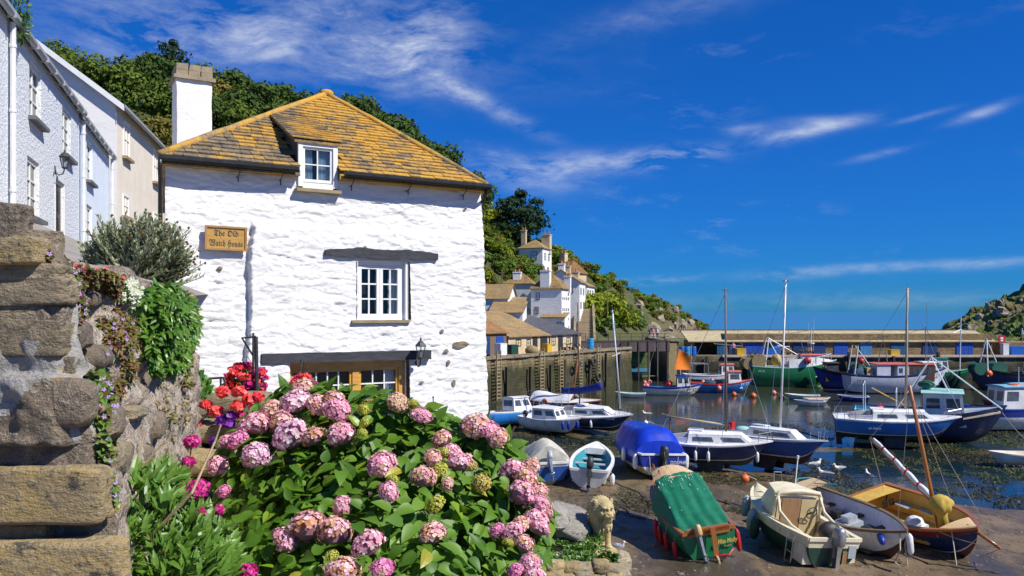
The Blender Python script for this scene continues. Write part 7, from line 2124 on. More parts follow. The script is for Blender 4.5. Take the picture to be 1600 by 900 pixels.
m = MB(); rings = []; NA, NB = 120, 70
def side_pt(f, w):
 p = top_c.lerp(top_e, f); zt = H + .165 - .03 * f + .03 * fbm(f * 6, 2.0); zb = 6.3
 z = zt + (zb - zt) * w
 out = .16 * (zt - z) / 1.0 * (1 - .55 * f) + .07 * fbm(f * 5, z * 2.2, 4.4) + .06 * fbm(f * 16, z * 5, 1.4) + .035 * fbm(f * 46, z * 14, 3.3)
 n_ = Vector((.963, .27))
 return Vector((p.x + n_.x * out, p.y + n_.y * out, z))
for i in range(NA + 1):
 f = (i / NA)
 r = [tuple(side_pt(f, j / NB)) for j in range(NB + 1)]
 q = side_pt(f, 0); r = [(q.x - .9, q.y - .2, q.z + .04), (q.x - .42, q.y - .1, q.z + .05), (q.x - .1, q.y - .02, q.z + .03)] + r
 rings.append(r)
m.loft(rings)
e = rings[-1]; m.f.append(tuple(len(m.v) - len(e) + k for k in range(len(e)))); m.mi.append(0)
m.build('harled_face', 'harled', gw, smooth=True, fix=True)
q0 = side_pt(1, .1)
HIT = {}
for i in range(221):
 for j in range(141):
  p = side_pt(i / 220, j / 140); u = 800 + F * p.x / p.y; v = HZ - F * (p.z - H) / p.y; key = (int(u // 6), int(v // 6))
  if key not in HIT or p.y < HIT[key].y: HIT[key] = p
def wall_hit(u, v):
 for d in range(0, 9):
  for du in range(-d, d + 1):
   for dv in (-d, d) if abs(du) != d else range(-d, d + 1):
    k = (int(u // 6) + du, int(v // 6) + dv)
    if k in HIT: return HIT[k]
 return None
rk = random.Random(12)
for k in range(20):
 f = rk.uniform(.0, .45) if k < 13 else rk.uniform(.4, .98); w = rk.uniform(.0, .36) if k < 26 else rk.uniform(.3, .8); p = side_pt(f, w)
 rock_block(rk.uniform(.10, .17), rk.uniform(.16, .34), rk.uniform(.06, .13), 40 + k, rk.choice(['stone_dark', 'harled', 'slab_grey', 'stone_dark']), gw, (p.x - .03, p.y, p.z), (rk.uniform(-.2, .2), rk.uniform(-.2, .2), R(15.5)), n=5, ex=3.2, rough=.10)
for k in range(3, 12):
 f = .01 + k * .085; p = side_pt(f, 0)
 rock_block(rk.uniform(.20, .28), rk.uniform(.22, .32), rk.uniform(.07, .11), 80 + k, rk.choice(['stone_dark', 'slab_grey', 'stone_dark', 'harled']), gw, (p.x - .10, p.y, p.z - .02), (0, 0, R(15 + rk.uniform(-8, 8))), n=5, ex=3.4, rough=.09)
lw = thing('stone_edging', 'low courses of long flat stones edging the path behind the hydrangea', 'wall')
rk = random.Random(3); zc_ = 6.95
for row_, (zz, y0) in enumerate(((6.95, 3.9), (7.12, 4.15), (7.30, 4.45), (7.47, 4.75), (7.62, 5.1), (7.78, 5.4), (7.94, 5.7))):
 x = -2.5 + .05 * row_
 while x < -1.0:
  w = rk.uniform(.35, .7); rock_block(w, .34, .15, 120 + int(x * 10) + row_ * 7, rk.choice(['cream_stone', 'cream_stone', 'slab_grey', 'slab_ochre']), lw, (x + w / 2, y0 + .1, zz), (0, 0, rk.uniform(-.05, .05)), n=5, ex=5, rough=.06); x += w + .02
# ---- harbour wall corner with the lion
hw = thing('harbour_wall', 'overgrown stone retaining wall of the lower terrace above the mud', 'wall')
m = MB(); rings = []
for i in range(41):
 f = i / 40; y = 7.6 + 3.2 * f
 xr = 1.30 - .25 * max(0, f - .82) * 5 + .05 * fbm(y * 2, 3)
 r = []
 for j in range(21):
  w = j / 20; r.append((xr + .25 * (1 - w) * 3 + .10 * fbm(y * 2, w * 9, 6), y, -.3 + 5.85 * w))
 for j in range(1, 12):
  r.append((xr - j * .30, y + (.02 * j), 5.60 + .06 * fbm(y * 2, j * .7, 2) + .18 * min(1, j / 5)))
 rings.append(r)
m.loft(rings); e = len(rings[0])
m.f.append(tuple(range(21))); m.mi.append(0)
b0 = len(m.v) - e; m.f.append(tuple(b0 + k for k in range(20, -1, -1)) ); m.mi.append(0)
m.add([rings[-1][0], rings[-1][20], rings[-1][-1], (rings[-1][-1][0], rings[-1][-1][1], -.3)], [(0, 3, 2, 1)])
m.build('core', 'cream_stone', hw, smooth=False, fix=True)
rk = random.Random(6)
for k in range(15):
 yy = 9.05 + (k % 5) * .27 + rk.uniform(-.06, .06); zz = 5.46 - (k // 5) * .19 + rk.uniform(-.03, .03); xx = 1.25 + .03 * (k // 5) + rk.uniform(-.05, .05)
 rock_block(.34, rk.uniform(.22, .30), rk.uniform(.15, .20), 200 + k, rk.choice(['cream_stone', 'cream_stone', 'slab_ochre', 'pale_rock']), hw, (xx, yy, zz), (0, 0, rk.uniform(-.1, .1)), n=5, ex=3.6, rough=.08)
for k in range(10):
 uu = 868 + (k % 5) * 22 + rk.uniform(-5, 5); p = P(uu, 886 + (k // 5) * 18 + rk.uniform(-3, 3), 8.9 - .1 * (k // 5)); rock_block(rk.uniform(.12, .24), .25, rk.uniform(.09, .15), 230 + k, rk.choice(['cream_stone', 'slab_grey', 'slab_ochre']), hw, p, (0, 0, rk.uniform(-.1, .1)), n=6, ex=5, rough=.10)
pr = thing('flat_rock', 'big pale flat rock lying on the terrace wall behind the hydrangea', 'rock')
c_ = P(886, 812, 10.1); rock_block(.74, .8, .20, 61, 'pale_rock', pr, (c_.x - .03, c_.y, c_.z), (R(6), R(14), R(-14)), n=9, ex=3.6, rough=.07, name='rock')
c_ = P(868, 800, 9.9); rock_block(.5, .6, .30, 66, 'pale_rock', pr, (c_.x - .1, c_.y, c_.z - .05), (0, R(4), R(10)), n=7, ex=3.2, rough=.09, name='rock')
# ---- the lion
mk('lion_stone', (.52, .42, .20), (.38, .30, .15), 4, .85, .5, 60, c3=(.24, .19, .10), s3=14, lo3=.60, hi3=.70)
LP = P(936, 853, 10.0)
ln = thing('lion_statue', 'weathered yellow stone lion standing on the harbour wall corner', 'statue', (LP.x, LP.y, LP.z), R(-74))
m = MB()
def ell(c, r, n=12): m.ball(c, 1.0, n, 0, None, r)
ell((-.10, 0, .235), (.20, .098, .105)); ell((-.25, 0, .225), (.10, .098, .115)); ell((.05, 0, .26), (.115, .112, .135)); ell((.10, 0, .34), (.11, .115, .15))
for sy in (-1, 1):
 m.tube([(.09, sy * .062, .24), (.10, sy * .066, .12), (.105, sy * .068, .03)], [.05, .037, .036], 9)
 ell((.13, sy * .068, .022), (.06, .042, .028), 10)
 m.tube([(-.24, sy * .07, .22), (-.21, sy * .078, .14), (-.285, sy * .075, .085), (-.265, sy * .075, .03)], [.075, .058, .036, .034], 9)
 ell((-.23, sy * .076, .022), (.06, .04, .026), 10)
ell((.185, 0, .460), (.100, .092, .100)); ell((.270, 0, .425), (.060, .054, .046)); ell((.262, 0, .388), (.046, .042, .030)); ell((.318, 0, .447), (.018, .030, .017), 8)
ell((.262, 0, .482), (.044, .024, .034))
for sy in (-1, 1):
 ell((.262, sy * .044, .503), (.030, .030, .013), 8); ell((.302, sy * .028, .420), (.028, .027, .024), 8); ell((.125, sy * .098, .545), (.022, .028, .032), 8); ell((.240, sy * .066, .440), (.034, .032, .036), 8)
ell((.070, 0, .44), (.10, .130, .150)); ell((.075, 0, .33), (.12, .125, .15))
rl = random.Random(9)
for ring_, (cx_, rad, nl) in enumerate(((.135, .118, 26), (.085, .136, 28), (.03, .142, 26), (-.02, .128, 20))):
 for k in range(nl):
  a = 2 * PI * (k + .5 * (ring_ % 2)) / nl
  y0, z0 = rad * math.sin(a), rad * 1.05 * math.cos(a); dn = .03 + .07 * max(0, -math.cos(a)) + rl.uniform(0, .015)
  p0 = Vector((cx_ + .035, y0 * .72, .458 + z0 * .72)); p1 = Vector((cx_ + .005, y0 * 1.0, .452 + z0 * 1.0 - dn * .3)); p2 = Vector((cx_ - .05, y0 * 1.10, .44 + z0 * 1.10 - dn))
  m.tube([p0, p1, p2], [.012, .0145, .006], 6)
for k in range(20):
 y = rl.uniform(-.085, .085); z = rl.uniform(.22, .35); x = .150 + .03 * math.cos(y * 14) + rl.uniform(-.01, .01)
 m.tube([(x, y, z + .05), (x + .014, y * 1.05, z), (x + .002, y * 1.1, z - .05)], [.011, .014, .005], 6)
for k in range(7):
 m.tube([(.262, (k - 3) * .013, .375), (.250, (k - 3) * .016, .34), (.215, (k - 3) * .018, .30)], [.011, .011, .004], 6)
m.tube([(-.33, 0, .27), (-.38, .02, .2), (-.37, .05, .1), (-.32, .085, .05), (-.26, .11, .04)], [.028, .022, .02, .02, .03], 8)
lo_ = remeshed(m, .0065, 'body', 'lion_stone', ln, 2)
ln.scale = (1.08, 1.08, 1.08)
m = MB(); m.hexa([(-.36, -.14, -.075), (.24, -.15, -.075), (.24, .15, -.075), (-.36, .14, -.075), (-.35, -.13, .012), (.22, -.13, .012), (.22, .13, .012), (-.35, .13, .012)]); m.build('plinth', 'lion_stone', ln)
for sy in (-1, 1):
 m = MB(); m.ball((.281, sy * .038, .481), .010, 8); m.build('eye', mk('lion_eye', (.12, .09, .04), None, rough=.8), ln)
rock_block(.42, .42, .09, 77, 'pale_rock', hw, (LP.x + .03, LP.y + .0, LP.z - .11), (0, 0, .3), n=7, ex=5, rough=.05, name='ledge_stone')
# ================================================================== FOLIAGE KIT
def leaf_geo(mb, M, L, W, fold=.25, droop=.2, segs=3, mi=0, shape='ovate', col=None):
 """a leaf along +x, upper side +z, folded along its midrib and drooping towards the tip"""
 n = segs + 1; vs = []; prof = []
 for i in range(n):
  f = i / segs
  if shape == 'ovate': w = W / 2 * (math.sin(PI * min(1, (f * .92 + .08)) ** .75)) if f < 1 else .0
  else: w = W / 2 * math.sin(PI * (.06 + .94 * f) ** .9) if f < 1 else 0
  z = -droop * L * f * f; prof.append((f * L, w, z))
 for x, w, z in prof[:-1]:
  vs += [(x, w, z + fold * w), (x, 0, z), (x, -w, z + fold * w)]
 vs.append((prof[-1][0], 0, prof[-1][2]))
 fs = []
 for i in range(segs - 1):
  a = i * 3; fs += [(a, a + 3, a + 4, a + 1), (a + 1, a + 4, a + 5, a + 2)]
 a = (segs - 1) * 3; t = len(vs) - 1; fs += [(a, t, a + 1), (a + 1, t, a + 2)]
 mb.add(vs, [f[::-1] for f in fs], mi, M)
 if mb.col is not None: mb.col += [col or (1, 1, 1)] * len(vs)
def orient(p, d, up, roll=0.0):
 d = Vector(d).normalized(); up = Vector(up); y = up.cross(d)
 if y.length < 1e-4: y = d.orthogonal()
 y.normalize(); z = d.cross(y)
 M = Matrix((d, y, z)).transposed().to_4x4()
 return Matrix.Translation(p) @ M @ Matrix.Rotation(roll, 4, 'X')
# ---- hydrangea
leafmat('hydrangea_leaf', (.060, .155, .010), (.135, .265, .018), .5, .32)
leafmat('hydrangea_leaf_pale', (.16, .30, .02), (.25, .36, .03), .36, .35)
leafmat('hydrangea_leaf_yellow', (.42, .36, .03), (.30, .30, .03), .4, .25)
leafmat('petal', (.7, .3, .5), (.7, .3, .5), .6, .18, attr=True)
mk('stem_green', (.10, .14, .03), (.14, .10, .04), 6, .6); mk('stem_brown', (.12, .075, .04), (.08, .05, .03), 6, .8)
rh = random.Random(77)
HB = Vector((-.55, 3.95, 7.0))
bush = thing('hydrangea_bush', 'large hydrangea bush covered in pink, salmon and lime flower heads before the white house', 'bush', HB)
OUT = [(338, 720), (352, 690), (385, 655), (430, 618), (462, 596), (510, 604), (545, 612), (580, 606), (625, 628), (660, 640), (705, 652), (750, 668), (790, 690), (815, 720), (850, 770), (858, 810), (845, 860), (835, 930), (380, 930), (372, 860), (352, 800), (342, 760)]
def bush_depth(u, v):
 e = min(1.0, edge_dist(u, min(v, 900), OUT[:18] + [(845, 2000), (372, 2000)][::1] if False else OUT) / 150)
 top = max(0, (900 - v) / 300)
 return 3.25 + 1.05 * top + .28 * ((u - 600) / 250) ** 2 + .12 * fbm(u * .012, v * .012, 3)
def bush_pt(u, v, back=0.0):
 return P(u, v, bush_depth(u, v) + back)
def bush_normal(u, v):
 a = bush_pt(u - 6, v); b = bush_pt(u + 6, v); c = bush_pt(u, v - 6); d = bush_pt(u, v + 6)
 n = (b - a).cross(c - d).normalized()
 if n.y > 0: n = -n
 k = (u - 600) / 260
 n = (n * .7 + Vector((k * .7, -.3, max(0, (760 - v) / 200) * .8 + .15))).normalized()
 return n
heads = [  # u, v, radius px, colour
 (461, 629, 25, 'lilac'), (400, 662, 22, 'pink'), (424, 640, 18, 'salmon'), (470, 608, 19, 'salmon'), (500, 634, 22, 'salmon'), (527, 640, 24, 'pink'), (522, 626, 20, 'rust'), (389, 665, 19, 'pink'),
 (454, 680, 28, 'lilac'), (488, 683, 19, 'rust'), (533, 678, 24, 'pink'), (399, 712, 23, 'lilac'), (371, 688, 16, 'magenta'), (355, 690, 14, 'pink'), (340, 728, 17, 'pink'), (350, 768, 13, 'magenta'),
 (440, 660, 20, 'salmon'), (568, 640, 12, 'lime'), (570, 660, 9, 'lime'), (566, 676, 8, 'lime'), (597, 727, 24, 'pink'), (607, 769, 19, 'pink'), (621, 629, 18, 'cream'), (658, 650, 17, 'pink'), (645, 632, 10, 'lime'),
 (690, 686, 16, 'salmon'), (677, 716, 16, 'salmon'), (718, 722, 20, 'pink'), (707, 706, 16, 'pink'), (695, 708, 10, 'lime'), (687, 734, 14, 'lime'), (735, 728, 12, 'yellow'), (662, 746, 20, 'salmon'), (699, 757, 11, 'salmon'), (753, 754, 16, 'yellow'),
 (680, 789, 16, 'lime'), (614, 750, 11, 'lime'), (677, 833, 21, 'salmon'), (574, 850, 28, 'pink'), (535, 790, 17, 'pink'), (482, 823, 29, 'rust'), (524, 832, 29, 'rust'), (446, 842, 20, 'pink'), (597, 890, 21, 'magenta'), (535, 892, 25, 'rust'), (519, 870, 12, 'lime'),
 (744, 665, 24, 'salmon'), (765, 672, 18, 'pink'), (752, 672, 14, 'yellow'), (778, 684, 16, 'salmon'), (800, 735, 21, 'pink'), (822, 748, 20, 'salmon'), (815, 770, 22, 'pink'), (842, 768, 16, 'salmon'), (846, 790, 18, 'pink'), (838, 812, 20, 'pink'), (800, 832, 18, 'pink'),
 (819, 850, 17, 'salmon'), (828, 880, 20, 'pink'), (845, 826, 15, 'pink'), (776, 828, 12, 'magenta'), (794, 848, 10, 'lime'), (805, 893, 14, 'magenta'), (829, 730, 15, 'salmon'), (835, 900, 18, 'pink'), (812, 820, 15, 'salmon'), (857, 804, 9, 'rust'), (640, 885, 0, 'pink')]
PAL = {'pink': [(.80, .36, .46), (.84, .48, .54), (.74, .28, .40), (.85, .60, .62)], 'lilac': [(.78, .44, .58), (.83, .56, .65), (.70, .34, .50), (.85, .68, .70)], 'magenta': [(.74, .22, .42), (.80, .32, .50), (.66, .16, .36)],
 'salmon': [(.76, .42, .40), (.80, .52, .42), (.72, .32, .42), (.80, .60, .44), (.62, .30, .14)], 'rust': [(.74, .38, .42), (.66, .34, .20), (.78, .48, .50), (.52, .24, .08), (.76, .50, .58)], 'cream': [(.72, .52, .30), (.76, .60, .36), (.70, .40, .34)],
 'lime': [(.50, .50, .05), (.58, .56, .10), (.40, .44, .05)], 'yellow': [(.58, .48, .09), (.64, .50, .20), (.50, .38, .06)]}
def head_mesh(col, seed):
 m = MB(); m.col = []; r_ = random.Random(seed)
 N = 150
 for k in range(N):
  z = 1 - 1.55 * (k + .5) / N; a = k * 2.39996 + r_.uniform(-.15, .15); s = math.sqrt(max(0, 1 - z * z))
  n = Vector((s * math.cos(a), s * math.sin(a), z)); rad = 1 + .24 * nz(n.x * 1.5 + seed * 3, n.y * 1.5, n.z * 1.5) + r_.uniform(-.09, .06)
  p = Vector((n.x * rad, n.y * rad, n.z * .88 * rad)); n2 = (n + Vector((r_.uniform(-.24, .24), r_.uniform(-.24, .24), r_.uniform(-.2, .28)))).normalized()
  M = orient(p, n2.orthogonal(), n2, 0) @ Matrix.Rotation(r_.uniform(0, 6.28), 4, 'Z')
  fl = r_.uniform(.85, 1.2) * (.165 if col not in ('lime', 'yellow') else .125); c = r_.choice(PAL[col]) if r_.random() > .035 else (.58, .40, .20); j = r_.uniform(.82, 1.14); j *= 1 + .25 * nz(n.x * 2.2, n.y * 2.2, seed * 5 + n.z); c = tuple(min(.9, x * j) for x in c)
  for q in range(4):
   Mq = M @ Matrix.Rotation(q * PI / 2, 4, 'Z'); w = fl * .55; cup = .25 * fl
   vs = [(0, 0, 0), (fl * .6, w, cup * .4), (fl * 1.1, 0, cup), (fl * .6, -w, cup * .4)]
   m.add(vs, [(0, 3, 2, 1)], 0, Mq); m.col += [c] * 4
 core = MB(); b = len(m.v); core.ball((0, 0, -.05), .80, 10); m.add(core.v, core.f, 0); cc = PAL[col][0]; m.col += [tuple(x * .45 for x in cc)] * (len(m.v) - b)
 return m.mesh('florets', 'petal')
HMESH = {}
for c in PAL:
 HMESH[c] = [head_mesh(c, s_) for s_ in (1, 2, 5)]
for k, (u, v, r, c) in enumerate(heads):
 if r <= 0: continue
 dp = bush_depth(u, v); n = bush_normal(u, v); p = P(u, v, dp - .10); sz = r / F * (dp - .1) * .95
 o = link('flower_head', HMESH[c][k % 3], bush, p - HB); o.scale = (sz * rh.uniform(.88, 1.12), sz * rh.uniform(.88, 1.12), sz * rh.uniform(.8, 1.0)); o.rotation_euler = (Vector((n.x * .6, n.y * .9, n.z + .25)).to_track_quat('Z', 'Y')).to_euler(); o.rotation_euler.z += rh.random() * 6
proto = []
for sgn in range(5):
 mb = MB(); leaf_geo(mb, Matrix(), 1.0, .66, .22 + .08 * sgn, .10 + .10 * sgn, 5); proto.append(mb.mesh('leaf', 'hydrangea_leaf', smooth=True))
mb = MB(); leaf_geo(mb, Matrix(), 1.0, .66, .3, .2, 5); proto_p = mb.mesh('leaf', 'hydrangea_leaf_pale')
mb = MB(); leaf_geo(mb, Matrix(), 1.0, .62, .3, .25, 5); proto_y = mb.mesh('leaf', 'hydrangea_leaf_yellow')
def head_near(u, v):
 for (hu, hv, r, c) in heads:
  if (hu - u) ** 2 + (hv - v) ** 2 < (r * .85) ** 2: return True
 return False
def leaf_frame(u, v, back, r_):
 n = bush_normal(u, v); p = bush_pt(u, v, back)
 side = Vector((r_.uniform(-1, 1), r_.uniform(-.7, .25), r_.uniform(-.75, .35)))
 d = (side - n * side.dot(n) * .8 + n * r_.uniform(.0, .45)).normalized()
 up = (n + Vector((.1, -.1, .65)) + Vector((r_.uniform(-.3, .3), r_.uniform(-.3, .3), r_.uniform(-.2, .3)))).normalized()
 return orient(p, d, up, r_.uniform(-.35, .35))
cnt = 0; pts_used = []
tries = 0
while cnt < 300 and tries < 30000:
 tries += 1
 u = rh.uniform(338, 860); v = rh.uniform(600, 912)
 if not in_poly(u, v, OUT) or head_near(u, v): continue
 if any((a - u) ** 2 + (b - v) ** 2 < 12 ** 2 for a, b in pts_used): continue
 pts_used.append((u, v)); L = rh.uniform(.066, .105)
 M = leaf_frame(u, v, rh.uniform(-.10, .02), rh)
 pm = proto_p if rh.random() < (.22 if v < 690 else .07) else proto_y if rh.random() < .012 else proto[rh.randrange(5)]
 o = link('leaf', pm, bush); o.matrix_basis = Matrix.Translation(-HB) @ M @ Matrix.Scale(L, 4) @ Matrix.Diagonal((1, rh.uniform(.85, 1.1), 1, 1)); cnt += 1
mb = MB()
for k in range(6600):
 u = rh.uniform(338, 862); v = rh.uniform(598, 1060)
 if v < 915 and not in_poly(u, v, OUT): continue
 if v >= 915 and not (372 < u < 838): continue
 e = edge_dist(u, min(v, 915), OUT); bk = rh.uniform(.0, min(.75, .06 + e * .012))
 if v > 915: bk = rh.uniform(0, .8)
 L = rh.uniform(.07, .12); leaf_geo(mb, Matrix.Translation(-HB) @ leaf_frame(u, v, bk, rh), L, L * .64, rh.uniform(.15, .4), rh.uniform(.1, .4), 3, 1 if rh.random() < .10 and bk < .15 else 0)
o = mb.build('foliage', ['hydrangea_leaf', 'hydrangea_leaf_pale'], bush); o['kind'] = 'stuff'
mb = MB()
for k in range(60):
 u = rh.uniform(390, 830); v = rh.uniform(640, 880); p = bush_pt(u, v, .1) - HB; b0 = Vector((p.x * .35, .2 + p.y * .3, 0)); mb.tube([b0, b0.lerp(p, .5) + Vector((0, 0, .1)), p], [.010, .008, .005], 5)
mb.build('stems', 'stem_brown', bush)['kind'] = 'stuff'
# ---- general leafy plants
def leafy(name, label, cat, pts, base, L, W, n, mats, shape='lance', droop=.2, fold=.2, up=.4, spread=1.0, seed=0, stems=True, normal=None, segs=3, group=None, stem_mat='stem_green'):
 """pts: list of (centre, radii) lobes filled with leaves pointing outwards"""
 r_ = random.Random(seed); t = thing(name, label, cat, base, 0, group); B = Vector(base); mb = MB(); ms = MB()
 for k in range(n):
  c, rad = pts[r_.randrange(len(pts))]; c = Vector(c)
  while True:
   q = Vector((r_.uniform(-1, 1), r_.uniform(-1, 1), r_.uniform(-1, 1)))
   if .35 < q.length < 1: break
  p = c + Vector((q.x * rad[0], q.y * rad[1], q.z * rad[2])); d = (q.normalized() * spread + Vector((r_.uniform(-.5, .5), r_.uniform(-.5, .5), up + r_.uniform(-.4, .4)))).normalized()
  l = L * r_.uniform(.6, 1.2)
  leaf_geo(mb, orient(p - B, d, Vector((.2, -.3, 1)) + q * .5, r_.uniform(-.5, .5)), l, l * W, fold, droop * r_.uniform(.3, 1.5), segs, r_.randrange(len(mats)), 'lance' if shape == 'lance' else 'ovate')
  if stems and k % 7 == 0: ms.tube([c * .3 + p * .7 - B - Vector((0, 0, .03)), p - B], [.004, .002], 4)
 mb.build('leaves', mats, t)['kind'] = 'stuff'
 if stems and ms.v: ms.build('stems', stem_mat, t)['kind'] = 'stuff'
 return t
leafmat('lance_green', (.08, .19, .018), (.15, .28, .035), .4, .25); leafmat('lance_dark', (.05, .13, .014), (.09, .18, .025), .4, .2); leafmat('lance_light', (.16, .27, .04), (.10, .21, .03), .4, .3)
leafmat('ivy_green', (.04, .13, .012), (.09, .20, .02), .35, .2); leafmat('grey_leaf', (.27, .33, .19), (.40, .43, .28), .75, .2); leafmat('trail_red', (.13, .035, .03), (.10, .10, .02), .5, .2); leafmat('trail_green', (.09, .14, .02), (.16, .18, .03), .5, .2)
leafmat('red_petal', (.75, .03, .03), (.80, .10, .04), .5, .25); leafmat('coral_petal', (.88, .16, .10), (.82, .08, .12), .5, .25); leafmat('magenta_petal', (.55, .015, .20), (.66, .05, .30), .5, .25)
leafmat('purple_petal', (.16, .02, .30), (.24, .04, .42), .5, .2); leafmat('violet_petal', (.42, .28, .62), (.52, .36, .66), .5, .2); leafmat('white_petal', (.72, .72, .62), (.60, .64, .48), .5, .2); leafmat('dry_bloom', (.16, .10, .04), (.24, .15, .05), .9, .1)
def blossoms(parent, B, centres, r, n, mat, size, seed=0, name='flower', flat=.8):
 """round clusters of small petals; each cluster one part"""
 r_ = random.Random(seed)
 for c in centres:
  mb = MB(); rr_ = r * r_.uniform(.8, 1.2)
  for k in range(n):
   q = Vector((r_.gauss(0, 1), r_.gauss(0, 1), r_.gauss(0, 1))).normalized(); p = Vector((q.x, q.y, q.z * flat)) * rr_ * r_.uniform(.7, 1.05); n2 = (q + Vector((r_.uniform(-.5, .5), r_.uniform(-.5, .5), r_.uniform(-.5, .5)))).normalized()
   M = orient(p, n2.orthogonal(), n2) @ Matrix.Rotation(r_.uniform(0, 6), 4, 'Z'); s = size * r_.uniform(.7, 1.2)
   mb.add([(0, -s * .5, 0), (s * .9, -s * .35, s * .2), (s * .9, s * .35, s * .2), (0, s * .5, 0)], [(0, 1, 2, 3)], 0, M)
   mb.add([(0, -s * .5, 0), (-s * .8, -s * .3, s * .25), (-s * .8, s * .3, s * .25), (0, s * .5, 0)], [(3, 2, 1, 0)], 0, M)
  mb.build(name, mat, parent, loc=Vector(c) - Vector(B))
base = P(255, 960, 3.1)
t = leafy('valerian_plant', 'leafy green valerian with magenta flower heads at the foot of the garden wall', 'plant', [(P(240, 860, 3.0), (.20, .22, .20)), (P(215, 790, 3.1), (.12, .2, .12)), (P(300, 870, 3.15), (.13, .2, .18)), (P(265, 910, 2.95), (.24, .2, .15)), (P(190, 870, 2.9), (.08, .2, .16)), (P(330, 905, 3.1), (.1, .15, .1)), (P(250, 770, 3.3), (.07, .1, .08))],
  base, .078, .28, 3200, ['lance_green', 'lance_light', 'lance_green', 'lance_dark'], seed=4, up=.8, droop=.35)
vb = [P(308, 764, 3.15), P(342, 797, 3.2), P(300, 690, 3.6), P(294, 722, 3.5), P(388, 892, 3.0), P(314, 800, 3.1), P(282, 760, 3.4), P(238, 680, 3.3)]
for k, c in enumerate(vb[:7]):
 blossoms(t, base, [c], [.042, .022, .03, .03, .035, .012, .018][k], 110, 'magenta_petal', .013, k, 'flower_head')
mb = MB(); r_ = random.Random(2)
for c in vb:
 b0 = Vector((c.x - .08, c.y + .03, c.z - .42)) - base; mb.tube([b0, (b0 + c - base) / 2 + Vector((.01, 0, .02)), c - base], [.005, .004, .003], 5)
mb.build('flower_stems', 'stem_green', t)['kind'] = 'stuff'
mb = MB(); mb.tube([P(225, 850, 2.95) - base, P(300, 770, 2.9) - base, P(336, 690, 2.95) - base, P(345, 664, 2.95) - base], [.006, .006, .004, .003], 5); mb.tube([P(205, 760, 3.2) - base, P(222, 690, 3.2) - base, P(228, 668, 3.2) - base], [.004, .003, .002], 5); mb.tube([P(222, 730, 3.1) - base, P(252, 695, 3.1) - base, P(262, 690, 3.1) - base], [.004, .004, .003], 5); mb.build('dry_stalk', 'pale_wood', t)
base = P(212, 447, 5.3)
t = thing('cotton_lavender', 'grey green cotton lavender bush with dry button heads on top of the garden wall', 'bush', base)
mb = MB(); ms = MB(); mh = MB(); r_ = random.Random(15)
for k in range(620):
 a = r_.uniform(-1.35, 1.30); dep = r_.uniform(-.30, .30); ln_ = .455 * r_.uniform(.72, 1.02) * (1.05 - .16 * abs(a - .15))
 d = Vector((math.sin(a) * .92, dep * .9, max(.12, math.cos(a) * .95 + .12))).normalized(); b0 = Vector((r_.uniform(-.08, .10), r_.uniform(-.1, .1), -.03)); tip = b0 + d * ln_ + Vector((.0, 0, .06 * math.sin(k)))
 ms.tube([b0, b0.lerp(tip, .5) + Vector((0, 0, -.02)), tip], [.004, .003, .0018], 4)
 for q in range(34):
  f = .34 + .66 * q / 34; p = b0.lerp(tip, f); dd = (d + Vector((r_.uniform(-.8, .8), r_.uniform(-.8, .8), r_.uniform(-.5, .8)))).normalized(); l = .046 * r_.uniform(.7, 1.3); leaf_geo(mb, orient(p, dd, Vector((0, -.3, 1))), l, l * .30, .1, .1, 2, 0, 'lance')
 if r_.random() < .42 and math.cos(a) > .1:
  mh.ball(tip + d * .02, .0095, 6)
mb.build('leaves', ['grey_leaf'], t)['kind'] = 'stuff'; ms.build('stems', 'stem_brown', t)['kind'] = 'stuff'; mh.build('seed_heads', 'dry_bloom', t)['kind'] = 'stuff'
def wall_plant(name, label, poly, n, L, W, mats, thick, seed, shape='lance', fl=None, nfl=0, fs=.011, droop=.4, dense=0.0):
 r_ = random.Random(seed); mb = MB(); mf = MB(); us = [p[0] for p in poly]; vs_ = [p[1] for p in poly]
 c = wall_hit(sum(us) / len(us), sum(vs_) / len(vs_)); base = Vector(c); t = thing(name, label, 'plant', base); k = 0; nn = Vector((.80, -.52, .3))
 for _ in range(n * 6):
  if k >= n: break
  u = r_.uniform(min(us), max(us)); v = r_.uniform(min(vs_), max(vs_))
  if not in_poly(u, v, poly): continue
  if dense and fbm(u * .05, v * .05, seed) < -dense: continue
  e = min(1, edge_dist(u, v, poly) / 26); p = wall_hit(u, v)
  if p is None: continue
  pos = p + nn * (thick * e * r_.uniform(.25, 1) + .012); d = Vector((.5 + r_.uniform(-.8, .8), -.5 + r_.uniform(-.8, .5), r_.uniform(-.9, .5))); l = L * r_.uniform(.6, 1.25)
  leaf_geo(mb, orient(pos - base, d, Vector((.5, -.6, .7)), r_.uniform(-.6, .6)), l, l * W, .18, droop * r_.uniform(.3, 1.2), 3, r_.randrange(len(mats)), shape); k += 1
  if nfl and k % max(1, n // nfl) == 0:
   f0 = Vector((.7, -.65, .3 + r_.uniform(-.4, .4)))
   for j in range(5):
    M = orient(pos - base + nn * .02, f0.orthogonal(), f0) @ Matrix.Rotation(j * 1.2566, 4, 'Z'); sz = fs
    mf.add([(0, -.3 * sz, 0), (sz, -.45 * sz, sz * .4), (sz * 1.3, 0, sz * .4), (sz, .45 * sz, sz * .4)], [(0, 1, 2, 3)], 0, M)
 mb.build('leaves', mats, t)['kind'] = 'stuff'
 if fl: mf.build('flowers', fl, t)['kind'] = 'stuff'
 return t
wall_plant('trailing_daisy', 'bright green trailing plant hanging over the garden wall', [(214, 455), (262, 445), (306, 478), (310, 520), (292, 545), (282, 575), (236, 588), (222, 540), (212, 500)], 2700, .062, .34, ['ivy_green', 'lance_green', 'lance_light', 'ivy_green'], .17, 8, fl='hydrangea_leaf_yellow', nfl=14, fs=.016)
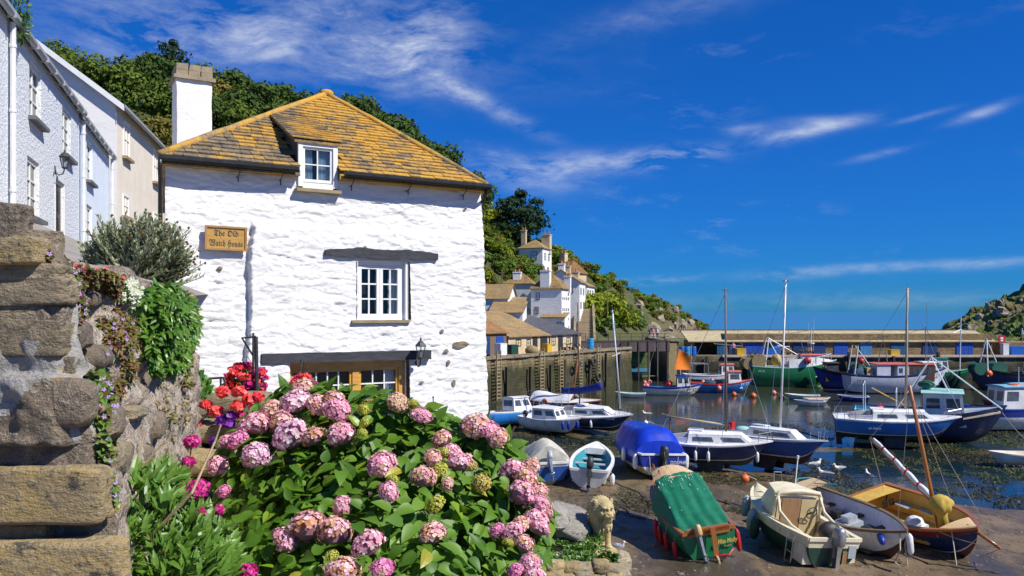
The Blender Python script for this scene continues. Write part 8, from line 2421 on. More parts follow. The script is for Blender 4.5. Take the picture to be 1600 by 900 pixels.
wall_plant('white_alyssum', 'clump of tiny white flowers on the wall beside the trailing green plant', [(180, 447), (205, 442), (220, 470), (213, 488), (192, 478)], 260, .026, .4, ['grey_leaf', 'lance_light'], .07, 2, fl='white_petal', nfl=130, fs=.009)
wall_plant('bellflower', 'purple flowered creeper spilling from the wall top near the upright stone', [(58, 382), (100, 388), (125, 430), (135, 490), (112, 508), (88, 480), (70, 430)], 1000, .026, .85, ['trail_red', 'trail_green', 'trail_red', 'trail_green'], .04, 3, 'ovate', 'violet_petal', 60, .0065, dense=.25)
wall_plant('bellflower', 'purple flowered creeper growing down the middle of the garden wall', [(122, 585), (160, 580), (178, 640), (172, 720), (178, 790), (152, 800), (140, 730), (130, 660)], 1300, .028, .85, ['trail_green', 'trail_red', 'lance_light'], .05, 5, 'ovate', 'violet_petal', 90, .0065, dense=.3)
wall_plant('dry_creeper', 'dry brown creeper under the white flowers of the wall', [(160, 480), (205, 490), (222, 540), (205, 590), (172, 640), (160, 560)], 1300, .030, .3, ['dry_bloom', 'trail_red', 'dry_bloom', 'trail_green'], .04, 9, 'lance', 'violet_petal', 16, .006, dense=.12)
wall_plant('wall_creeper', 'thin reddish creeper along the coping behind the mortar patch', [(95, 395), (150, 415), (200, 440), (180, 470), (130, 445)], 800, .026, .6, ['trail_red', 'dry_bloom', 'trail_green'], .05, 11, 'ovate', 'coral_petal', 26, .006, dense=.2)
wall_plant('wall_moss', 'thin olive growth on the wall face below the trailing green plant', [(255, 560), (300, 540), (296, 660), (270, 690), (240, 640)], 330, .022, .6, ['trail_green', 'dry_bloom'], .012, 13, 'ovate', dense=-.08)
wall_plant('edge_plant', 'small leafy weed along the far end of the garden wall', [(286, 520), (300, 530), (299, 600), (288, 610)], 260, .03, .5, ['trail_green', 'lance_dark', 'dry_bloom'], .03, 15, 'ovate')
base = P(312, 690, 6.9)
leafy('ivy_bush', 'clipped bright green bush beside the white house at the end of the garden wall', 'bush', [(P(306, 625, 6.8), (.14, .2, .20)), (P(318, 650, 6.7), (.12, .2, .2)), (P(302, 600, 6.9), (.08, .12, .1)), (P(312, 690, 6.7), (.16, .2, .25))], base, .055, .8, 1700, ['ivy_green', 'lance_light', 'ivy_green'], 'ovate', seed=3)
base = P(350, 745, 5.6)
t = leafy('geranium_bed', 'bed of red and coral geraniums with purple petunias below the hanging basket', 'flower bed', [(P(340, 690, 5.7), (.24, .22, .16)), (P(380, 700, 5.5), (.16, .2, .16)), (P(315, 720, 5.5), (.16, .18, .2)), (P(345, 740, 5.4), (.25, .2, .15)), (P(372, 660, 5.8), (.16, .14, .08))], base, .055, .85, 1900, ['lance_dark', 'ivy_green', 'lance_dark'], 'ovate', seed=6)
blossoms(t, base, [P(u, v, 5.35) for u, v in ((322, 632), (338, 643), (308, 662), (348, 612))], .033, 46, 'coral_petal', .03, 1, 'red_flower', .7)
blossoms(t, base, [P(u, v, 5.3) for u, v in ((374, 612), (390, 624), (372, 634), (404, 620))], .034, 46, 'coral_petal', .03, 2, 'red_flower', .7)
blossoms(t, base, [P(u, v, 5.3) for u, v in ((398, 640), (410, 648), (382, 652))], .036, 60, 'magenta_petal', .028, 3, 'magenta_flower', .7)
blossoms(t, base, [P(u, v, 5.3) for u, v in ((348, 657), (360, 660), (336, 690), (344, 705), (362, 652))], .036, 50, 'purple_petal', .03, 4, 'purple_flower', .7)
def basket(label, c, r, seed, mats_f, hook_top, n=900):
 t = leafy('flower_basket', label, 'flower basket', [(c + Vector((0, 0, -r * .2)), (r, r, r * .85))], c, .05, .8, n, ['lance_dark', 'ivy_green'], 'ovate', seed=seed, stems=False)
 r_ = random.Random(seed)
 for k in range(34):
  q = Vector((r_.gauss(0, 1), -abs(r_.gauss(0, 1)), r_.gauss(.35, .8))).normalized(); blossoms(t, c, [c + Vector((q.x * r, q.y * r, q.z * r * .85))], r * .20, 26, mats_f[k % len(mats_f)], r * .15, k + seed, 'flower')
 m = MB(); m.lathe([(r * .3, -r * .8), (r * .75, -r * .45), (r * .85, 0)], 12); m.build('bowl', 'stem_brown', t)
 m = MB()
 for k in range(3):
  a = 2 * PI * k / 3; m.tube([(r * .8 * math.cos(a), r * .8 * math.sin(a), 0), hook_top - c], .004, 4)
 m.build('chain', 'black_paint', t)
 return t
pc = P(398, 640, 12.6)
c1 = P(386, 594, 12.9); basket('round basket of pink and magenta flowers hanging beside the black post', c1, .30, 21, ['magenta_petal', 'red_petal', 'magenta_petal', 'coral_petal'], P(386, 556, 12.9))
cb = Vector(HM @ Vector((WP(468, 560)[0], -.42, WP(468, 600)[1]))); basket('small basket of red flowers hanging from the tarred beam', cb, .25, 33, ['red_petal', 'coral_petal', 'magenta_petal'], HM @ Vector((WP(468, 560)[0], -.25, WP(468, 556)[1])))
p0 = P(405, 690, 12.6); t = thing('basket_post', 'slim black post with an angled arm before the white wall', 'post', (p0.x, p0.y, 5.7))
q0, q1 = P(405, 700, 12.6) - Vector(t.location), P(400, 526, 12.6) - Vector(t.location)
m = MB(); m.tube([(q0.x, q0.y, 0), q1], .03, 8); m.build('post', 'black_paint', t)
m = MB(); m.tube([q1, q1 + Vector((-.22, 0, -.02)), q1 + Vector((-.14, .3, -.32))], .016, 5); m.build('arm', 'black_paint', t)
m = MB(); m.tube([P(396, 520, 12.7) - Vector(t.location), P(396, 618, 12.7) - Vector(t.location)], .02, 5); m.build('rod', 'black_paint', t)
t = thing('handrail', 'thin bent iron handrail by the steps below the white house', 'handrail', P(330, 660, 8.5))
B = Vector(t.location); m = MB(); m.tube([P(298, 593, 8.5) - B, P(350, 590, 8.5) - B], .012, 5); m.tube([P(350, 590, 8.5) - B, P(352, 598, 8.5) - B, P(318, 625, 8.4) - B, P(300, 640, 8.3) - B], .012, 5); m.tube([P(345, 590, 8.5) - B, P(345, 720, 8.5) - B], .012, 5); m.build('rail', 'black_paint', t)
r_ = random.Random(19); mb = MB()
for k in range(6600):
 if r_.random() < .8:
  u = r_.uniform(838, 942); v = r_.uniform(822, 905)
  if v < 822 + max(0, 880 - u) * .25: continue
  Yg = 10.15 - (v - 820) * .014; p = P(u, v, Yg);
 else:
  u = r_.uniform(905, 965); v = r_.uniform(868, 905); p = P(u, v, 9.0)
  if nz(u * .06, v * .06) < -.05: continue
 if fbm(u * .05, v * .07, 5) < -.18: continue
 d = Vector((r_.uniform(-1, 1), r_.uniform(-1, .3), r_.uniform(.1, 1))); l = .045 * r_.uniform(.5, 1.3); leaf_geo(mb, orient(p + Vector((0, 0, r_.uniform(0, .07))), d, (0, -.3, 1), r_.uniform(-.6, .6)), l, l * .6, .2, .3, 3, r_.randrange(3))
tag(mb.build('ground_cover', ['ivy_green', 'lance_green', 'lance_dark']), label='low green ground cover creeping over the wall around the stone lion', cat='ground cover', kind='stuff')
# ================================================================== TREES AND SHRUBS
leafmat('tree_dark', (.036, .072, .014), (.075, .120, .024), .75, .12); leafmat('tree_mid', (.075, .125, .016), (.14, .185, .03), .75, .15); leafmat('tree_olive', (.12, .125, .022), (.19, .16, .034), .75, .15)
leafmat('tree_lime', (.17, .24, .016), (.29, .32, .03), .75, .2); leafmat('shrub_mid', (.075, .15, .018), (.15, .22, .03), .75, .15); leafmat('pine_dark', (.016, .042, .018), (.034, .066, .026), .75, .08); leafmat('shrub_brown', (.11, .07, .03), (.15, .10, .04), .8, .1)
mk('bark', (.10, .075, .055), (.06, .045, .035), 4, .9, .6)
def crown(seed, lobes, n, size, mat, name='crown', jag=.28):
 r_ = random.Random(seed); m = MB()
 for k in range(n):
  c, rad = lobes[r_.randrange(len(lobes))]
  q = Vector((r_.gauss(0, 1), r_.gauss(0, 1), r_.gauss(.15, 1))).normalized(); f = r_.uniform(.62, 1.03) * (1 + jag * fbm(q.x * 2.2 + c[0], q.y * 2.2 + seed, q.z * 2.2 + c[2]))
  p = Vector((c[0] + q.x * rad[0] * f, c[1] + q.y * rad[1] * f, c[2] + q.z * rad[2] * f)); n2 = (q + Vector((r_.uniform(-.8, .8), r_.uniform(-.8, .8), r_.uniform(-.4, .9)))).normalized()
  M = orient(p, n2.orthogonal(), n2) @ Matrix.Rotation(r_.uniform(0, 6.28), 4, 'Z'); s = size * r_.uniform(.5, 1.25)
  m.add([(-s * .5, -s * .22, 0), (s * .1, -s * .4, s * .08), (s * .6, 0, 0), (s * .05, s * .38, s * .06)], [(0, 1, 2, 3)], 0, M)
 return m.mesh(name, mat)
def trunk_mesh(h, r, limbs, seed):
 m = MB(); r_ = random.Random(seed); m.tube([(0, 0, -1.5), (.02 * h, 0, h * .5), (0, .03 * h, h)], [r, r * .75, r * .35], 7)
 for c in limbs:
  b = Vector((0, 0, h * r_.uniform(.4, .8))); m.tube([b, b.lerp(Vector(c), .5) + Vector((0, 0, .1 * h)), Vector(c)], [r * .45, r * .3, r * .12], 5)
 return m.mesh('trunk', 'bark')
def lobes_for(seed, h, w, k, flat=.7, low=.42):
 r_ = random.Random(seed); L = []
 for i in range(k):
  a = r_.uniform(0, 6.28); d = w * r_.uniform(.1, .62); z = h * r_.uniform(low, .86); rr_ = w * r_.uniform(.30, .52)
  L.append(((d * math.cos(a), d * math.sin(a), z), (rr_, rr_, rr_ * flat)))
 return L
KINDS_ = {}
for nm, seed, h, w, k, n, sz, mat, flat, low in (('dark', 3, 10, 5.2, 11, 3400, .62, 'tree_dark', .75, .38), ('dark2', 9, 9, 4.6, 10, 3000, .60, 'tree_dark', .7, .35), ('mid', 5, 8.5, 4.8, 11, 3200, .58, 'tree_mid', .8, .34), ('olive', 7, 8, 4.8, 10, 3000, .58, 'tree_olive', .8, .34),
            ('lime', 11, 6, 3.2, 8, 2200, .48, 'tree_lime', .85, .3), ('pine', 13, 11, 5.2, 14, 3200, .55, 'pine_dark', .36, .40)):
 L = lobes_for(seed, h, w, k, flat, low)
 KINDS_[nm] = (crown(seed, L, n, sz, mat), trunk_mesh(h * .7, .32, [l[0] for l in L[:5]], seed), h)
def tree(kind, label, p, sc, rz, group=None, cat='tree', sxy=1.0):
 t = thing('tree', label, cat, p, rz, group); cm, tm, h = KINDS_[kind]; link('crown', cm, t); link('trunk', tm, t); t.scale = (sc * sxy, sc * sxy, sc)
 return t
rt = random.Random(101)
names = {'dark': ('broad dark evergreen tree in the wood on the hillside', 'dark evergreens of the hillside wood'), 'dark2': ('rounded dark evergreen tree in the wood on the hillside', 'rounded evergreens of the hillside wood'), 'mid': ('mid green leafy tree in the wood on the hillside', 'mid green trees of the hillside wood'),
  'olive': ('olive brown bushy tree in the wood on the hillside', 'olive trees of the hillside wood'), 'lime': ('light yellow green tree on the hillside', 'light green trees of the hillside'), 'pine': ('dark flat topped pine on the hillside', 'pines of the hillside')}
i = .2
while i < 4.75:
 for w in (.98, .84, .70, .56):
  if i > 4.2 and w < .9: continue
  ii = i + rt.uniform(-.12, .12); p = hill(max(0, ii), w + rt.uniform(-.06, .05))
  u = 800 + F * p.x / p.y
  kind = rt.choice(['dark', 'dark2', 'mid', 'olive', 'mid', 'dark']) if u < 330 else rt.choice(['olive', 'olive', 'mid', 'mid', 'dark']) if u < 490 else rt.choice(['dark', 'dark2', 'dark', 'dark2'])
  tree(kind, names[kind][0], p - Vector((0, 0, .8)), rt.uniform(.8, 1.05) * (.92 if u > 640 else 1.0), rt.uniform(0, 6.28), names[kind][1])
 i += .17 if i < 4.2 else .22
def at_hill(u, v, i0=0, i1=11):
 """the point of the hill seen at (u, v)"""
 best = None
 for a in range(111):
  for b in range(41):
   i = i0 + (i1 - i0) * a / 110; p = hill(i, b / 40); du = 800 + F * p.x / p.y - u; dv = HZ - F * (p.z - H) / p.y - v; d = du * du + dv * dv
   if best is None or d < best[0]: best = (d, p)
 return best[1]
def pine_crown(seed, h, w, tiers, n):
 r_ = random.Random(seed); L = []
 for k in range(tiers):
  f = k / (tiers - 1); z = h * (.30 + .66 * f); ww = w * (1.0 - .62 * f ** 1.6) * r_.uniform(.75, 1.1)
  for q in range(5 if f < .85 else 2):
   a = r_.uniform(0, 6.28); d = ww * r_.uniform(.35, .85); L.append(((d * math.cos(a), d * math.sin(a), z + r_.uniform(-.6, .6)), (ww * r_.uniform(.32, .62), ww * r_.uniform(.32, .62), h * r_.uniform(.05, .09))))
 return crown(seed, L, n, .46, 'pine_dark', jag=.8), L
for k, (u, v, Y, h, w, lab) in enumerate(((262, 66, 143, 14, 6.0, 'spiky dark conifer rising above the wood left of the chimney'), (816, 300, 126, 9.5, 5.2, 'tall lone pine standing above the white villa on the hill'))):
 pz = P(u, v, Y); cm, L = pine_crown(17 + k, h, w, 8, 5200); tm = trunk_mesh(h * .85, .34, [l[0] for l in L[::4]], 3)
 t = thing('pine_tree', lab, 'tree', (pz.x, pz.y, pz.z - h * .985)); link('crown', cm, t); link('trunk', tm, t)
 if k == 1: t.scale = (1.0, 1.0, 1.0)
for (u, v, kind, sc, lab) in ((768, 352, 'lime', .95, 'bright yellow green tree close to the corner of the white house'), (893, 428, 'olive', .55, 'brown bushy tree on the ridge beyond the brown roofed cottage'), (758, 322, 'dark2', .85, 'dark tree peeping past the top corner of the white house'), (790, 345, 'mid', .6, 'leafy tree below the lone pine'),
       ):
 p = at_hill(u, v, 2, 9); tree(kind, lab, p - Vector((0, 0, 1.5)), sc, k, None)
SHR = [crown(200 + k, lobes_for(k, 2.4, 1.7, 6, .8, .2), 520, .34, m_, 'foliage') for k, m_ in enumerate(('shrub_mid', 'tree_lime', 'tree_mid', 'tree_olive'))]
for k, (u, v, kind, sc, lab) in enumerate(((905, 492, 1, 1.5, 'lime green shrub beside the tall white harbour house'), (930, 503, 1, 2.0, 'yellow green shrub right of the stone steps'), (955, 508, 1, 2.2, 'large yellow green shrub below the utility pole'), (974, 517, 1, 1.6, 'yellow green shrub at the foot of the slope near the gate'),
          (945, 522, 0, 1.3, 'green shrub behind the end of the inner quay'), (805, 470, 2, 1.2, 'dark green shrub in front of the pale grey house'), (827, 492, 1, .8, 'small green shrub beside the porch'), (990, 512, 0, 1.0, 'green shrub on the point above the breakwater'))):
 p = at_hill(u, v, 2, 10); o = link('shrub', SHR[kind], None, p - Vector((0, 0, .6)), (0, 0, k)); o.scale = (sc, sc, sc); tag(o, lab, 'shrub')
mb = MB(); rs_ = random.Random(66)
LB = [[(p.vertices[:]) for p in s_.polygons] for s_ in SHR]; LV = [[v.co.copy() for v in s_.vertices] for s_ in SHR]
for k in range(780):
 i = rs_.uniform(2.6, 10.0); w = rs_.uniform(.12, 1.02)
 p = hill(i, w)
 if i > 7.6 and (w < .42 or rs_.random() < .35): continue
 u = 800 + F * p.x / p.y; v = HZ - F * (p.z - H) / p.y
 if 832 < u < 925 and v > 430: continue
 if 800 < u < 868 and 372 < v < 410 and p.y < 119: continue
 if 760 < u < 834 and v > 455: continue
 sc = rs_.uniform(.45, 1.15) * (.7 if i > 7 else 1); q = rs_.choice([0, 0, 2, 2, 1, 3]) if u < 900 else rs_.choice([0, 3, 1, 3, 0])
 a = rs_.random() * 6.28; ca, sa = math.cos(a) * sc, math.sin(a) * sc
 mb.add([(p.x + v_.x * ca - v_.y * sa, p.y + v_.x * sa + v_.y * ca, p.z - .5 * sc + v_.z * sc * .9) for v_ in LV[q]], LB[q], q)
tag(mb.build('scrub', ['shrub_mid', 'tree_lime', 'tree_mid', 'tree_olive']), label='mixed scrub covering the slopes of the hill', cat='scrub', kind='stuff')
mb = MB()
for k in range(90):
 i = rs_.uniform(.15, .95); w = rs_.uniform(.15, .9); p = head(i, w)
 if fbm(p.x * .1, p.y * .1, 3) < 0: continue
 sc = rs_.uniform(.4, .9); q = rs_.choice([0, 1, 3]); mb.add([(p.x + v_.x * sc, p.y + v_.y * sc, p.z - .5 + v_.z * sc * .5) for v_ in LV[q]], LB[q], q)
tag(mb.build('headland_scrub', ['shrub_mid', 'tree_lime', 'tree_mid', 'tree_olive']), label='low scrub and grass tufts on the headland', cat='scrub', kind='stuff')
c = LM @ Vector((4.15, -.1, 4.55)); leafy('gutter_fern', 'green weed growing from the gutter of the blue cottage', 'plant', [(c, (.25, .25, .25)), (c + Vector((.1, 0, -.35)), (.12, .12, .3))], c, .16, .3, 260, ['ivy_green', 'lance_dark'], seed=3, stems=False)
# ================================================================== GULLS, PEOPLE, HARBOUR THINGS
mk('gull_white', (.78, .78, .76), (.66, .66, .64), 20, .8); mk('gull_grey', (.33, .35, .37), (.25, .27, .29), 20, .8); mk('gull_yellow', (.70, .38, .03)); mk('gull_pink', (.55, .28, .22)); mk('gull_black', (.02, .02, .02))
def gull_proto(kind):
 t = link('gull', None)
 m = MB(); m.ball((0, 0, .20), 1, 12, 0, None, (.17, .075, .080)); m.ball((.10, 0, .235), 1, 12, 0, None, (.085, .066, .075)); m.tube([(.14, 0, .25), (.175, 0, .31), (.18, 0, .345)], [.06, .042, .036], 9); m.ball((.19, 0, .36), 1, 10, 0, None, (.048, .038, .038))
 m.hexa([(-.30, -.035, .20), (-.12, -.05, .175), (-.12, .05, .175), (-.30, .035, .20), (-.30, -.035, .215), (-.12, -.05, .235), (-.12, .05, .235), (-.30, .035, .215)])
 b = remeshed(m, .012, 'body', 'gull_white', t, 2)
 m = MB(); m.tube([(.225, 0, .358), (.262, 0, .353), (.285, 0, .340)], [.014, .011, .004], 6); m.build('beak', 'gull_yellow', t)
 for s in (-1, 1):
  m = MB(); m.ball((.208, s * .034, .372), .0065, 6); m.build('eye', 'gull_black', t)
  m = MB(); m.tube([(.03, s * .035, .15), (.02, s * .036, .07), (.03, s * .036, .005)], .0065, 5); m.hexa([(.015, s * .036 - .02, 0), (.085, s * .036 - .035, 0), (.085, s * .036 + .035, 0), (.015, s * .036 + .02, 0), (.015, s * .036 - .01, .012), (.08, s * .036 - .03, .006), (.08, s * .036 + .03, .006), (.015, s * .036 + .01, .012)]); m.build('leg', 'gull_pink', t)
  m = MB()
  if kind == 'stand':
   rings = []
   for k in range(8):
    f = k / 7; x = .13 - .48 * f; hgt = .062 * math.sin(PI * min(1, .15 + f * .8)) + .004; y = s * (.072 - .055 * max(0, f - .45) / .55); zc_ = .225 + .012 * math.sin(f * 3)
    rings.append([(x, y + s * .012, zc_ - hgt * .6), (x, y + s * .02, zc_), (x, y * .75, zc_ + hgt * .75), (x, y * .55, zc_ + hgt * .3)])
   m.loft(rings if s > 0 else [r[::-1] for r in rings], close=True, caps=True)
   o = m.build('wing', ['gull_grey', 'gull_black'], t, fix=True)
  else:
   pts = [(.06, .06, .26), (.05, .20, .42), (.0, .42, .56), (-.10, .62, .60)]; rings = []
   for k, (x, y, z) in enumerate(pts):
    c_ = [.16, .17, .13, .03][k]; rings.append([(x + c_ * .35, s * y, z), (x, s * y, z + .014), (x - c_ * .75, s * y, z - .012), (x, s * y, z - .008)])
   m.loft(rings if s < 0 else [r[::-1] for r in rings], close=True, caps=True); m.build('wing', ['gull_grey'], t, fix=True)
  for p in []: pass
 return t
gs, gf = gull_proto('stand'), gull_proto('fly')
GL_ = [('f', 1262, 733, 160, 'gull with its wings raised beside the bright navy yacht'), ('s', 1275, 733, 20, 'gull standing by the gull with raised wings'), ('s', 1310, 740, 200, 'gull standing alone on the shallow water between the yachts and the sailing boat'), ('s', 1288, 748, 150, 'gull with its head low on the wet mud below the raised winged gull'),
 ('s', 1357, 751, 90, 'gull standing in the shallow water nearest the furled sail'), ('s', 1298, 693, 10, 'gull standing by the mooring chain of the bright blue yacht'), ('s', 966, 864, 205, 'white gull standing on the mud below the stone lion'), ('s', 1010, 652, 180, 'gull swimming off the blue tarpaulin boat')]
first = {'s': gs, 'f': gf}; used_ = set()
for kd, u, v, rz, lab in GL_:
 o = first[kd] if kd not in used_ else dup(first[kd]); used_.add(kd)
 p = G(u, v, .08); z = max(.0, mud_h(p.x, p.y)); p = G(u, v, z)
 o.location = (p.x, p.y, z - .01); o.rotation_euler = (0, 0, R(rz)); s_ = 1.45; o.scale = (s_, s_, s_); tag(o, lab, 'gull', 'gulls on the harbour mud')
 if u == 966: o.location = (P(u, 862, 10.8).x, 10.8, P(u, 862, 10.8).z - .02); o.scale = (.46,) * 3; o.rotation_euler = (0, 0, R(-35))
gp = thing('perch_stone', 'flat stone ledge under the gull below the lion', 'stone', (P(966, 862, 10.8).x, 10.8, 5.0)); rock_block(.5, .5, .2, 301, 'cream_stone', gp, (-.08, .0, P(966, 862, 10.8).z - 5.0 - .12), n=5, ex=4, rough=.06); m = MB(); m.box(-.3, .12, -.25, .2, -5.2, P(966, 862, 10.8).z - 5.0 - .15); m.build('base', 'cream_stone', gp)
mk('skin', (.52, .30, .21), (.45, .25, .17), 10, .6); mk('cloth_pink', (.62, .25, .34)); mk('cloth_white', (.74, .74, .76)); mk('cloth_navy', (.03, .04, .10)); mk('cloth_red', (.45, .06, .05)); mk('cloth_teal', (.06, .25, .28)); mk('trousers_dark', (.04, .045, .07)); mk('trousers_tan', (.36, .28, .17)); mk('hair_dark', (.05, .03, .02)); mk('hair_grey', (.45, .42, .40))
def figure(seed, pose='stand'):
 """one continuous body, feet at the origin, facing +x; faces are sorted into skin, shirt, trousers, hair by height"""
 r_ = random.Random(seed); m = MB()
 for s in (-1, 1):
  st = s * .04
  m.tube([(0, s * .09, .92), (.03 * (s if seed % 2 else 1), s * .10, .50), (-.01, s * .11, .08)], [.088, .062, .042], 8); m.ball((.05, s * .11, .045), 1, 8, 0, None, (.125, .048, .045))
  el = (-.03, s * .27, 1.10) if pose == 'stand' else (.12, s * .26, 1.12); ha = (.10, s * .27, .86) if pose == 'stand' else (.33, s * .14, 1.10)
  m.tube([(0, s * .19, 1.43), el, ha], [.056, .043, .032], 8); m.ball((ha[0] + .03, ha[1], ha[2] - .05), 1, 8, 0, None, (.035, .022, .055))
 m.ball((0, 0, 1.0), 1, 10, 0, None, (.115, .165, .15)); m.ball((0, 0, 1.22), 1, 10, 0, None, (.11, .155, .2)); m.ball((0, 0, 1.38), 1, 10, 0, None, (.105, .195, .11)); m.tube([(0, 0, 1.45), (.01, 0, 1.56)], [.055, .05], 8); m.ball((.015, 0, 1.64), 1, 10, 0, None, (.092, .076, .115)); m.ball((.105, 0, 1.63), 1, 6, 0, None, (.022, .014, .022))
 return m
def person(label, p, rz, seed, shirt, trous, hair='hair_dark', pose='stand', group=None):
 t = thing('person', label, 'person', p, rz, group); o = remeshed(figure(seed, pose), .028, 'body', 'skin', t, 2)
 me = o.data
 for mm in (shirt, trous, hair): me.materials.append(MATS[mm])
 for pl in me.polygons:
  c = pl.center; k = 0
  if c.z < .98: k = 2
  elif c.z < 1.50 and not (abs(c.y) > .22 and c.z < 1.02) and not (pose != 'stand' and c.x > .22): k = 1
  elif c.z > 1.665 and c.x < .075 or (c.z > 1.58 and c.x < -.02): k = 3
  if c.z < 1.02 and abs(c.y) > .235 and c.z > .7: k = 0
  pl.material_index = k
 return t
bwz = 4.4
for (u, lab, sh, tr, hr, rz) in ((1015, 'person in a dark top standing at the parapet above the gate', 'cloth_navy', 'trousers_dark', 'hair_dark', -90), (1021, 'person in a pale pink top standing at the parapet between two others', 'cloth_pink', 'trousers_tan', 'hair_dark', -80), (1027, 'person in white standing at the parapet above the gate', 'cloth_white', 'trousers_dark', 'hair_grey', -110),
        (1069, 'person in white on the breakwater above the orange sail', 'cloth_white', 'trousers_tan', 'hair_dark', 200), (1075, 'person in a red top on the breakwater above the blue barrels', 'cloth_red', 'trousers_dark', 'hair_dark', -60), (1087, 'person in pink at the end of the breakwater', 'cloth_pink', 'trousers_dark', 'hair_grey', -120)):
 k_ = (u - 800) / F; Y = 121 + (u - 1015) * .10; person(lab, (k_ * Y, Y, bwz), R(rz), u, sh, tr, hr)
person('person in a pink top beside a yellow bin on the outer quay', (27.75, 100.3, 3.1), R(-100), 4, 'cloth_pink', 'trousers_dark')
pb = thing('quay_block', 'raised stone platform at the end of the stores', 'platform'); wall_run('wall', [(62.6, 101), (70, 101)], 3.0, 4.7, 6, 'store_stone', parent=pb, batter=.02)
person('person in a white shirt standing on the platform beyond the red sign', (65.7, 103, 4.7), R(170), 5, 'cloth_white', 'trousers_tan', 'hair_grey')
def barrel(label, p, mat, h=1.0, r=.36, group=None):
 t = thing('barrel', label, 'barrel', p, 0, group); m = MB(); m.lathe([(r * .9, 0), (r, .06), (r, h * .32), (r * 1.05, h * .34), (r * 1.05, h * .37), (r, h * .39), (r, h * .62), (r * 1.05, h * .64), (r * 1.05, h * .67), (r, h * .69), (r, h - .06), (r * .9, h)], 14); m.build('drum', mat, t); m = MB(); m.lathe([(r * .78, h), (r * .78, h - .03), (.0, h - .03)], 14); m.build('lid', 'blue_plastic', t)
mk('barrel_blue', (.015, .13, .50), (.012, .10, .40), 3, .4); mk('barrel_cyan', (.03, .33, .62), (.02, .25, .5), 3, .4)
for u, mt, lab in ((1065, 'barrel_blue', 'first dark blue barrel beside the gate pier'), (1074, 'barrel_cyan', 'bright blue barrel between two others on the quay end'), (1083, 'barrel_blue', 'dark blue barrel nearest the blue doors')):
 barrel(lab, ((u - 800) / F * 99.6, 99.6, 3.22 if u > 1100 else 3.1), mt, 1.15, .40)
p = E0 + ED * 19.6 - EN * .6; barrel('blue barrel at the end of the inner quay', (p.x, p.y, QZ + .16), 'barrel_cyan', 1.2, .4)
def crate(label, p, w, d, h, mat, rz=0.0):
 t = thing('fish_crate', label, 'crate', p, rz); m = MB(); m.box(-w / 2, w / 2, -d / 2, d / 2, 0, .05)
 m.box(-w / 2, -w / 2 + .04, -d / 2, d / 2, .05, h); m.box(w / 2 - .04, w / 2, -d / 2, d / 2, .05, h); m.box(-w / 2 + .04, w / 2 - .04, -d / 2, -d / 2 + .04, .05, h); m.box(-w / 2 + .04, w / 2 - .04, d / 2 - .04, d / 2, .05, h); m.build('box', mat, t)
 m = MB(); m.box(-w / 2 - .02, w / 2 + .02, -d / 2 - .02, d / 2 + .02, h, h + .05); m.build('lid', mat, t)
mk('bin_yellow', (.66, .40, .02), (.55, .33, .02), 3, .5)
crate('yellow bin beside the person in pink on the outer quay', (28.5, 99.7, 3.22), 1.1, .9, .75, 'bin_yellow'); crate('yellow bin in front of the teal door', (47.6, 99.7, 3.22), 1.1, .9, .6, 'bin_yellow')
crate('blue bin on the outer quay left of the green trawler', (32.6, 100.1, 3.1), 1.6, 1.0, .9, 'barrel_blue'); crate('blue bin by the end of the stores', (63.2, 100.2, 3.1), 1.8, 1.0, 1.1, 'barrel_blue'); crate('white chest at the end corner of the stores', (61.5, 99.9, 3.1), .7, .7, 1.5, 'white_plastic')
p = E0 + ED * 11.2 - EN * .7; crate('yellow bin on the inner quay in front of the mossy roofed store', (p.x, p.y, QZ + .16), .8, .7, .8, 'bin_yellow', .9)
p = E0 + ED * 3.6 - EN * .9; crate('white chest at the near end of the inner quay', (p.x, p.y, QZ + .16), 1.0, .8, 1.1, 'white_plastic', .9)
p = E0 + ED * 5.4 - EN * .9; crate('dark green bin below the near store', (p.x, p.y, QZ + .16), 1.1, .8, .9, 'boat_darkgreen', .9)
def lobster_pot(label, p, rz, group):
 t = thing('lobster_pot', label, 'lobster pot', p, rz, group); m = MB()
 for x in (-.3, 0, .3): m.tube([(x, -.25, 0), (x, -.22, .25), (x, 0, .38), (x, .22, .25), (x, .25, 0)], .022, 5)
 for y, z in ((-.25, .02), (.25, .02), (0, .38)): m.tube([(-.3, y, z), (.3, y, z)], .02, 5)
 m.build('frame', 'black_rubber', t); m = MB(); m.loft([[(x, -.24, .01), (x, -.21, .24), (x, 0, .365), (x, .21, .24), (x, .24, .01)] for x in (-.29, 0, .29)]); m.build('netting', 'net_tan', t)
 return t
for k in range(9):
 p = E0 + ED * (14.8 + (k % 5) * .75) - EN * (.7 + .2 * (k % 2)); lobster_pot('lobster pot piled on the inner quay before the dark slate roofed store', (p.x, p.y, QZ + .16 + .4 * (k // 5)), .9 + k * .1, 'lobster pots on the inner quay')
for k in range(10):
 lobster_pot('lobster pot stacked by the blue doors of the outer quay', (33.9 + (k % 5) * .8, 99.9, 3.1 + .4 * (k // 5)), k * .2, 'lobster pots on the outer quay')
hp = thing('net_pile', 'heap of tan fishing net on the inner quay', 'net', E0.to_3d() + (ED * 8.7 - EN * .8).to_3d() + Vector((0, 0, QZ + .1))); m = MB(); m.ball((0, 0, .3), .75, 12, sc=(1, .8, .7))
for i_, v_ in enumerate(m.v): k = 1 + .25 * fbm(v_[0] * 3, v_[1] * 3, v_[2] * 3); m.v[i_] = (v_[0] * k, v_[1] * k, v_[2] * k)
m.build('net', 'net_tan', hp, smooth=True)
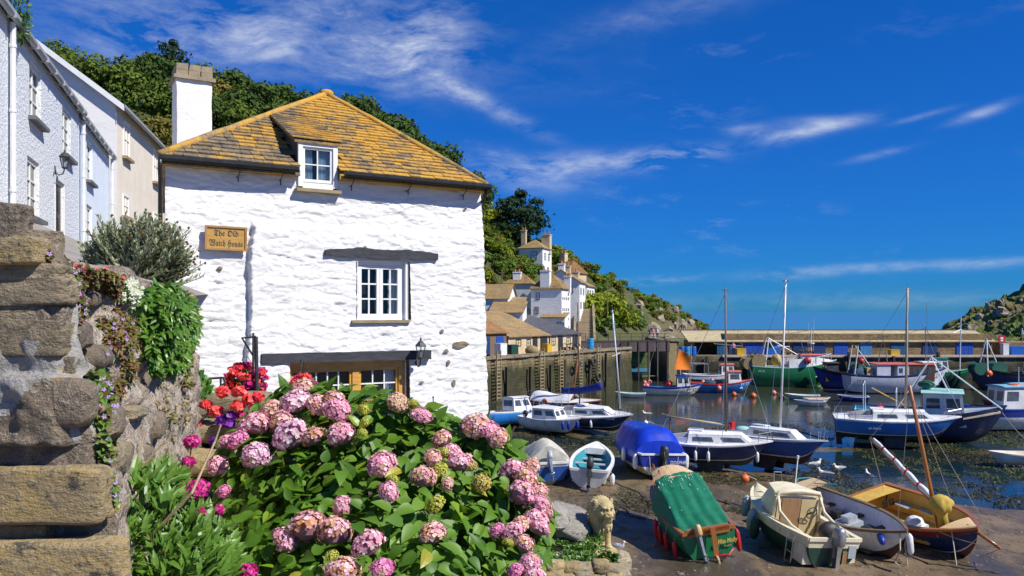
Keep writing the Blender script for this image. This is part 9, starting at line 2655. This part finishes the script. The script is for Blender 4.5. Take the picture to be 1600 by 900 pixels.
for u, lab in ((925, 'tyre hung low on the inner quay wall by the gate'), (917, 'tyre hung high on the inner quay wall'), (893, 'tyre hung on the quay wall behind the leaning mast')):
 k_ = (u - 800) / F; tt = (k_ * E0.y - E0.x) / (ED.x - k_ * ED.y); p = E0 + ED * tt + EN * .85; z = {925: 1.3, 917: 3.0, 893: 2.9}[u]
 t = thing('tyre', lab, 'tyre', (p.x, p.y, z), math.atan2(ED.y, ED.x)); m = MB(); m.tube([(.36 * math.cos(2 * PI * k / 16), 0, .36 * math.sin(2 * PI * k / 16)) for k in range(17)], .13, 7, cap=False); m.build('rubber', 'black_rubber', t, smooth=True); m = MB(); m.tube([(0, 0, .45), (0, -.2, QZ - z)], .02, 4); m.build('chain', 'dark_rope', t)
for u, v, r, mat, lab in ((1177, 620, .30, 'orange_plastic', 'orange buoy floating between the blue fishing boat and the green trawler'), (1209, 615, .26, 'pink_plastic', 'small pink buoy floating beyond the pale mast'), (1221, 622, .28, 'pink_plastic', 'pink buoy floating beside the pale mast'), (1164, 757, .22, 'orange_plastic', 'orange buoy lying on the mud below the twin keel yacht'),
      (975, 668, .22, 'pink_plastic', 'pink buoy behind the blue tarpaulin boat'), (985, 660, .18, 'red_plastic', 'red buoy by the stern of the blue tarpaulin boat'), (1009, 667, .18, 'white_plastic', 'white buoy behind the blue tarpaulin boat'), (1147, 617, .24, 'orange_plastic', 'orange buoy floating at the foot of the dark mast')):
 p = G(u, v, .1); z = max(-.02, mud_h(p.x, p.y)); t = thing('buoy', lab, 'buoy', (p.x, p.y, z)); ball_float(t, (0, 0, r * .75), r, mat)
 m = MB(); m.tube([(0, 0, r * 1.6), (.3, .2, r), (.7, .4, .02)], .02, 4); m.build('rope', 'rope', t)
for k, (pts, r, lab) in enumerate((([(868, 742), (905, 748), (945, 752), (1000, 772), (1020, 800)], .035, 'dark chain lying on the mud from the pale dinghies towards the green boat'), ([(905, 775), (950, 778), (975, 795), (985, 812), (1015, 815)], .035, 'dark chain curving over the mud behind the stone lion'),
        ([(962, 805), (980, 790), (960, 772)], .02, 'thin rope on the mud above the lion'), ([(1120, 785), (1150, 792), (1172, 800)], .03, 'dark chain between the green boat and the cream motorboat'), ([(820, 690), (860, 700), (905, 696), (950, 706)], .04, 'mooring chain in front of the small cabin boats'),
        ([(1315, 880), (1360, 892), (1400, 905)], .035, 'mooring chain leading away from the cream motorboat'), ([(1400, 868), (1450, 885), (1520, 898), (1570, 905)], .03, 'mooring chain in front of the varnished sailing boat'), ([(1250, 672), (1290, 684), (1318, 680), (1330, 660)], .04, 'dark chain hanging from the bright blue yacht'), ([(1500, 650), (1530, 668), (1580, 690)], .03, 'mooring rope on the mud by the navy fishing boat'))):
 w = []
 for a, b in zip(pts[:-1], pts[1:]):
  for q in range(6):
   u = a[0] + (b[0] - a[0]) * q / 6; v = a[1] + (b[1] - a[1]) * q / 6; p = G(u, v, .12); z = max(.0, mud_h(p.x, p.y)); w.append(Vector((p.x + .12 * nz(u * .08, v * .1), p.y + .25 * nz(u * .05, 3), z + r * .5)))
 m = MB(); m.tube(w, r, 5); tag(m.build('mooring_chain', 'dark_rope'), lab, 'mooring chain')
leafmat('weed_olive', (.045, .040, .011), (.075, .066, .017), .5, .1); leafmat('weed_green', (.050, .066, .012), (.085, .095, .018), .5, .1); leafmat('weed_dark', (.022, .020, .010), (.04, .034, .014), .5, .1)
mb = MB(); rw = random.Random(91); k = 0; tries = 0
while k < 34000 and tries < 420000:
 tries += 1
 Y = rw.uniform(33, 64); X = rw.uniform(-.05, .64) * Y
 z = mud_h(X, Y); d = fbm(X * .28, Y * .14, 12.0) + .25 * fbm(X * .9, Y * .6, 4)
 if z < -.45: continue
 fl_ = z < -.02
 z = max(z, -.015)
 thr = .02 if Y > 44 else .22 if Y > 38 else .34
 if z < .16 and not fl_: thr -= .15
 if fl_: thr = .06 if Y < 62 else .3
 if d < thr: continue
 s = rw.uniform(.035, .13); a = rw.uniform(0, 6.28)
 M = Matrix.Translation((X, Y, z + rw.uniform(.0, .05))) @ Matrix.Rotation(a, 4, 'Z') @ Matrix.Rotation(rw.uniform(-.5, .1), 4, 'Y'); q = 1 if fbm(X * .2, Y * .2, 30) > .12 else 2 if rw.random() < .4 else 0
 mb.add([(0, -s * .25, 0), (s, -s * .35, s * .2 * rw.random()), (s * 1.7, 0, 0), (s, s * .35, s * .25 * rw.random()), (0, s * .25, 0)], [(0, 1, 2, 3, 4)], q, M); k += 1
tag(mb.build('seaweed', ['weed_olive', 'weed_green', 'weed_dark']), label='olive and green seaweed strewn over the harbour bed', cat='seaweed', kind='stuff')
mb = MB(); pm = [boulder_mesh(s_) for s_ in (3,)][0]; pv = [v.co.copy() for v in pm.vertices]; pf = [p.vertices[:] for p in pm.polygons]
for k in range(900):
 Y = rw.uniform(24, 48); X = rw.uniform(.05, .64) * Y; z = mud_h(X, Y); s = rw.uniform(.015, .05) * (1.8 if rw.random() < .08 else 1)
 if z < 0: continue
 mb.add([(X + v.x * s * 1.3, Y + v.y * s, z + v.z * s * .7) for v in pv], pf, 0)
tag(mb.build('pebbles', ['boulder_rock']), label='small stones and shells scattered on the mud', cat='pebbles', kind='stuff')
